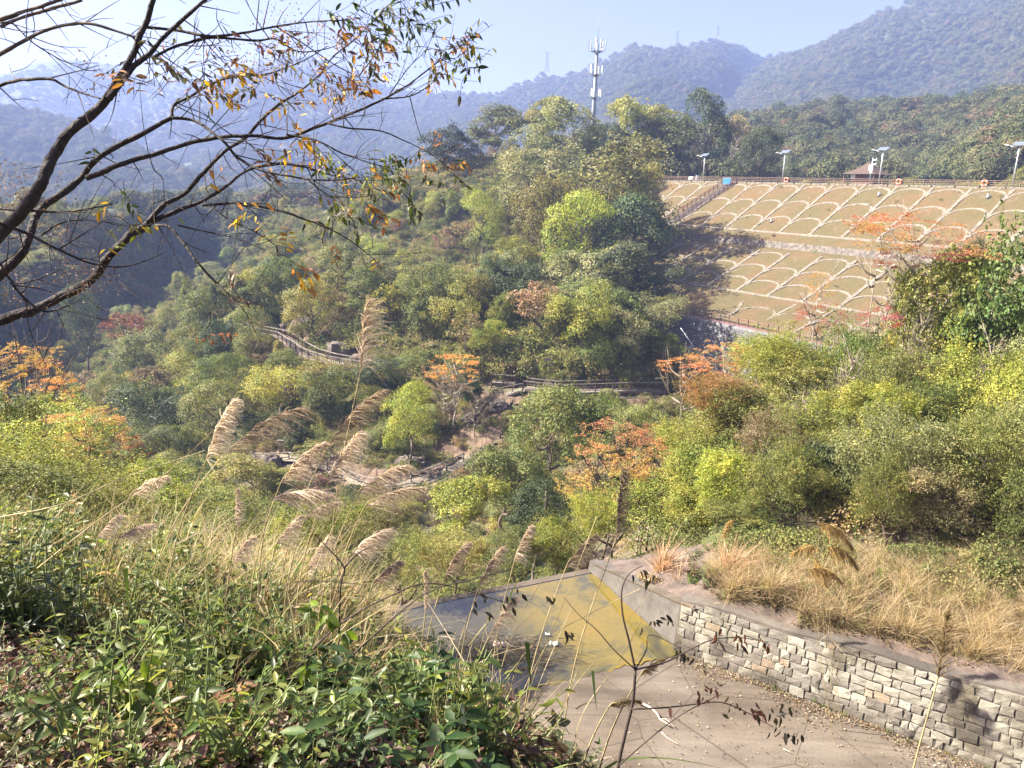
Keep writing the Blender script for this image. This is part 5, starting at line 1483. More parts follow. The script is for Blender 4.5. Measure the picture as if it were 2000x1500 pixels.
# ---- right bank woods (nearer, finer leaves)
RIGHT = [
    (1335, 712, 110, 46, 36, 'sparse', 'gold', 'golden leaved branch tips in front of the shaded boardwalk end', 'orange_tree', 'slender'),
    (1420, 700, 130, 70, 57, 'sparse', 'orange', 'orange tree below the dark toe wall', 'orange_tree', 'slender'),
    (1400, 775, 190, 90, 32, 'airy', 'orange', 'orange and green twiggy tree below the toe wall', 'tree', 'bushy'),
    (1490, 690, 170, 90, 58, 'airy', 'yellow', 'yellowish airy tree right of the dark toe wall', 'tree', 'bushy'),
    (1600, 625, 130, 60, 70, 'sparse', 'rust', 'rust orange bush on the dam toe right of the walkway', 'bush', 'bushy'),
    (1560, 760, 190, 150, 36, 'airy', 'olive', 'tall airy olive tree below the red walkway', 'tree', 'pale'),
    (1670, 720, 190, 170, 36, 'airy', 'green', 'airy green tree right of the tall airy olive tree', 'tree', 'bushy'),
    (1480, 850, 200, 170, 32, 'airy', 'olive', 'olive thicket tree behind the left orange shrubs', 'tree', 'bushy'),
    (1610, 880, 200, 170, 29, 'shrub', 'grey', 'grey green thicket in the middle of the right bank', 'bush', 'bushy'),
    (1220, 870, 190, 90, 32, 'sparse', 'orange', 'orange shrub in front of the draped yellowish bush', 'bush', 'bushy'),
    (1190, 935, 210, 120, 32, 'sparse', 'gold', 'golden shrub above the wing wall end', 'bush', 'bushy'),
    (1300, 920, 200, 130, 32, 'sparse', 'orange', 'largest orange shrub left of the dark thicket', 'bush', 'bushy'),
    (1270, 985, 200, 120, 30, 'airy', 'yellow', 'yellow green shrub under the orange shrubs', 'bush', 'bushy'),
    (1160, 1000, 140, 110, 30, 'airy', 'lime', 'light green shrub just behind the wing wall end', 'bush', 'bushy'),
    (1270, 850, 70, 50, 35, 'sparse', 'rust', 'red leaved shrub tip beside the orange shrubs', 'bush', 'bushy'),
    (1400, 950, 190, 180, 29, 'shrub', 'green', 'dense green thicket left of the bare twiggy shrub', 'bush', 'bushy'),
    (1520, 985, 200, 170, 27, 'shrub', 'dark', 'dark thicket behind the bare twiggy shrub', 'bush', 'bushy'),
    (1650, 985, 200, 180, 27, 'shrub', 'dark', 'dark thicket behind the drooping plumes', 'bush', 'bushy'),
    (1760, 900, 200, 200, 29, 'shrub', 'green', 'green thicket left of the large leaved bush', 'bush', 'bushy'),
    (1840, 880, 210, 190, 29, 'broadleaf', 'olive', 'large leaved yellow green bush on the right bank', 'bush', 'bushy'),
    (1790, 1010, 180, 150, 27, 'shrub', 'dark', 'dark bush at the foot of the large leaved bush', 'bush', 'bushy'),
    (1950, 930, 170, 200, 29, 'broadleaf', 'olive', 'olive large leaved bush at the right picture edge', 'bush', 'bushy'),
    (1960, 1010, 140, 110, 27, 'shrub', 'mauve', 'dull red leaved bush at the right picture edge', 'bush', 'bushy'),
    (1720, 800, 180, 190, 32, 'airy', 'green', 'slender green tree left of the pale trunk', 'tree', 'bushy'),
    (1850, 620, 210, 280, 36, 'broadleaf', 'olive', 'ivy clad tree with a tall pale trunk', 'tree', 'pale'),
    (1905, 500, 60, 70, 36, 'broadleaf', 'dark', 'dark ivy tuft at the top of the ivy clad tree', 'tree', 'slender'),
    (1770, 585, 70, 120, 36, 'broadleaf', 'olive', 'ivy column left of the ivy clad tree', 'tree', 'slender'),
    (1990, 640, 250, 380, 33, 'broadleaf', 'green', 'bright green tree cut by the right picture edge', 'tree', 'bushy'),
    (1930, 740, 200, 170, 36, 'shrub', 'green', 'shaded green tree under the bright right edge tree', 'tree', 'bushy'),
    (1790, 700, 160, 150, 41, 'airy', 'olive', 'olive undergrowth tree left of the tall pale trunk', 'tree', 'bushy'),
    (1800, 455, 240, 70, 36, 'sparse', 'orange', 'orange crowned tree in front of the upper dam slope', 'orange_tree', 'slender'),
    (1720, 470, 120, 70, 36, 'sparse', 'gold', 'golden crowned tree in front of the dam berm', 'orange_tree', 'slender'),
    (1800, 505, 170, 56, 36, 'sparse', 'red', 'crimson leaved tree under the orange crowned tree', 'tree', 'slender'),
    (1720, 620, 90, 60, 36, 'sparse', 'red', 'crimson twig tips left of the ivy column', 'tree', 'slender'),
    (1965, 790, 130, 70, 32, 'sparse', 'red', 'crimson maple spray at the right picture edge', 'tree', 'bushy'),
    (1600, 560, 60, 60, 52, 'sparse', 'gold', 'few golden leaves on a thin tree before the middle dam slope', 'tree', 'slender'),
    (2080, 750, 220, 400, 36, 'shrub', 'green', 'dark green tree beyond the right picture edge', 'tree', 'bushy'),
    (2090, 1000, 220, 260, 27, 'broadleaf', 'olive', 'olive bush beyond the right picture edge', 'bush', 'bushy'),
    (1440, 830, 200, 160, 31, 'airy', 'olive', 'feathery olive tree right of the orange and green twiggy tree', 'tree', 'bushy'),
    (1540, 720, 180, 130, 37, 'airy', 'lime', 'feathery light green tree in front of the red walkway', 'tree', 'slender'),
    (1640, 800, 190, 160, 33, 'airy', 'grey', 'feathery grey green tree behind the middle thicket', 'tree', 'bushy'),
    (1700, 880, 170, 170, 30, 'airy', 'lime', 'light green feathery tree left of the large leaved bush', 'tree', 'bushy'),
    (1560, 880, 190, 170, 30, 'airy', 'olive', 'olive feathery tree above the bare twiggy shrubs', 'tree', 'bushy'),
    (1340, 860, 150, 110, 33, 'airy', 'yellow', 'yellow green shrub among the orange shrubs', 'bush', 'bushy'),
    (1860, 760, 200, 150, 32, 'shrub', 'green', 'green tree behind the large leaved bush', 'tree', 'bushy'),
    (1430, 740, 150, 90, 40, 'sparse', 'orange', 'peach orange tree right of the golden branch tips', 'orange_tree', 'bushy'),
    (1360, 980, 150, 120, 28, 'airy', 'lime', 'light green shrub right of the brown plume', 'bush', 'bushy'),
    (1440, 1040, 160, 110, 25, 'shrub', 'green', 'low green thicket behind the brown dry reed clump', 'bush', 'bushy'),
    (1580, 1030, 170, 130, 26, 'airy', 'dark', 'dark twiggy bush behind the golden plumes', 'bush', 'bushy'),
    (1720, 1030, 170, 120, 25, 'airy', 'dark', 'shaded bush right of the golden plumes', 'bush', 'bushy'),
    (1880, 1000, 170, 130, 25, 'shrub', 'olive', 'olive bush above the steel pipe', 'bush', 'bushy'),
    # left near slope
    (60, 760, 190, 130, 27, 'sparse', 'orange', 'orange tree at the left picture edge', 'orange_tree', 'bushy'),
    (90, 850, 240, 140, 25, 'airy', 'yellow', 'yellow and green shrub under the left orange tree', 'bush', 'bushy'),
    (230, 880, 110, 70, 26, 'sparse', 'rust', 'rust orange shrub right of the left orange tree', 'bush', 'bushy'),
    (40, 700, 110, 60, 28, 'sparse', 'gold', 'golden top spray of the left orange tree group', 'bush', 'bushy'),
    (150, 940, 240, 130, 22, 'shrub', 'olive', 'olive shrub below the left orange tree', 'bush', 'bushy'),
    (330, 960, 190, 100, 22, 'shrub', 'lime', 'light green shrub behind the left plume grass', 'bush', 'bushy'),
    (-60, 900, 240, 240, 24, 'shrub', 'green', 'green shrub cut by the left picture edge', 'bush', 'bushy'),
    (470, 1010, 190, 90, 21, 'shrub', 'olive', 'olive shrub among the plume grass', 'bush', 'bushy'),
    (620, 1030, 200, 110, 20, 'airy', 'yellow', 'yellow green shrub among the plume grass', 'bush', 'bushy'),
    (730, 1010, 150, 90, 24, 'airy', 'brown', 'brown leaved shrub right of the plume grass', 'bush', 'bushy'),
    (20, 1010, 260, 190, 9, 'shrub', 'green', 'near green shrub rising at the left picture edge', 'bush', 'bushy'),
    (190, 1030, 230, 140, 9, 'airy', 'olive', 'near olive shrub right of the left edge shrub', 'bush', 'bushy'),
    (60, 920, 250, 130, 13, 'airy', 'lime', 'light green shrub behind the left edge shrub', 'bush', 'bushy'),
    (170, 850, 150, 90, 18, 'sparse', 'orange', 'orange leaved shrub above the near olive shrub', 'bush', 'bushy'),
    (330, 1060, 170, 90, 9, 'airy', 'green', 'near green shrub left of the straw grass', 'bush', 'bushy'),
    (700, 1110, 150, 90, 19, 'shrub', 'green', 'green shrub left of the pool', 'bush', 'bushy'),
]
for px, py, w, h, Y, kind, col, lab, nm, tk in RIGHT:
    tree_px(px, py, w, h, Y, kind, col, lab, nm, 'bush' if nm == 'bush' else 'tree', tk)
# ---- thicket shrubs filling the right bank
rb = np.stack([rng.uniform(1340, 2180, 1500), rng.uniform(800, 1085, 1500)], 1); rh = hit(rb[:, 0], rb[:, 1], 22); cnt = 0; RP = []
for (px, py), c in zip(rb, rh):
    if np.isnan(c[0]) or cnt >= 70: continue
    rr_ = np.hypot(c[0], c[1])
    if rr_ < 25.5 or rr_ > 60: continue
    hgt = rng.uniform(2.0, 4.5) * (1 if rr_ < 33 else 1.25); rad = hgt * rng.uniform(.34, .5)
    if any((c[0] - x) ** 2 + (c[1] - y) ** 2 < (.55 * (rad + r_)) ** 2 for x, y, r_ in RP): continue
    if px < 1500 and pix((c[0], c[1], c[2] + hgt))[1] < 690: continue
    col = ['olive', 'green', 'lime', 'grey', 'olive', 'olive', 'yellow', 'green', 'tan', 'lime'][int(rng.integers(0, 10))]
    kind = ['airy', 'shrub', 'airy'][int(rng.integers(0, 3))]
    sx_, sy_ = pix((c[0], c[1], c[2] + hgt * .6))
    x_, y_, w_ = min(((1545, 1080, 'arching bare shrub'), (1640, 1050, 'golden plumes'), (1840, 880, 'large leaved bush'), (1850, 700, 'tall pale trunk'), (1890, 1150, 'steel pipe'), (1300, 920, 'largest orange shrub'), (1480, 850, 'olive thicket tree'), (1980, 620, 'bright right edge tree'), (1670, 720, 'airy green tree'), (1420, 1080, 'brown reed clump')), key=lambda q: math.hypot(q[0] - sx_, q[1] - sy_))
    a_ = (math.degrees(math.atan2(y_ - sy_, sx_ - x_)) + 360) % 360
    dr = ['right of', 'up right of', 'above', 'up left of', 'left of', 'down left of', 'below', 'down right of'][int((a_ + 22.5) // 45) % 8]
    tree(c, hgt, rad, kind, COLS[col], f"{'low' if hgt < 3.2 else 'tall'} {COLWORD[col]} {'feathery' if kind == 'airy' else 'dense'} bush {dr} the {w_}", 'bush', 'bush', 'thicket bushes on the right bank', crown_frac=.95, trunk_kind='bushy')
    RP.append((c[0], c[1], rad)); cnt += 1
# bare twiggy shrubs on the right bank
def bare_shrub(px, py, w, h, Y, label, mat=None):
    c = at(px, py, Y); g = float(H(c[0], c[1])); sc = np.linalg.norm(c) / FPX
    t = thing('bare_shrub', (c[0], c[1], g), label, 'shrub', 'bare shrubs on the banks')
    tr = link('twigs', TRUNK['bare'][px % 2], t); tr.scale = (w * sc * .8, w * sc * .8, h * sc)
bare_shrub(1480, 1085, 110, 130, 31, 'bare twiggy shrub leaning right before the dark thicket')
bare_shrub(1545, 1080, 110, 120, 31, 'bare twiggy shrub with arching grey stems beside the plumes')
bare_shrub(1420, 880, 60, 190, 38, 'thin bare stems rising in the middle of the right bank')
bare_shrub(1500, 720, 60, 150, 39, 'bare stems poking out above the yellowish airy tree')
bare_shrub(1600, 700, 70, 190, 38, 'grey bare stems rising above the tall airy olive tree')
bare_shrub(1640, 860, 70, 190, 32, 'thin grey stems between the feathery trees')
bare_shrub(1780, 760, 60, 210, 35, 'bare stems left of the tall pale trunk')
bare_shrub(1340, 950, 60, 130, 32, 'bare twigs standing right of the largest orange shrub')
bare_shrub(1900, 880, 70, 190, 30, 'bare grey twigs right of the large leaved bush')
bare_shrub(1250, 1050, 80, 160, 34, 'bare forked shrub above the reed tuft')
bare_shrub(1720, 700, 60, 230, 40, 'tall bare stems in front of the middle dam slope')
bare_shrub(930, 790, 60, 80, 88, 'leafless shrub right of the golden orange tree')

# ================================================================== SCATTERED MASSES (geometry-node instances)
def proto_collection(name, meshes):
    c = bpy.data.collections.new(name)
    for k, me in enumerate(meshes):
        o = bpy.data.objects.new(name + '_piece', me); c.objects.link(o)
    return c
def scatter(name, pts, scale, coll, nvar, label, cat, tilt=0.0, zs=None):
    n = len(pts)
    me = bpy.data.meshes.new(name); me.vertices.add(n); me.vertices.foreach_set('co', np.asarray(pts, np.float32).ravel())
    for nm, typ, arr in (('siz', 'FLOAT_VECTOR', None), ('idx', 'INT', None), ('rot', 'FLOAT_VECTOR', None)):
        at_ = me.attributes.new(nm, typ, 'POINT')
        if nm == 'siz':
            s = np.stack([scale, scale, scale * (rng.uniform(.75, 1.15, n) if zs is None else zs)], 1).astype(np.float32); at_.data.foreach_set('vector', s.ravel())
        elif nm == 'idx': at_.data.foreach_set('value', rng.integers(0, nvar, n).astype(np.int32))
        else:
            r_ = np.stack([rng.normal(0, tilt, n), rng.normal(0, tilt, n), rng.uniform(0, 6.283, n)], 1).astype(np.float32); at_.data.foreach_set('vector', r_.ravel())
    o = link(name, me); tag(o, label, cat, kind='stuff')
    ng = bpy.data.node_groups.new(name + '_scatter', 'GeometryNodeTree')
    ng.interface.new_socket('Geometry', in_out='INPUT', socket_type='NodeSocketGeometry'); ng.interface.new_socket('Geometry', in_out='OUTPUT', socket_type='NodeSocketGeometry')
    gi = ng.nodes.new('NodeGroupInput'); go = ng.nodes.new('NodeGroupOutput')
    ci = ng.nodes.new('GeometryNodeCollectionInfo'); ci.inputs['Collection'].default_value = coll; ci.inputs['Separate Children'].default_value = True; ci.inputs['Reset Children'].default_value = True
    ip = ng.nodes.new('GeometryNodeInstanceOnPoints'); ip.inputs['Pick Instance'].default_value = True
    def attr(nm, dt):
        a = ng.nodes.new('GeometryNodeInputNamedAttribute'); a.data_type = dt; a.inputs[0].default_value = nm; return a.outputs[0]
    e2r = ng.nodes.new('FunctionNodeEulerToRotation')
    L_ = ng.links.new
    L_(gi.outputs[0], ip.inputs['Points']); L_(ci.outputs[0], ip.inputs['Instance']); L_(attr('idx', 'INT'), ip.inputs['Instance Index'])
    L_(attr('rot', 'FLOAT_VECTOR'), e2r.inputs[0]); L_(e2r.outputs[0], ip.inputs['Rotation']); L_(attr('siz', 'FLOAT_VECTOR'), ip.inputs['Scale'])
    L_(ip.outputs[0], go.inputs[0])
    md = o.modifiers.new('scatter', 'NODES'); md.node_group = ng
    return o
def restamp(variants, mat, name):
    return [mesh_of(name, V, T, mat) for V, T in variants]
canopy_c = proto_collection('canopy', restamp([lobes_crown(s, 12, 2600, .115, .8, .58, (.30, .52), .85, 1.8, bottom=-.2) for s in (71, 72, 73, 74)], MAT['canopy'], 'canopy'))
under_c = proto_collection('undergrowth', restamp([lobes_crown(s, 20, 2200, .085, .8, .62, (.18, .42), .5, .5, bottom=-.3) for s in (81, 82, 83, 84)], MAT['under'], 'undergrowth'))
weed_c = proto_collection('weed', restamp([lobes_crown(s, 14, 900, .10, .8, .65, (.2, .4), .4, .4, aspect=.4, bottom=-.1) for s in (85, 86, 87)], MAT['under'], 'weed'))
def forest(name, n, box, rlo, rhi, smin, smax, label):
    px = rng.uniform(box[0], box[2], n); py = rng.uniform(box[1], box[3], n)
    h = hit(px, py, rlo); ok = ~np.isnan(h[:, 0]); h = h[ok]; r = np.hypot(h[:, 0], h[:, 1]); h = h[(r > rlo) & (r < rhi)]
    rel = h[:, :2] - crest(0); dd = rel @ CREST_N; iu = (rel @ CREST_E) / SPC / SPC
    h = h[~((dd > -14) & (dd < 56) & (iu > -4.6))]
    s = rng.uniform(smin, smax, len(h)) ** 1.0 * np.where(rng.random(len(h)) < .12, 1.35, 1.0)
    h[:, 2] += s * .35
    return scatter(name, h, s, canopy_c, 4, label, 'forest')
forest('near_forest', 3800, (1250, 120, 2350, 360), 225, 560, 3.4, 6.0, 'sunlit mixed forest covering the low hill behind the dam crest')
forest('right_mountain_forest', 11000, (1330, -160, 2350, 330), 540, 1420, 4.0, 7.0, 'forest covering the big mountain on the right')
forest('ridge_forest', 13000, (700, 40, 1700, 330), 560, 1900, 4.5, 7.5, 'hazy blue forest covering the far central ridge')
forest('left_ridge_forest', 12000, (-350, 60, 900, 480), 450, 2500, 4.5, 8.0, 'hazy blue forest covering the shaded mountains on the left')
forest('valley_forest', 2600, (-350, 320, 900, 640), 300, 560, 3.5, 6.5, 'hazy forest in the valley behind the overhanging branches')
# undergrowth on the hillside
n = 9000
px = np.concatenate([rng.uniform(-300, 2250, n), rng.uniform(-300, 1345, 9000)]); py = np.concatenate([rng.uniform(250, 1180, n), rng.uniform(255, 900, 9000)])
h = hit(px, py, 24); ok = ~np.isnan(h[:, 0]); h = h[ok]; px, py = px[ok], py[ok]
r = np.hypot(h[:, 0], h[:, 1]); keep = (r < 330) & (r > 24) & ((r > 46) | ((px < 1120) & (rng.random(len(r)) < .5)) | (rng.random(len(r)) < .10))
rel = h[:, :2] - crest(0); dd = rel @ CREST_N; iu = (rel @ CREST_E) / SPC / SPC
keep &= ~((dd > -9) & (dd < 55) & (iu > -4.6 + np.maximum(0, dd - 17) * .11))
bare = np.any([in_poly(px, py, P_) for _, P_ in BAREP], axis=0) | ((px > 855) & (px < 990) & (py > 765) & (py < 890)) | ((px > 540) & (px < 720) & (py > 620) & (py < 715)) | ((px > 990) & (px < 1110) & (py > 770) & (py < 800))
keep &= ~(bare & (rng.random(len(px)) < .86))
dp = np.min(np.linalg.norm(h[:, None, :2] - PC[None, ::4, :2], axis=2), axis=1)
keep &= dp > 1.8
for a_, b_ in BENCH:
    d_ = b_[:2] - a_[:2]; t_ = np.clip(((h[:, :2] - a_[:2]) @ d_) / (d_ @ d_), 0, 1)
    pp = a_[:2] + t_[:, None] * d_; q = h[:, :2] - pp; dist = np.linalg.norm(q, axis=1)
    keep &= ~((dist < 2.6) & (q[:, 1] > -.8))
h = h[keep]; r = np.hypot(h[:, 0], h[:, 1])
s = np.where(r > 100, rng.uniform(1.3, 3.3, len(h)) , np.where(r > 46, rng.uniform(.7, 1.7, len(h)), rng.uniform(.5, 1.4, len(h))))
scatter('undergrowth', h, s, under_c, 4, 'mixed undergrowth of shrubs and dry weeds over the hillsides', 'undergrowth', .2)
# weeds on the dam slopes
n = 60
I = rng.uniform(-3, 14, n); D = np.where(rng.random(n) < .5, rng.uniform(1, 16, n), rng.uniform(22, 48, n))
scatter('dam_weeds', [damp(i, d, prof(d) + .05) for i, d in zip(I, D)], rng.uniform(.2, .7, n), weed_c, 3, 'small green weed tufts dotted over the dam slopes', 'weeds', .2)
#@@MORE

# ================================================================== FOREGROUND
LEAF_UNIT = [mesh_of('leaf_blade', *(lambda r_: (r_[0], r_[1]))(leaf_shapes(np.zeros((1, 3)), np.array([[1., 0, 0]]), np.array([[0, 0, 1.]]), 1.0, w)), MAT['leaf'], True) for w in (.30, .38, .48)]
def leaf_objs(parent, B, D, N, L, W, C, limit=300, stuff_name='leaf_mass'):
    """large leaves: the biggest 'limit' as parts of their own, the rest joined as one part"""
    n = len(B); D = unit(D); N = unit(N - D * (N * D).sum(1, keepdims=True)); S = np.cross(N, D)
    L = np.broadcast_to(L, (n,)); W = np.broadcast_to(W, (n,)); org = np.array(parent.location)
    order = np.argsort(-L * (1.0 / np.maximum(B @ FWD, .5)))
    for k in order[:limit]:
        ratio = W[k] / L[k]; v = int(np.argmin([abs(ratio - q) for q in (.30, .38, .48)]))
        o = bpy.data.objects.new('leaf', LEAF_UNIT[v]); COL.objects.link(o); o.parent = parent
        m = Matrix.Identity(4); wy = W[k] / (.30, .38, .48)[v]
        for i in range(3):
            m[i][0], m[i][1], m[i][2], m[i][3] = D[k, i] * L[k], S[k, i] * wy, N[k, i] * L[k], B[k, i] - org[i]
        o.matrix_basis = m
        o.color = (*C[k], 1)
    rest = order[limit:]
    if len(rest):
        V, T = leaf_shapes(B[rest], D[rest], N[rest], L[rest], W[rest])
        o = link(stuff_name, mesh_of(stuff_name, V - org, T, MAT['leaf_attr'], True, col=np.repeat(C[rest], 11, 0)), parent); o['kind'] = 'stuff'

# ---- overhanging tree at the left
trunk_xy = np.array([-4.9, 4.6]); gz = float(H(*trunk_xy))
OT = thing('overhanging_tree', (*trunk_xy, gz), 'dark branched tree with yellowing leaves reaching in from the left', 'tree')
BR = [  # pixels, half widths in pixels, distance start/end
    ([(-60, 515), (0, 455), (60, 395), (85, 342), (110, 295), (150, 245), (200, 203), (240, 140), (275, 70), (300, 0), (312, -50)], [21, 19, 18, 17, 15.5, 15, 14, 10, 9, 8, 7], 4.2, 4.7),
    ([(212, 195), (255, 136), (292, 103), (330, 62), (400, 0), (435, -35)], [10, 9, 8, 6.5, 5.5, 5], 4.5, 4.9),
    ([(-60, 592), (0, 537), (45, 490), (65, 440), (85, 402), (130, 372), (165, 341), (190, 311), (250, 275), (335, 231)], [17, 15, 13.5, 12.5, 11.5, 10.5, 9.5, 9, 8.5, 7], 4.4, 5.0),
    ([(335, 231), (340, 205), (372, 188), (410, 165), (455, 150), (520, 145), (590, 120), (640, 90)], [6, 5, 3.6, 3, 2.5, 2, 1.5, 1], 5.0, 5.4),
    ([(335, 231), (380, 236), (430, 270), (465, 308), (510, 333), (560, 343), (600, 350), (650, 352), (720, 345)], [6, 5, 4.5, 4, 3.5, 3, 2.5, 2, 1], 5.0, 4.7),
    ([(170, 348), (232, 322), (300, 302), (370, 280), (430, 268), (490, 265), (550, 270), (600, 256), (660, 232), (715, 210), (765, 185), (805, 160), (850, 125), (872, 112)], [9, 8, 7.5, 7, 6.5, 6, 5.5, 5, 4, 3.5, 3, 2.2, 1.6, 1.2], 4.6, 5.6),
    ([(745, 193), (800, 188), (840, 165), (862, 140)], [2.5, 2, 1.5, 1], 5.45, 5.7),
    ([(-60, 652), (0, 625), (60, 608), (110, 585), (165, 556), (197, 525), (220, 492), (250, 465), (290, 437)], [17, 16, 15, 14, 14, 13, 13, 13, 13], 4.6, 5.0),
    ([(288, 437), (320, 400), (360, 378), (390, 345), (435, 300), (480, 268), (510, 235), (550, 200), (575, 185), (620, 150), (650, 110)], [9, 8, 7, 7, 6, 5.5, 5, 4, 3, 2, 1], 5.0, 5.6),
    ([(290, 437), (350, 410), (395, 392), (440, 365), (480, 335), (540, 320), (590, 325), (640, 340), (700, 352)], [9, 7, 6, 5, 4.5, 4, 3, 2, 1], 5.0, 5.4),
    ([(395, 400), (470, 397), (540, 410), (600, 430), (660, 455), (720, 497), (745, 525)], [5, 4, 3.6, 3, 2.2, 1.5, 1], 5.1, 5.0),
    ([(303, 441), (330, 443), (355, 470), (385, 512), (425, 555), (452, 580), (480, 612), (500, 650)], [4.5, 4.5, 4, 3.6, 3, 2.4, 1.6, 1], 5.0, 4.6),
    ([(-10, 112), (60, 72), (120, 50), (175, 46), (230, 62), (268, 73)], [6, 5, 4.5, 4, 3, 2], 5.6, 5.4),
    ([(-20, 45), (30, 28), (60, 18), (110, 2), (140, -12)], [6, 6, 5, 5, 4], 5.6, 5.6),
    ([(0, 52), (40, 35), (90, 20), (160, 0)], [5, 4.5, 4, 3.5], 5.8, 5.8),
    ([(-20, 172), (20, 160), (55, 155), (100, 155), (130, 170), (165, 183), (195, 192)], [4, 4, 4, 3.5, 3.2, 2.5, 2], 4.6, 4.3),
    ([(0, 45), (25, 46), (60, 80), (110, 112), (150, 130), (172, 138), (196, 136)], [2, 2, 1.8, 1.5, 1.2, 1, .7], 4.8, 4.6),
    ([(285, 53), (350, 60), (415, 71), (475, 64), (540, 52), (610, 42), (670, 40)], [5, 4.5, 4, 3, 2.5, 1.8, 1], 4.7, 5.2),
    ([(297, 113), (335, 94), (372, 82), (420, 73), (500, 80), (540, 76), (580, 100), (640, 95), (690, 70)], [5, 4.5, 4, 3.5, 3, 2.4, 2, 1.4, 1], 4.7, 5.3),
    ([(-20, 405), (60, 412), (140, 413), (220, 398)], [3.5, 3, 2.5, 2], 4.3, 4.5),
    ([(-20, 430), (50, 455), (110, 485), (180, 515), (250, 520), (320, 495)], [4, 4, 3.5, 3, 2, 1], 4.2, 4.6),
    ([(80, 460), (110, 440), (135, 432), (165, 430), (200, 432)], [3, 2.5, 2, 1.5, 1], 4.4, 4.6),
    ([(115, 487), (150, 465), (200, 433)], [2.2, 2, 1.2], 4.4, 4.6),
    ([(0, 515), (25, 550), (65, 548), (120, 525)], [3, 2.5, 2, 1], 4.2, 4.4),
    ([(20, 550), (45, 580), (75, 603), (98, 608), (130, 598), (165, 583)], [3, 3, 3, 2.6, 1.5, .8], 4.2, 4.4),
    ([(345, 440), (400, 452), (460, 465), (520, 490)], [2.5, 2, 1.4, .8], 5.0, 5.0),
    ([(420, 408), (450, 432), (490, 448), (540, 480)], [2.2, 1.8, 1.3, .8], 5.0, 5.0),
    ([(415, 558), (422, 585), (415, 605), (395, 625)], [1, .9, .8, .6], 4.7, 4.7),
    ([(290, 300), (300, 330), (318, 350), (320, 390)], [2, 1.6, 1.2, 1], 4.8, 4.7),
    ([(640, 240), (680, 250), (740, 255), (790, 275), (840, 300), (880, 330)], [3, 2.6, 2, 1.6, 1.2, .8], 5.1, 5.2),
    ([(560, 262), (620, 275), (670, 300), (730, 320), (790, 335)], [3, 2.4, 2, 1.4, .8], 5.1, 5.0),
    ([(600, 350), (640, 380), (690, 385), (740, 380)], [2, 1.6, 1.2, .8], 4.8, 4.8),
    ([(700, 150), (730, 110), (755, 70), (770, 30)], [2, 1.6, 1.2, .8], 5.5, 5.6),
    ([(540, 52), (600, 90), (660, 130), (700, 150)], [2, 1.6, 1.3, 1], 5.1, 5.5),
    ([(650, 110), (690, 80), (720, 50), (760, 15), (800, -5)], [2, 1.6, 1.3, 1, .8], 5.5, 5.6),
    ([(760, 185), (800, 130), (830, 100), (850, 60)], [1.6, 1.3, 1, .8], 5.5, 5.6),
]
BRP = []
def branch(pts, hw, y0, y1):
    n = len(pts); Ys = np.linspace(y0, y1, n) + rng.normal(0, .03, n)
    P3 = np.array([at(x, y, Y) for (x, y), Y in zip(pts, Ys)])
    R_ = np.array([w * (.53 if w > 4 else .66) * np.linalg.norm(p) / FPX for w, p in zip(hw, P3)])
    Q_ = spline(np.concatenate([P3, R_[:, None]], 1), 5)
    P, R_ = Q_[:, :3], np.maximum(Q_[:, 3], .0015)
    # knots and small bends
    s = np.arange(len(P)); P = P + np.stack([fbm(s * .5, s * 0 + k, int(y0 * 100), 2) for k in range(3)], 1) * R_[:, None] * .5
    R_ = R_ * (1 + .10 * vnoise(s * .9, s * 0, int(pts[0][1]) + 3) * 2)
    return P, R_
stub = {0: (0, 0, -.9), 2: (0, 0, -1.25), 7: (0, 0, -1.6)}
for k, (pts, hw, y0, y1) in enumerate(BR):
    P, R_ = branch(pts, hw, y0, y1)
    if k in (0, 2, 7):     # join the limb to the trunk outside the frame
        j = np.array([trunk_xy[0], trunk_xy[1], stub[k][2]]); m_ = (j + P[0]) / 2 + [0, 0, -.12]
        pre = spline(np.array([j, m_, P[0]]), 4)[:-1]; P = np.concatenate([pre, P]); R_ = np.concatenate([np.linspace(R_[0] * 1.35, R_[0], len(pre)), R_])
    b = MB(); b.tube(P, R_, 9 if hw[0] > 7 else 6); b.build('branch', MAT['bark_dark'] if k not in (12, 13, 14) else MAT['bark'], OT, True)
    BRP += [(*p, r_) for p, r_ in zip(P, R_)]
b = MB(); P = spline(np.array([[*trunk_xy, gz - .3], [trunk_xy[0] - .05, trunk_xy[1], (gz - 1.2) / 2 - .4], [trunk_xy[0], trunk_xy[1], -.9], [trunk_xy[0] - .5, trunk_xy[1] - .1, 1.2], [trunk_xy[0] - 1.3, trunk_xy[1], 3.4]]), 6)
b.tube(P, np.linspace(.19, .06, len(P)), 12); b.build('trunk', MAT['bark_dark'], OT, True)
# crown above and left of the frame
V, T = lobes_crown(91, 40, 2600, .05, .7, .75, (.12, .24), .3, .3, .4, .42)
o = link('crown', mesh_of('crown_over', V, T, MAT['leaf']), OT); o.location = (-3.2, .8, 6.6); o.scale = (2.8, 2.6, 2.0); o.color = (.12, .12, .035, 1)
BRP = np.array(BRP)
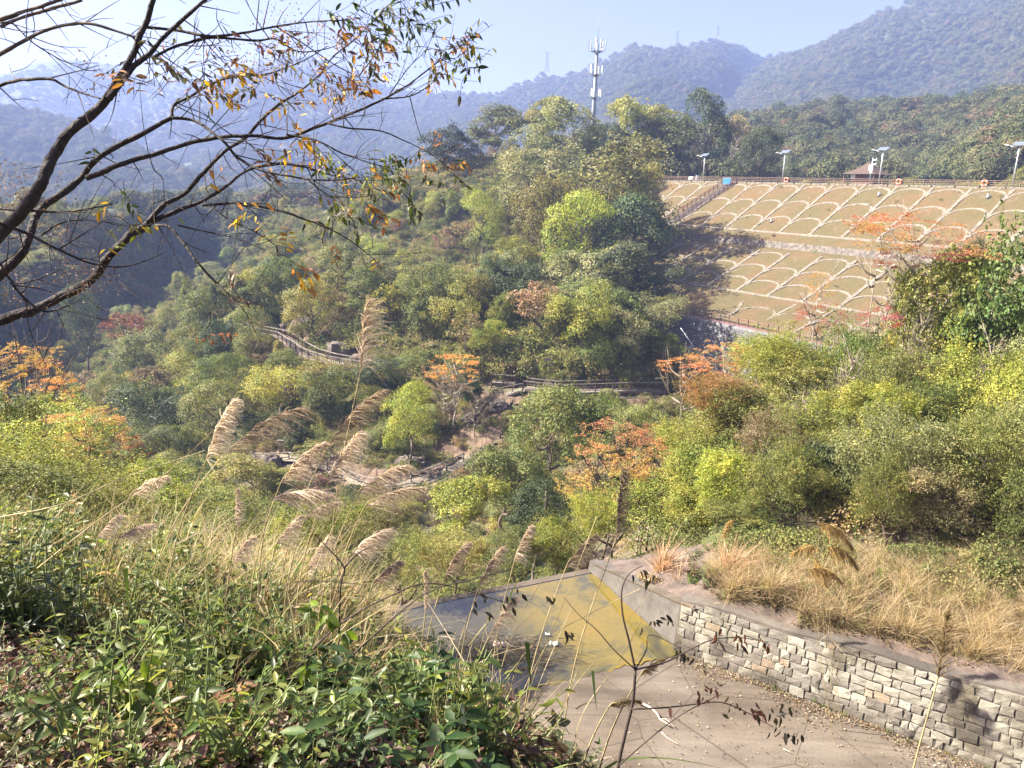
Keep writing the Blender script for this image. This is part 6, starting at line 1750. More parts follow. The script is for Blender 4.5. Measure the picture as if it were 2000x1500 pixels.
# twigs along the branches, then leaf sprays on them
TW = MB(); SPR = []
def twig(a, d, L_, r0):
    e = a + d * L_; m = (a + e) / 2 + rng.normal(0, .05, 3) * L_
    P = spline(np.array([a, m, e]), 4); TW.tube(P, np.linspace(r0, .0012, len(P)), 4); return P
thin = BRP[(BRP[:, 3] < .018)]
for k in range(240):
    p = thin[rng.integers(0, len(thin))]
    d = unit(np.array([rng.normal(.5, .6), rng.normal(0, .5), rng.normal(.1, .7)])); P = twig(p[:3], d, rng.uniform(.12, .45), min(.004, p[3] * .6))
    if rng.random() < .6: twig(P[4], unit(d + rng.normal(0, .7, 3)), rng.uniform(.08, .25), .002)
Bl = []; Dl = []; Nl = []; Ll = []; Cl = []
LC = {'g': (.055, .085, .022), 'y': (.55, .36, .03), 'o': (.40, .21, .06), 'b': (.20, .12, .08), 'r': (.24, .12, .09), 'k': (.11, .11, .07), 'l': (.22, .25, .04)}
CL = [(700, 55, 34, 'gggk'), (745, 30, 40, 'ggk'), (805, 20, 40, 'gg'), (835, 45, 24, 'g'), (670, 60, 18, 'orr'), (725, 100, 26, 'gok'), (690, 140, 22, 'obk'), (870, 110, 34, 'gok'), (905, 90, 34, 'ggl'), (900, 130, 22, 'gk'), (850, 95, 16, 'or'),
      (430, 128, 14, 'yok'), (400, 150, 14, 'kby'), (450, 180, 20, 'kgy'), (505, 150, 20, 'bky'), (520, 190, 16, 'ykk'), (560, 190, 16, 'ykb'), (650, 172, 26, 'oyb'), (690, 172, 20, 'oyk'), (335, 130, 16, 'kkr'), (365, 180, 14, 'kbg'), (300, 165, 12, 'kkb'), (380, 95, 10, 'rk'), (470, 95, 10, 'kr'), (250, 80, 8, 'rk'), (270, 120, 8, 'rk'), (245, 185, 10, 'ob'),
      (600, 290, 20, 'lyy'), (645, 310, 20, 'ygl'), (700, 330, 26, 'gll'), (760, 355, 30, 'gg'), (795, 370, 26, 'ggk'), (800, 335, 18, 'go'), (690, 382, 20, 'oyl'), (660, 432, 24, 'gl'), (670, 415, 16, 'g'), (620, 372, 14, 'lb'), (725, 400, 18, 'oo'), (860, 308, 16, 'oob'), (885, 335, 14, 'gk'), (835, 290, 8, 'o'), (548, 498, 16, 'yyo'), (568, 505, 10, 'yo'), (522, 305, 26, 'bb'), (575, 290, 12, 'yo'), (455, 410, 8, 'yl'), (240, 412, 8, 'yl'), (255, 440, 6, 'yl'), (440, 380, 8, 'yo'), (175, 330, 5, 'g'), (225, 370, 6, 'g'), (300, 425, 5, 'gk'), (200, 470, 6, 'yl'), (392, 650, 10, 'rb'), (430, 555, 8, 'r'), (645, 480, 5, 'o'), (720, 530, 4, 'y'), (600, 60, 14, 'rk'), (560, 110, 14, 'kb'), (520, 100, 10, 'rk'), (610, 150, 16, 'bok'), (640, 20, 14, 'gk')]
for px, py, cnt, cs in CL:
    y_ = np.interp(px, [200, 900], [4.6, 5.5]); c = at(px, py, y_ + rng.normal(0, .1))
    j = np.argmin(np.linalg.norm(BRP[:, :3] - c, axis=1)); bp = BRP[j, :3]
    if np.linalg.norm(bp - c) > .04:
        P = spline(np.array([bp, (bp + c) / 2 + rng.normal(0, .03, 3), c]), 4); TW.tube(P, np.linspace(.0035, .0015, len(P)), 4)
    left = int(cnt * 1.35)
    while left > 0:
        m = min(left, int(rng.integers(5, 9))); left -= m
        d = unit(np.array([rng.normal(.35, .6), rng.normal(0, .45), rng.normal(-.05, .55)])); a = c + rng.normal(0, .05, 3); L_ = rng.uniform(.12, .26)
        P = twig(a, d, L_, .0022)
        sd = unit(np.cross(d, rng.normal(0, 1, 3)))
        for q in range(m):
            t_ = .2 + .8 * q / max(1, m - 1); bpt = a + d * L_ * t_
            ld = unit(d * .55 + sd * (1 if q % 2 else -1) * .8 + [0, 0, -.55] + rng.normal(0, .18, 3))
            Bl.append(bpt); Dl.append(ld); Nl.append(unit(rng.normal(0, .5, 3) + [-.1, -.3, .8])); Ll.append(rng.uniform(.045, .080)); cc = np.array(LC[cs[int(rng.integers(0, len(cs)))]]); Cl.append(np.clip(cc * rng.uniform(.7, 1.3), 0, 1))
Bl, Dl, Nl, Ll, Cl = map(np.array, (Bl, Dl, Nl, Ll, Cl))
TW.build('twig_mass', MAT['twig'], OT)['kind'] = 'stuff'
leaf_objs(OT, Bl, Dl, Nl, Ll, Ll * rng.uniform(.28, .40, len(Ll)), Cl, 300)
# dry seed heads
sb = []; 
for px, py in ((480, 128), (640, 180), (690, 195), (620, 350), (430, 120), (570, 110), (35, 360), (20, 395), (115, 450), (150, 530), (170, 545), (545, 45), (740, 140), (760, 120), (600, 80), (205, 160), (690, 380), (20, 560), (870, 330), (525, 130)):
    c = at(px, py, np.interp(px, [0, 900], [4.5, 5.4])); m = 260 if px < 200 else 170
    sb.append(c + rng.normal(0, 1, (m, 3)) * [.10, .07, .07])
sb = np.concatenate(sb); V, T = leaf_cards(sb, rdir(len(sb)), rng.uniform(.006, .022, len(sb)), rng.uniform(.004, .012, len(sb)))
o = link('seed_head_mass', mesh_of('seed_heads', V - np.array(OT.location), T, MAT['leaf_attr'], col=np.repeat(np.array([(.16, .10, .075), (.24, .14, .10), (.11, .09, .08)])[rng.integers(0, 3, len(sb))], 4, 0)), OT); o['kind'] = 'stuff'

# ---- ground cover on the near slope
def near_pts(n, box, rmin=1.6, rmax=25):
    px = rng.uniform(box[0], box[2], n); py = rng.uniform(box[1], box[3], n)
    h = hit(px, py, rmin); ok = ~np.isnan(h[:, 0]); h = h[ok]; r = np.hypot(h[:, 0], h[:, 1]); k = (r < rmax) & (h[:, 2] > FLOOR_Z - .2)
    # jitter off the polar rings
    h = h[k]; h[:, :2] += rng.normal(0, .02, (len(h), 2)) * np.hypot(h[:, 0], h[:, 1])[:, None]; h[:, 2] = H(h[:, 0], h[:, 1])
    return h
def channel_side(P):
    q = P[:, :2]; d = wall_b - wall_a
    return q
G_ = near_pts(30000, (-220, 1150, 1250, 1640), 1.2, 9)
n = len(G_); G_ = G_ + np.stack([np.zeros(n), np.zeros(n), rng.random(n) ** 2 * .14], 1)
N = unit(rng.normal(0, .6, (n, 3)) + [0, -.2, .9]); pal = np.array([(.11, .055, .035), (.18, .095, .06), (.28, .18, .11), (.07, .035, .025), (.40, .30, .20), (.15, .065, .05), (.07, .085, .03)])
V, T = leaf_cards(G_, N, rng.uniform(.014, .05, n), rng.uniform(.008, .026, n))
o = link('leaf_litter', mesh_of('leaf_litter', V, T, MAT['leaf_attr'], col=np.repeat(pal[rng.integers(0, 7, n)], 4, 0))); tag(o, 'brown and dull red leaf litter carpeting the near slope', 'leaf litter', kind='stuff')
def herb(seed, nleaf, hgt, L, W, spread, lean=0.0):
    """stem with spiralling folded leaves, unit metres"""
    r2 = np.random.default_rng(seed); B = []; D = []; N = []; Ls = []
    st = MB()
    for s in range(max(1, nleaf // 14)):
        a0 = r2.uniform(0, 6.28); tip = np.array([math.cos(a0) * spread * r2.uniform(.3, 1), math.sin(a0) * spread * r2.uniform(.3, 1), hgt * r2.uniform(.65, 1.1)])
        P = spline(np.array([[0, 0, -.05], tip * .5 + r2.normal(0, .02, 3), tip]), 6); st.tube(P, np.linspace(.005, .002, len(P)), 4)
        for k in range(14):
            t_ = .25 + .75 * (k + r2.random()) / 14; p = P[min(len(P) - 1, int(t_ * (len(P) - 1)))]; a = k * 2.4 + r2.normal(0, .3)
            d = np.array([math.cos(a), math.sin(a), r2.normal(.15, .35)]); B.append(p); D.append(d); N.append(np.array([0, 0, 1.]) + r2.normal(0, .35, 3)); Ls.append(L * r2.uniform(.6, 1.25))
    V, T = leaf_shapes(np.array(B), np.array(D), np.array(N), np.array(Ls), np.array(Ls) * W / L)
    return V, T, st.arrays()
def herb_mesh(name, seed, nleaf, hgt, L, W, spread, lmat):
    V, T, (SV, SF) = herb(seed, nleaf, hgt, L, W, spread)
    F = [T, SF[0] + len(V)] + ([SF[1] + len(V)] if len(SF) > 1 else [])
    mi = np.concatenate([np.zeros(len(T), int), np.ones(sum(len(f_) for f_ in F[1:]), int)])
    return mesh_of(name, np.concatenate([V, SV]), F, None, True, mats=[lmat, MAT['greenstem']], midx=mi)
MAT['herb'] = foliage('herb_leaf', 'RANDOM', .38, .42, .03, .45, stops=[(0, (.055, .085, .024)), (.3, (.085, .13, .032)), (.6, (.13, .175, .042)), (.85, (.21, .23, .05)), (1.0, (.24, .15, .07))])
MAT['creeper'] = foliage('creeper_leaf', 'RANDOM', .3, .5, .03, .5, stops=[(0, (.055, .034, .022)), (.35, (.12, .065, .045)), (.6, (.16, .10, .065)), (.8, (.075, .10, .034)), (1.0, (.20, .13, .08))])
herb_c = proto_collection('herb', [herb_mesh('herb', 100 + k, 112, .45, .058, .021, .28, MAT['herb']) for k in range(5)])
creep_c = proto_collection('creeper', [herb_mesh('creeper', 120 + k, 56, .15, .036, .019, .22, MAT['creeper']) for k in range(4)])
def tuft(seed, nb, L, W, spread, pal_):
    r2 = np.random.default_rng(seed); global rng
    keep_, rng2 = rng, r2
    B = np.stack([r2.normal(0, .05, nb), r2.normal(0, .05, nb), np.full(nb, -.03)], 1)
    D = unit(np.stack([r2.normal(.12, spread, nb), r2.normal(0, spread, nb), np.ones(nb)], 1)); Ls = L * r2.uniform(.45, 1.15, nb)
    bend = np.stack([D[:, 0] * Ls * .5, D[:, 1] * Ls * .5, -Ls * r2.uniform(.05, .45, nb)], 1)
    V, Q = blades(B, D, Ls, W * r2.uniform(.6, 1.3, nb), bend, 5)
    return V, Q, np.repeat(np.array(pal_)[r2.integers(0, len(pal_), nb)], 12, 0)
STRAW = [(.40, .31, .18), (.46, .37, .23), (.34, .25, .14), (.27, .24, .10), (.50, .41, .27)]
GRN = [(.13, .17, .04), (.20, .22, .05), (.30, .27, .08), (.09, .13, .035)]
straw_c = proto_collection('straw_tuft', [mesh_of('straw_tuft', *(lambda q: (q[0], q[1]))(t_), MAT['grass'], col=t_[2]) for t_ in [tuft(140 + k, 60, 1.0, .008, .36, STRAW) for k in range(4)]])
mixg_c = proto_collection('grass_tuft', [mesh_of('grass_tuft', *(lambda q: (q[0], q[1]))(t_), MAT['grass'], col=t_[2]) for t_ in [tuft(150 + k, 44, 1.0, .008, .42, STRAW + GRN[1:3]) for k in range(4)]])
P = near_pts(1300, (-200, 1130, 1180, 1640), 1.2, 9); scatter('creeping_plants', P, rng.uniform(.6, 1.3, len(P)), creep_c, 4, 'low creeping plants with reddish and green leaves over the litter', 'ground cover', .25)
def thick(px0, px1, py0, py1, n, rmax=24): return near_pts(n, (px0, py0, px1, py1), 2.2, rmax)
P = np.concatenate([thick(-200, 420, 1020, 1230, 330), thick(300, 800, 1050, 1300, 300), thick(380, 700, 1180, 1380, 90), near_pts(34, (150, 1300, 620, 1580), 1.6, 9)])
scatter('herb_layer', P, rng.uniform(.6, 1.5, len(P)) * np.interp(P[:, 1], [3, 14], [.85, 1.5]), herb_c, 5, 'leafy green herbs covering the near slope', 'herbs', .15)
P = np.concatenate([thick(230, 800, 1000, 1260, 200), thick(380, 760, 1180, 1400, 60), thick(-100, 300, 1080, 1200, 60)])
scatter('dry_grass', P, rng.uniform(.6, 1.25, len(P)) * np.interp(P[:, 1], [3, 14], [.75, 1.3]), mixg_c, 4, 'tangled dry and green grass on the near slope left of the pool', 'grass', .2)
P = thick(300, 780, 990, 1260, 270); scatter('straw_grass', P, rng.uniform(.6, 1.2, len(P)) * np.interp(P[:, 1], [4, 14], [.8, 1.4]), straw_c, 4, 'pale straw grass under the plumes', 'grass', .25)
P = np.concatenate([near_pts(330, (820, 1230, 1160, 1540), 2.8, 15), near_pts(120, (700, 1180, 900, 1300), 5, 22)])
scatter('slope_edge_creepers', P, rng.uniform(1.0, 2.4, len(P)), creep_c, 4, 'reddish brown low plants at the slope edge beside the spillway floor', 'ground cover', .25)
P = near_pts(100, (800, 1230, 1090, 1540), 2.8, 14); scatter('slope_edge_herbs', P, rng.uniform(.7, 1.4, len(P)), herb_c, 5, 'green herbs at the slope edge beside the spillway floor', 'herbs', .2)
P = near_pts(60, (850, 1250, 1120, 1540), 2.8, 14); scatter('slope_edge_straw', P, rng.uniform(.4, .9, len(P)), straw_c, 4, 'straw tufts at the slope edge beside the spillway floor', 'grass', .2)
# right bank grasses
def bank_pts(n, box, rlo=14, rhi=30):
    px = rng.uniform(box[0], box[2], n); py = rng.uniform(box[1], box[3], n); h = hit(px, py, rlo); h = h[~np.isnan(h[:, 0])]
    h[:, :2] += rng.normal(0, .15, (len(h), 2)); h[:, 2] = H(h[:, 0], h[:, 1])
    q = h[:, :2] - wall_a; s1 = q @ wn_; return h[(h[:, 2] > FLOOR_Z + .8) & (s1 > .75)]
P = np.concatenate([bank_pts(420, (1560, 1090, 2150, 1330)), bank_pts(160, (1380, 1090, 1600, 1200)), bank_pts(90, (1650, 1240, 2100, 1420))])
scatter('bank_straw', P, rng.uniform(.5, 1.25, len(P)), straw_c, 4, 'golden dry grass on the right bank above the stone wall', 'grass', .2)
P = bank_pts(260, (1380, 1080, 2100, 1260)); scatter('bank_grass', P, rng.uniform(.4, 1.0, len(P)), mixg_c, 4, 'yellow green grass clumps on the right bank', 'grass', .2)
P = np.concatenate([bank_pts(700, (1280, 1120, 2100, 1420)), bank_pts(600, (1330, 1150, 1760, 1310))]); scatter('bank_creepers', P, rng.uniform(1.0, 2.2, len(P)), creep_c, 4, 'dull red creeping plants along the top of the stone wall', 'ground cover', .2)
P = bank_pts(120, (1330, 1060, 2100, 1180), 14, 28); scatter('bank_herbs', P, rng.uniform(.6, 1.3, len(P)), herb_c, 5, 'green herbs at the foot of the right bank thicket', 'herbs', .15)
# weeds at the wall foot
q = wall_a[None] + wd[None] * rng.uniform(2.5, WL, 34)[:, None] - wn_[None] * rng.uniform(.05, .22, 34)[:, None]
scatter('wall_foot_weeds', np.concatenate([q, np.full((34, 1), z0)], 1), rng.uniform(.15, .55, 34), herb_c, 5, 'small weeds growing along the foot of the stone wall', 'weeds', .2)

# ---- plume grasses
def plume(base, tip, Y, root, label, dens=130, colr=(.50, .39, .26), width=.36, droop=.5, wind=(.55, 0, -.15), Y2=None, arch=.10, leaves=2, nm='plume_grass'):
    A = at(*base, Y); B = at(*tip, Y2 or Y); L_ = np.linalg.norm(B - A)
    g = at(*root, Y); g = np.array([g[0], g[1], float(H(g[0], g[1]))])
    t = thing(nm, g, label, 'plume grass', 'plume grasses')
    axis = unit(B - A)
    mid = (g + A) / 2 + np.array([-.03, 0, .05]) * np.linalg.norm(A - g)
    P = spline(np.array([g - [0, 0, .1], mid, A, A + (B - A) * .35]), 6); b = MB(); b.tube(P, np.linspace(.006, .0025, len(P)), 5); b.build('stem', MAT['straw'], t, True)
    n = int(dens * 1.9); t_ = rng.random(n) ** .85
    rach = A + (B - A) * t_[:, None] + np.array([0, 0, 1.0]) * (arch * L_ * np.sin(t_ * math.pi))[:, None]
    D = unit(axis[None] * .75 + rng.normal(0, .28, (n, 3)) + np.array(wind)[None] * .35)
    Ls = L_ * width * (1.15 - .75 * t_) * rng.uniform(.6, 1.2, n)
    bend = np.array(wind)[None] * (Ls * .55)[:, None] + np.array([0, 0, -1.0])[None] * (Ls * droop * rng.uniform(.6, 1.4, n))[:, None]
    wst = max(.0045, Y * .0010)
    V, Q = blades(rach, D, Ls, wst * rng.uniform(.7, 1.4, n), bend, 5)
    # hairs along every strand
    m = n * 9; k = rng.integers(0, n, m); u = rng.random(m)
    HP = rach[k] + D[k] * (Ls[k] * u)[:, None] + bend[k] * (u ** 2)[:, None]
    hd = unit(D[k] + 2 * bend[k] * u[:, None] / (Ls[k][:, None] + 1e-6) + rng.normal(0, .45, (m, 3)))
    HV, HT_ = leaf_cards(HP, rdir(m), rng.uniform(.012, .03, m) * (Y / 6) ** .5, wst * rng.uniform(.4, .8, m), hd)
    org = np.array(t.location)
    o = link('plume', mesh_of('plume', np.concatenate([V, HV]) - org, [Q, HT_ + len(V)], MAT['plume']), t); o.color = (*colr, 1)
    if leaves:
        k = leaves; f_ = rng.uniform(.25, .75, k); LB = g[None] + (A - g)[None] * f_[:, None]
        for q in range(k):
            V, Q = blades(LB[q:q + 1], unit(axis[None] + rng.normal(0, .5, (1, 3))), .55 * rng.uniform(.6, 1.2, 1), .014, np.stack([rng.normal(.1, .2, 1), rng.normal(0, .1, 1), -rng.uniform(.1, .35, 1)], 1), 6)
            link('leaf', mesh_of('leaf', V - org, Q, MAT['grass'], col=np.array(STRAW + GRN)[int(rng.integers(0, 9))]), t)
PALE, TANP, BRN = (.66, .57, .47), (.52, .43, .34), (.33, .26, .19)
PL = [
    ((402, 900), (455, 785), 5.4, (300, 1130), 'broad pale plume standing tallest at the left of the plume cluster', 190, PALE, .34),
    ((440, 885), (590, 800), 5.8, (250, 1110), 'sparse brown plume arching right behind the broad pale plume', 90, BRN, .40),
    ((640, 872), (745, 765), 6.4, (520, 1120), 'thin dark plume leaning far right above the path', 100, BRN, .36),
    ((640, 945), (700, 848), 5.6, (560, 1180), 'thick light plume with a curled tip in the middle', 200, PALE, .40),
    ((548, 945), (628, 868), 5.6, (470, 1180), 'light plume left of the curled middle plume', 150, TANP, .36),
    ((530, 975), (640, 965), 5.3, (500, 1200), 'wide arching plume hanging low below the middle plumes', 160, PALE, .50),
    ((255, 968), (322, 932), 5.6, (190, 1130), 'small soft plume far left beside the red leaves', 110, PALE, .36),
    ((462, 1030), (463, 956), 5.2, (440, 1220), 'narrow upright plume below the broad pale plume', 110, PALE, .22),
    ((700, 962), (792, 912), 6.0, (600, 1190), 'arching plume right of the curled middle plume', 140, TANP, .40),
    ((596, 1012), (658, 982), 5.4, (540, 1200), 'short plume below the wide arching plume', 90, PALE, .36),
    ((712, 990), (822, 955), 6.2, (620, 1190), 'faint brownish plume reaching toward the log fence', 90, TANP, .36),
    ((192, 1052), (232, 1008), 4.8, (150, 1180), 'faint soft plume among the left herbs', 90, PALE, .40),
    ((232, 1052), (295, 1026), 4.8, (180, 1190), 'second faint soft plume among the left herbs', 90, PALE, .40),
    ((685, 1085), (758, 1036), 5.0, (610, 1240), 'feathery plume above the left end of the pool', 150, PALE, .44),
    ((728, 1142), (778, 1098), 5.0, (680, 1260), 'low feathery plume at the left edge of the pool', 110, TANP, .42),
    ((868, 1128), (912, 1062), 6.0, (820, 1260), 'pinkish plume in front of the bushes behind the pool', 130, TANP, .34),
    ((934, 1148), (980, 1070), 6.0, (890, 1290), 'pinkish plume right of its twin before the pool lip', 130, TANP, .30),
    ((1004, 1098), (1036, 1028), 6.4, (960, 1290), 'pinkish plume highest behind the pool lip', 120, TANP, .30),
    ((831, 1195), (829, 1118), 4.8, (828, 1330), 'narrow upright plume at the left edge of the pool', 110, TANP, .20),
    ((1203, 1052), (1216, 920), 5.0, (1090, 1400), 'tall brown plume standing in front of the orange shrubs', 180, BRN, .26),
    ((1104, 1112), (1162, 1046), 5.0, (1010, 1380), 'thin brown plume beside the pool corner', 90, BRN, .34),
    ((950, 1255), (1005, 1168), 4.4, (900, 1420), 'see through brown plume in front of the pool', 80, TANP, .30),
    ((540, 1065), (585, 1010), 5.2, (500, 1210), 'soft plume low in the middle of the straw grass', 100, PALE, .42),
    ((600, 1120), (640, 1050), 5.0, (575, 1230), 'ragged pale plume above the dark bamboo-like shoot', 110, PALE, .40),
    ((452, 1110), (490, 1050), 5.0, (430, 1220), 'ragged pale plume deep in the straw grass', 100, PALE, .42),
    ((703, 730), (716, 592), 6.2, (640, 1160), 'tall drooping dry plume hanging before the long boardwalk', 95, TANP, .55),
]
for k, (ba, ti, Y, ro, lab, dn, cc, wd_) in enumerate(PL):
    plume(ba, ti, Y, ro, lab, dn, cc, wd_)
for ba, ti, Y, ro, lab in (((1598, 1022), (1662, 1070), 17.5, (1700, 1180), 'upper drooping golden plume on the right bank'), ((1615, 1068), (1672, 1108), 17.5, (1700, 1190), 'middle drooping golden plume on the right bank'), ((1600, 1072), (1548, 1082), 17.5, (1690, 1190), 'left pointing golden plume on the right bank'), ((1580, 1112), (1640, 1135), 17.0, (1690, 1195), 'lowest golden plume on the right bank'), ((1408, 1052), (1428, 1018), 19, (1400, 1120), 'small upright plume left of the bare twiggy shrub'), ((1590, 1090), (1612, 1140), 17.2, (1680, 1200), 'hidden golden plume behind the lowest golden plume')):
    plume(ba, ti, Y, ro, lab, 170, (.46, .34, .14), .34, .6, (.25, 0, -.3), arch=.2, leaves=4)
for ba, ti, Y, ro, lab in (((1830, 1330), (1850, 1195), 3.2, (1800, 1560), 'fine brown panicle close to the camera over the stone wall'), ((1250, 1320), (1295, 1290), 3.4, (1150, 1520), 'tiny one sided spikelet above the bleached branch'), ((1190, 1380), (1250, 1372), 3.4, (1120, 1520), 'dark one sided spikelet over the spillway floor')):
    plume(ba, ti, Y, ro, lab, 70, (.24, .18, .09), .30, .25, (.15, 0, -.05), leaves=1)
# loose tall stems
def stems(name, items, label, mat, r=.0035):
    b = MB()
    for pts, Y in items:
        P = spline(np.array([at(x, y, Y + rng.normal(0, .1)) for x, y in pts]), 6); b.tube(P, np.linspace(r, r * .5, len(P)) * Y / 4, 4)
    o = b.build(name, mat); tag(o, label, 'grass stems', kind='stuff')
stems('straw_stems', [([(1010, 1480), (1040, 1330), (1100, 1180), (1165, 1010)], 3.6), ([(930, 1500), (960, 1380), (1000, 1240), (1060, 1130)], 4.0), ([(1080, 1480), (1110, 1360), (1190, 1260), (1275, 1150)], 3.6), ([(1060, 1500), (1090, 1400), (1130, 1300), (1150, 1180)], 3.4), ([(860, 1420), (885, 1320), (905, 1230), (950, 1130)], 4.2), ([(990, 1470), (1010, 1380), (1075, 1250), (1150, 1200), (1250, 1150)], 4), ([(560, 1440), (600, 1250), (640, 1080), (700, 820)], 4.2), ([(520, 1330), (590, 1180), (660, 1010), (735, 905)], 4.4), ([(0, 1010), (120, 985), (250, 930), (400, 880)], 4.8), ([(60, 1120), (200, 1010), (330, 920), (470, 790)], 5), ([(430, 1500), (500, 1360), (620, 1270), (760, 1180)], 3.6), ([(300, 1480), (380, 1400), (470, 1330)], 3), ([(250, 1480), (330, 1420), (450, 1330)], 3), ([(870, 1500), (880, 1400), (930, 1290), (960, 1180)], 3.6), ([(1110, 1500), (1140, 1390), (1210, 1290), (1260, 1200)], 3.4), ([(970, 1500), (985, 1400), (1010, 1300), (1040, 1260)], 3.4)], 'thin straw coloured stems leaning across the pool and slope', MAT['straw'])
# drooping dark green blades
for px, py, py2, Y, lab in ((1030, 1255, 1340, 3.2, 'single dark green blade hanging over the pool'), (1158, 1310, 1390, 3.2, 'single dark green blade hanging over the floor'), (245, 1110, 1190, 3.6, 'long green blade hanging in the left herbs')):
    A = at(px, py, Y); B = at(px + 4, py2, Y); V, Q = blades(np.array([A]), np.array([B - A]), np.array([np.linalg.norm(B - A)]), .022, np.array([[.01, 0, 0.]]), 6)
    o = link('hanging_blade', mesh_of('hanging_blade', V, Q, MAT['leaf'])); o.color = (.06, .10, .025, 1); tag(o, lab, 'grass blade', 'hanging grass blades')

# ---- leafy shrub at the bottom centre: each big leaf a part
gc = at(770, 1440, 2.9); sh = thing('leafy_shrub', (gc[0], gc[1], float(H(gc[0], gc[1]))), 'glossy green leafy shrub at the bottom centre beside the pool', 'shrub')
B = []; D = []; N = []; L = []; C = []
b = MB()
for k in range(74):
    tpx, tpy = rng.uniform(590, 960), rng.uniform(1225, 1520)
    if tpx > 850 and tpy < 1230 + (tpx - 850) * 1.3: continue
    Y = np.interp(tpy, [1220, 1500], [3.9, 2.5]) + rng.normal(0, .15)
    e = at(tpx, tpy, Y); s0 = np.array([gc[0] + rng.normal(0, .25), gc[1] + .3 + rng.normal(0, .3), 0]); s0[2] = H(s0[0], s0[1])
    s0 = s0 * .55 + np.array([e[0], e[1], float(H(e[0], e[1]))]) * .45
    P = spline(np.array([s0, (s0 + e) / 2 + rng.normal(0, .04, 3), e]), 5); b.tube(P, np.linspace(.006, .002, len(P)), 4)
    nl_ = int(rng.integers(6, 10)); d0 = unit(e - s0)
    base = np.array([.040, .085, .022]) if rng.random() < .6 else np.array([.062, .115, .024]) if rng.random() < .7 else np.array([.14, .22, .03])
    for q in range(nl_):
        a = q * 2.4 + rng.normal(0, .3); p = e - d0 * (.22 * q / nl_)
        d = unit(np.array([math.cos(a), math.sin(a), rng.normal(-.05, .3)])); B.append(p); D.append(d); N.append(unit(np.array([-.2, -.2, 1.0]) + rng.normal(0, .3, 3))); L.append(rng.uniform(.06, .125)); C.append(np.clip(base * rng.uniform(.7, 1.3), 0, 1))
b.build('stem_mass', MAT['greenstem'], sh)['kind'] = 'stuff'
B, D, N, L, C = map(np.array, (B, D, N, L, C)); leaf_objs(sh, B, D, N, L, L * rng.uniform(.34, .46, len(L)), C, 300)
# ---- bright leaved vine at the bottom left
vine_pts = [(165, 1500), (185, 1430), (225, 1350), (262, 1290), (300, 1235), (330, 1200)]
vp = np.array([at(x, y, 2.7 - .0 * k) for k, (x, y) in enumerate(vine_pts)]); P = spline(vp, 8)
vn = thing('climbing_vine', P[0], 'slanting vine with bright yellow green leaves at the bottom left', 'vine')
b = MB(); b.tube(P, np.linspace(.006, .003, len(P)), 6); b.build('stem', MAT['greenstem'], vn, True)
B = []; D = []; N = []; L = []; C = []
for x, y, m in ((175, 1410, 6), (205, 1405, 4), (215, 1335, 6), (230, 1300, 5), (285, 1345, 3), (300, 1225, 4), (325, 1240, 6), (250, 1370, 3), (270, 1290, 3), (190, 1320, 4), (420, 1385, 7), (450, 1370, 5), (470, 1360, 4), (490, 1470, 8), (600, 1310, 6), (640, 1200, 8), (620, 1190, 5), (385, 1490, 4), (340, 1255, 5), (670, 1240, 5)):
    c = at(x, y, 2.75 if y > 1260 else 3.4); a0 = rng.uniform(0, 6.28)
    for q in range(m):
        B.append(c + rng.normal(0, .018, 3)); D.append(unit(np.array([math.cos(a0 + q * 1.3) * .8, rng.normal(-.2, .3), -.55 + rng.normal(0, .3)]))); N.append(unit(np.array([0, -.5, .8]) + rng.normal(0, .3, 3))); L.append(rng.uniform(.06, .10)); C.append(np.array([.17, .27, .03]) * rng.uniform(.6, 1.3))
B, D, N, L, C = map(np.array, (B, D, N, L, C)); leaf_objs(vn, B, D, N, L, L * .40, C, 300)
# ---- dark slender sapling in front of the spillway
sap_root = at(1195, 1560, 2.6); sp = thing('sapling', sap_root, 'slender dark sapling with drooping reddish leaves before the spillway', 'sapling')
def sap_branch(pts, r0, r1, Y):
    P = spline(np.array([at(x, y, Y + .02 * k) for k, (x, y) in enumerate(pts)]), 6); b = MB(); b.tube(P, np.linspace(r0, r1, len(P)), 6); b.build('branch', MAT['twig'], sp, True); return P
sap_branch([(1190, 1620), (1207, 1500), (1222, 1430), (1236, 1370), (1241, 1310)], .0075, .0055, 2.6)
sap_branch([(1241, 1310), (1228, 1250), (1216, 1200), (1215, 1150), (1230, 1120), (1255, 1105)], .005, .0015, 2.68)
sap_branch([(1241, 1308), (1300, 1293), (1345, 1270), (1390, 1250), (1440, 1245), (1500, 1255)], .0035, .0015, 2.68)
sap_branch([(1234, 1385), (1300, 1382), (1360, 1375), (1410, 1372), (1460, 1392), (1510, 1420)], .0035, .0015, 2.64)
sap_branch([(1209, 1495), (1260, 1450), (1310, 1410), (1350, 1385), (1410, 1355)], .0032, .0015, 2.6)
sap_branch([(1241, 1308), (1200, 1270), (1165, 1230), (1130, 1200), (1100, 1165)], .003, .001, 2.68)
sap_branch([(1241, 1308), (1262, 1270), (1270, 1240), (1330, 1265)], .003, .001, 2.68)
B = []; D = []; N = []; L = []; C = []
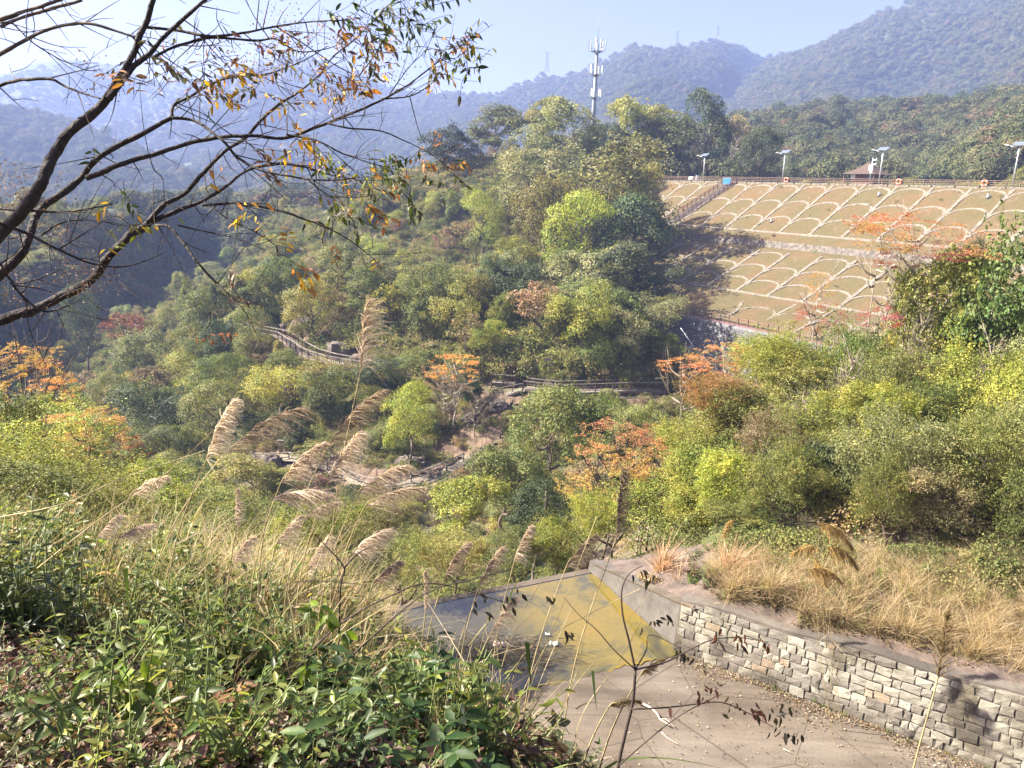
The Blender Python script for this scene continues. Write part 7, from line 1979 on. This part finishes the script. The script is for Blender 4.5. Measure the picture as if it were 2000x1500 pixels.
for x, y, m, Y, tone in ((1400, 1348, 10, 2.65, 1), (1430, 1375, 6, 2.65, 0), (1470, 1385, 12, 2.64, 1), (1500, 1395, 10, 2.64, 0), (1530, 1385, 8, 2.64, 0), (1520, 1430, 8, 2.64, 0), (1545, 1440, 5, 2.64, 0), (1350, 1360, 4, 2.64, 1), (1410, 1245, 5, 2.7, 1), (1440, 1245, 7, 2.7, 1), (1490, 1258, 6, 2.7, 1), (1280, 1215, 7, 2.8, 0), (1310, 1210, 5, 2.8, 0), (1110, 1235, 5, 2.75, 0), (1330, 1270, 7, 2.75, 0), (1370, 1300, 4, 2.7, 0), (1260, 1120, 7, 2.7, 0), (960, 1170, 7, 2.9, 0), (930, 1190, 4, 2.9, 0), (1010, 1165, 5, 2.9, 0), (1090, 1165, 4, 2.8, 0)):
    c = at(x, y, Y)
    for q in range(m):
        B.append(c + np.array([rng.normal(0, .03), rng.normal(0, .02), rng.normal(0, .012)])); D.append(unit(np.array([rng.normal(.25, .4), rng.normal(0, .3), -.9 + rng.normal(0, .25)]))); N.append(unit(np.array([.3, -.8, .4]) + rng.normal(0, .4, 3))); L.append(rng.uniform(.028, .052)); C.append((np.array([.16, .08, .06]) if tone else np.array([.05, .045, .03])) * rng.uniform(.7, 1.3))
B, D, N, L, C = map(np.array, (B, D, N, L, C)); leaf_objs(sp, B, D, N, L, L * .32, C, 300)
# ---- dark twigs crossing the lower middle
o = MB()
for pts, Y in (([(640, 1330), (720, 1250), (830, 1160), (930, 1130), (1000, 1110)], 3.6), ([(560, 1330), (650, 1230), (760, 1165), (850, 1140), (1000, 1180)], 3.4), ([(660, 1290), (665, 1150), (672, 1110), (640, 1070), (610, 1040)], 3.8), ([(672, 1110), (700, 1080), (745, 1060)], 3.8)):
    P = spline(np.array([at(x, y, Y) for x, y in pts]), 6); o.tube(P, np.linspace(.006, .0018, len(P)), 5)
o = o.build('dead_twig', MAT['twig'], None, True); tag(o, 'dark leafless twigs crossing in front of the left pool edge', 'twig')
# ---- herbs that stand out at the left and the bamboo-like shoot
for px, py, Y, s_, colr, lab in ((120, 1215, 4.6, 2.4, 'dark', 'tall dark leafy herb at the left edge of the slope'), (40, 1180, 4.8, 2.6, 'dark', 'leafy dark herb nearest the left picture edge'), (230, 1180, 4.8, 2.2, 'green', 'green leafy herb right of the tall dark herb'), (320, 1160, 5.2, 2.0, 'green', 'green herb beside the faint soft plumes'), (545, 1190, 4.4, 1.5, 'dark', 'dark narrow leaved shoot in the straw grass'), (90, 1060, 6.5, 2.6, 'green', 'broad herb below the left orange tree')):
    g = at(px, py, Y); g[2] = float(H(g[0], g[1])); t = thing('leafy_herb', g, lab, 'herb', 'tall herbs on the near slope')
    V, T, (SV, SF) = herb(px, 210, .5, .052, .017, .24)
    s_ = s_ * .68; o = link('leaves', mesh_of('herb_leaves', V * s_, T, MAT['leaf'], True), t); o.color = (*COLS[colr], 1)
    link('stem', mesh_of('herb_stem', SV * s_, SF, MAT['greenstem'], True), t)
# reed tuft at the wing wall
for k, (px, py, s_, lab) in enumerate(((1290, 1120, 1.9, 'pinkish dry reed tuft standing beside the wing wall'), (1325, 1150, 1.3, 'low dry reed tuft at the corner of the two walls'), (1420, 1120, 1.6, 'brown dry reed clump left of the dark hollow'))):
    g = hit(px, py, 14)[0]; t = thing('reed_tuft', g, lab, 'reed tuft', 'dry reed tufts by the walls')
    V, Q, cc = tuft(170 + k, 150, 1.0, .016, .30, [(.50, .36, .22), (.56, .42, .28), (.42, .27, .16)]); link('blades', mesh_of('blades', V * s_, Q, MAT['grass'], col=cc), t)

# ================================================================== labels that still coincide: tell them apart by their order in view
from collections import defaultdict
same = defaultdict(list)
for o in bpy.data.objects:
    if o.parent is None and 'label' in o and o.get('category') in ('tree', 'bush'): same[o['label']].append(o)
for lab, L_ in same.items():
    if len(L_) < 2: continue
    L_.sort(key=lambda o: pix(np.array(o.location))[0])
    for k, o in enumerate(L_):
        o['label'] = lab + (', leftmost' if k == 0 else ', rightmost' if k == len(L_) - 1 else f', {["", "second", "third", "fourth", "fifth", "sixth", "seventh"][min(k, 6)]} from left')
# ================================================================== HAZE
HZ = [[-4200, 4600], [-300, 4800], [-80, 372]]
b = MB(); b.box([(a + c) / 2 for a, c in HZ], [c - a for a, c in HZ])
hz = b.build('haze', None); tag(hz, kind='stuff', label='thin bluish haze filling the valley air', cat='haze')
hm = bpy.data.materials.new('haze_air'); hm.use_nodes = True; nt = hm.node_tree; nt.nodes.clear()
o_ = nt.nodes.new('ShaderNodeOutputMaterial'); pv = nt.nodes.new('ShaderNodeVolumePrincipled')
pv.inputs['Color'].default_value = (.37, .49, .92, 1); pv.inputs['Density'].default_value = .00035; pv.inputs['Anisotropy'].default_value = .12
pv.inputs['Density Attribute'].default_value = ''; pv.inputs['Color Attribute'].default_value = ''; pv.inputs['Temperature Attribute'].default_value = ''
nt.links.new(pv.outputs[0], o_.inputs['Volume'])
try: hm.cycles.homogeneous_volume = True
except Exception: pass
hz.data.materials.append(hm)
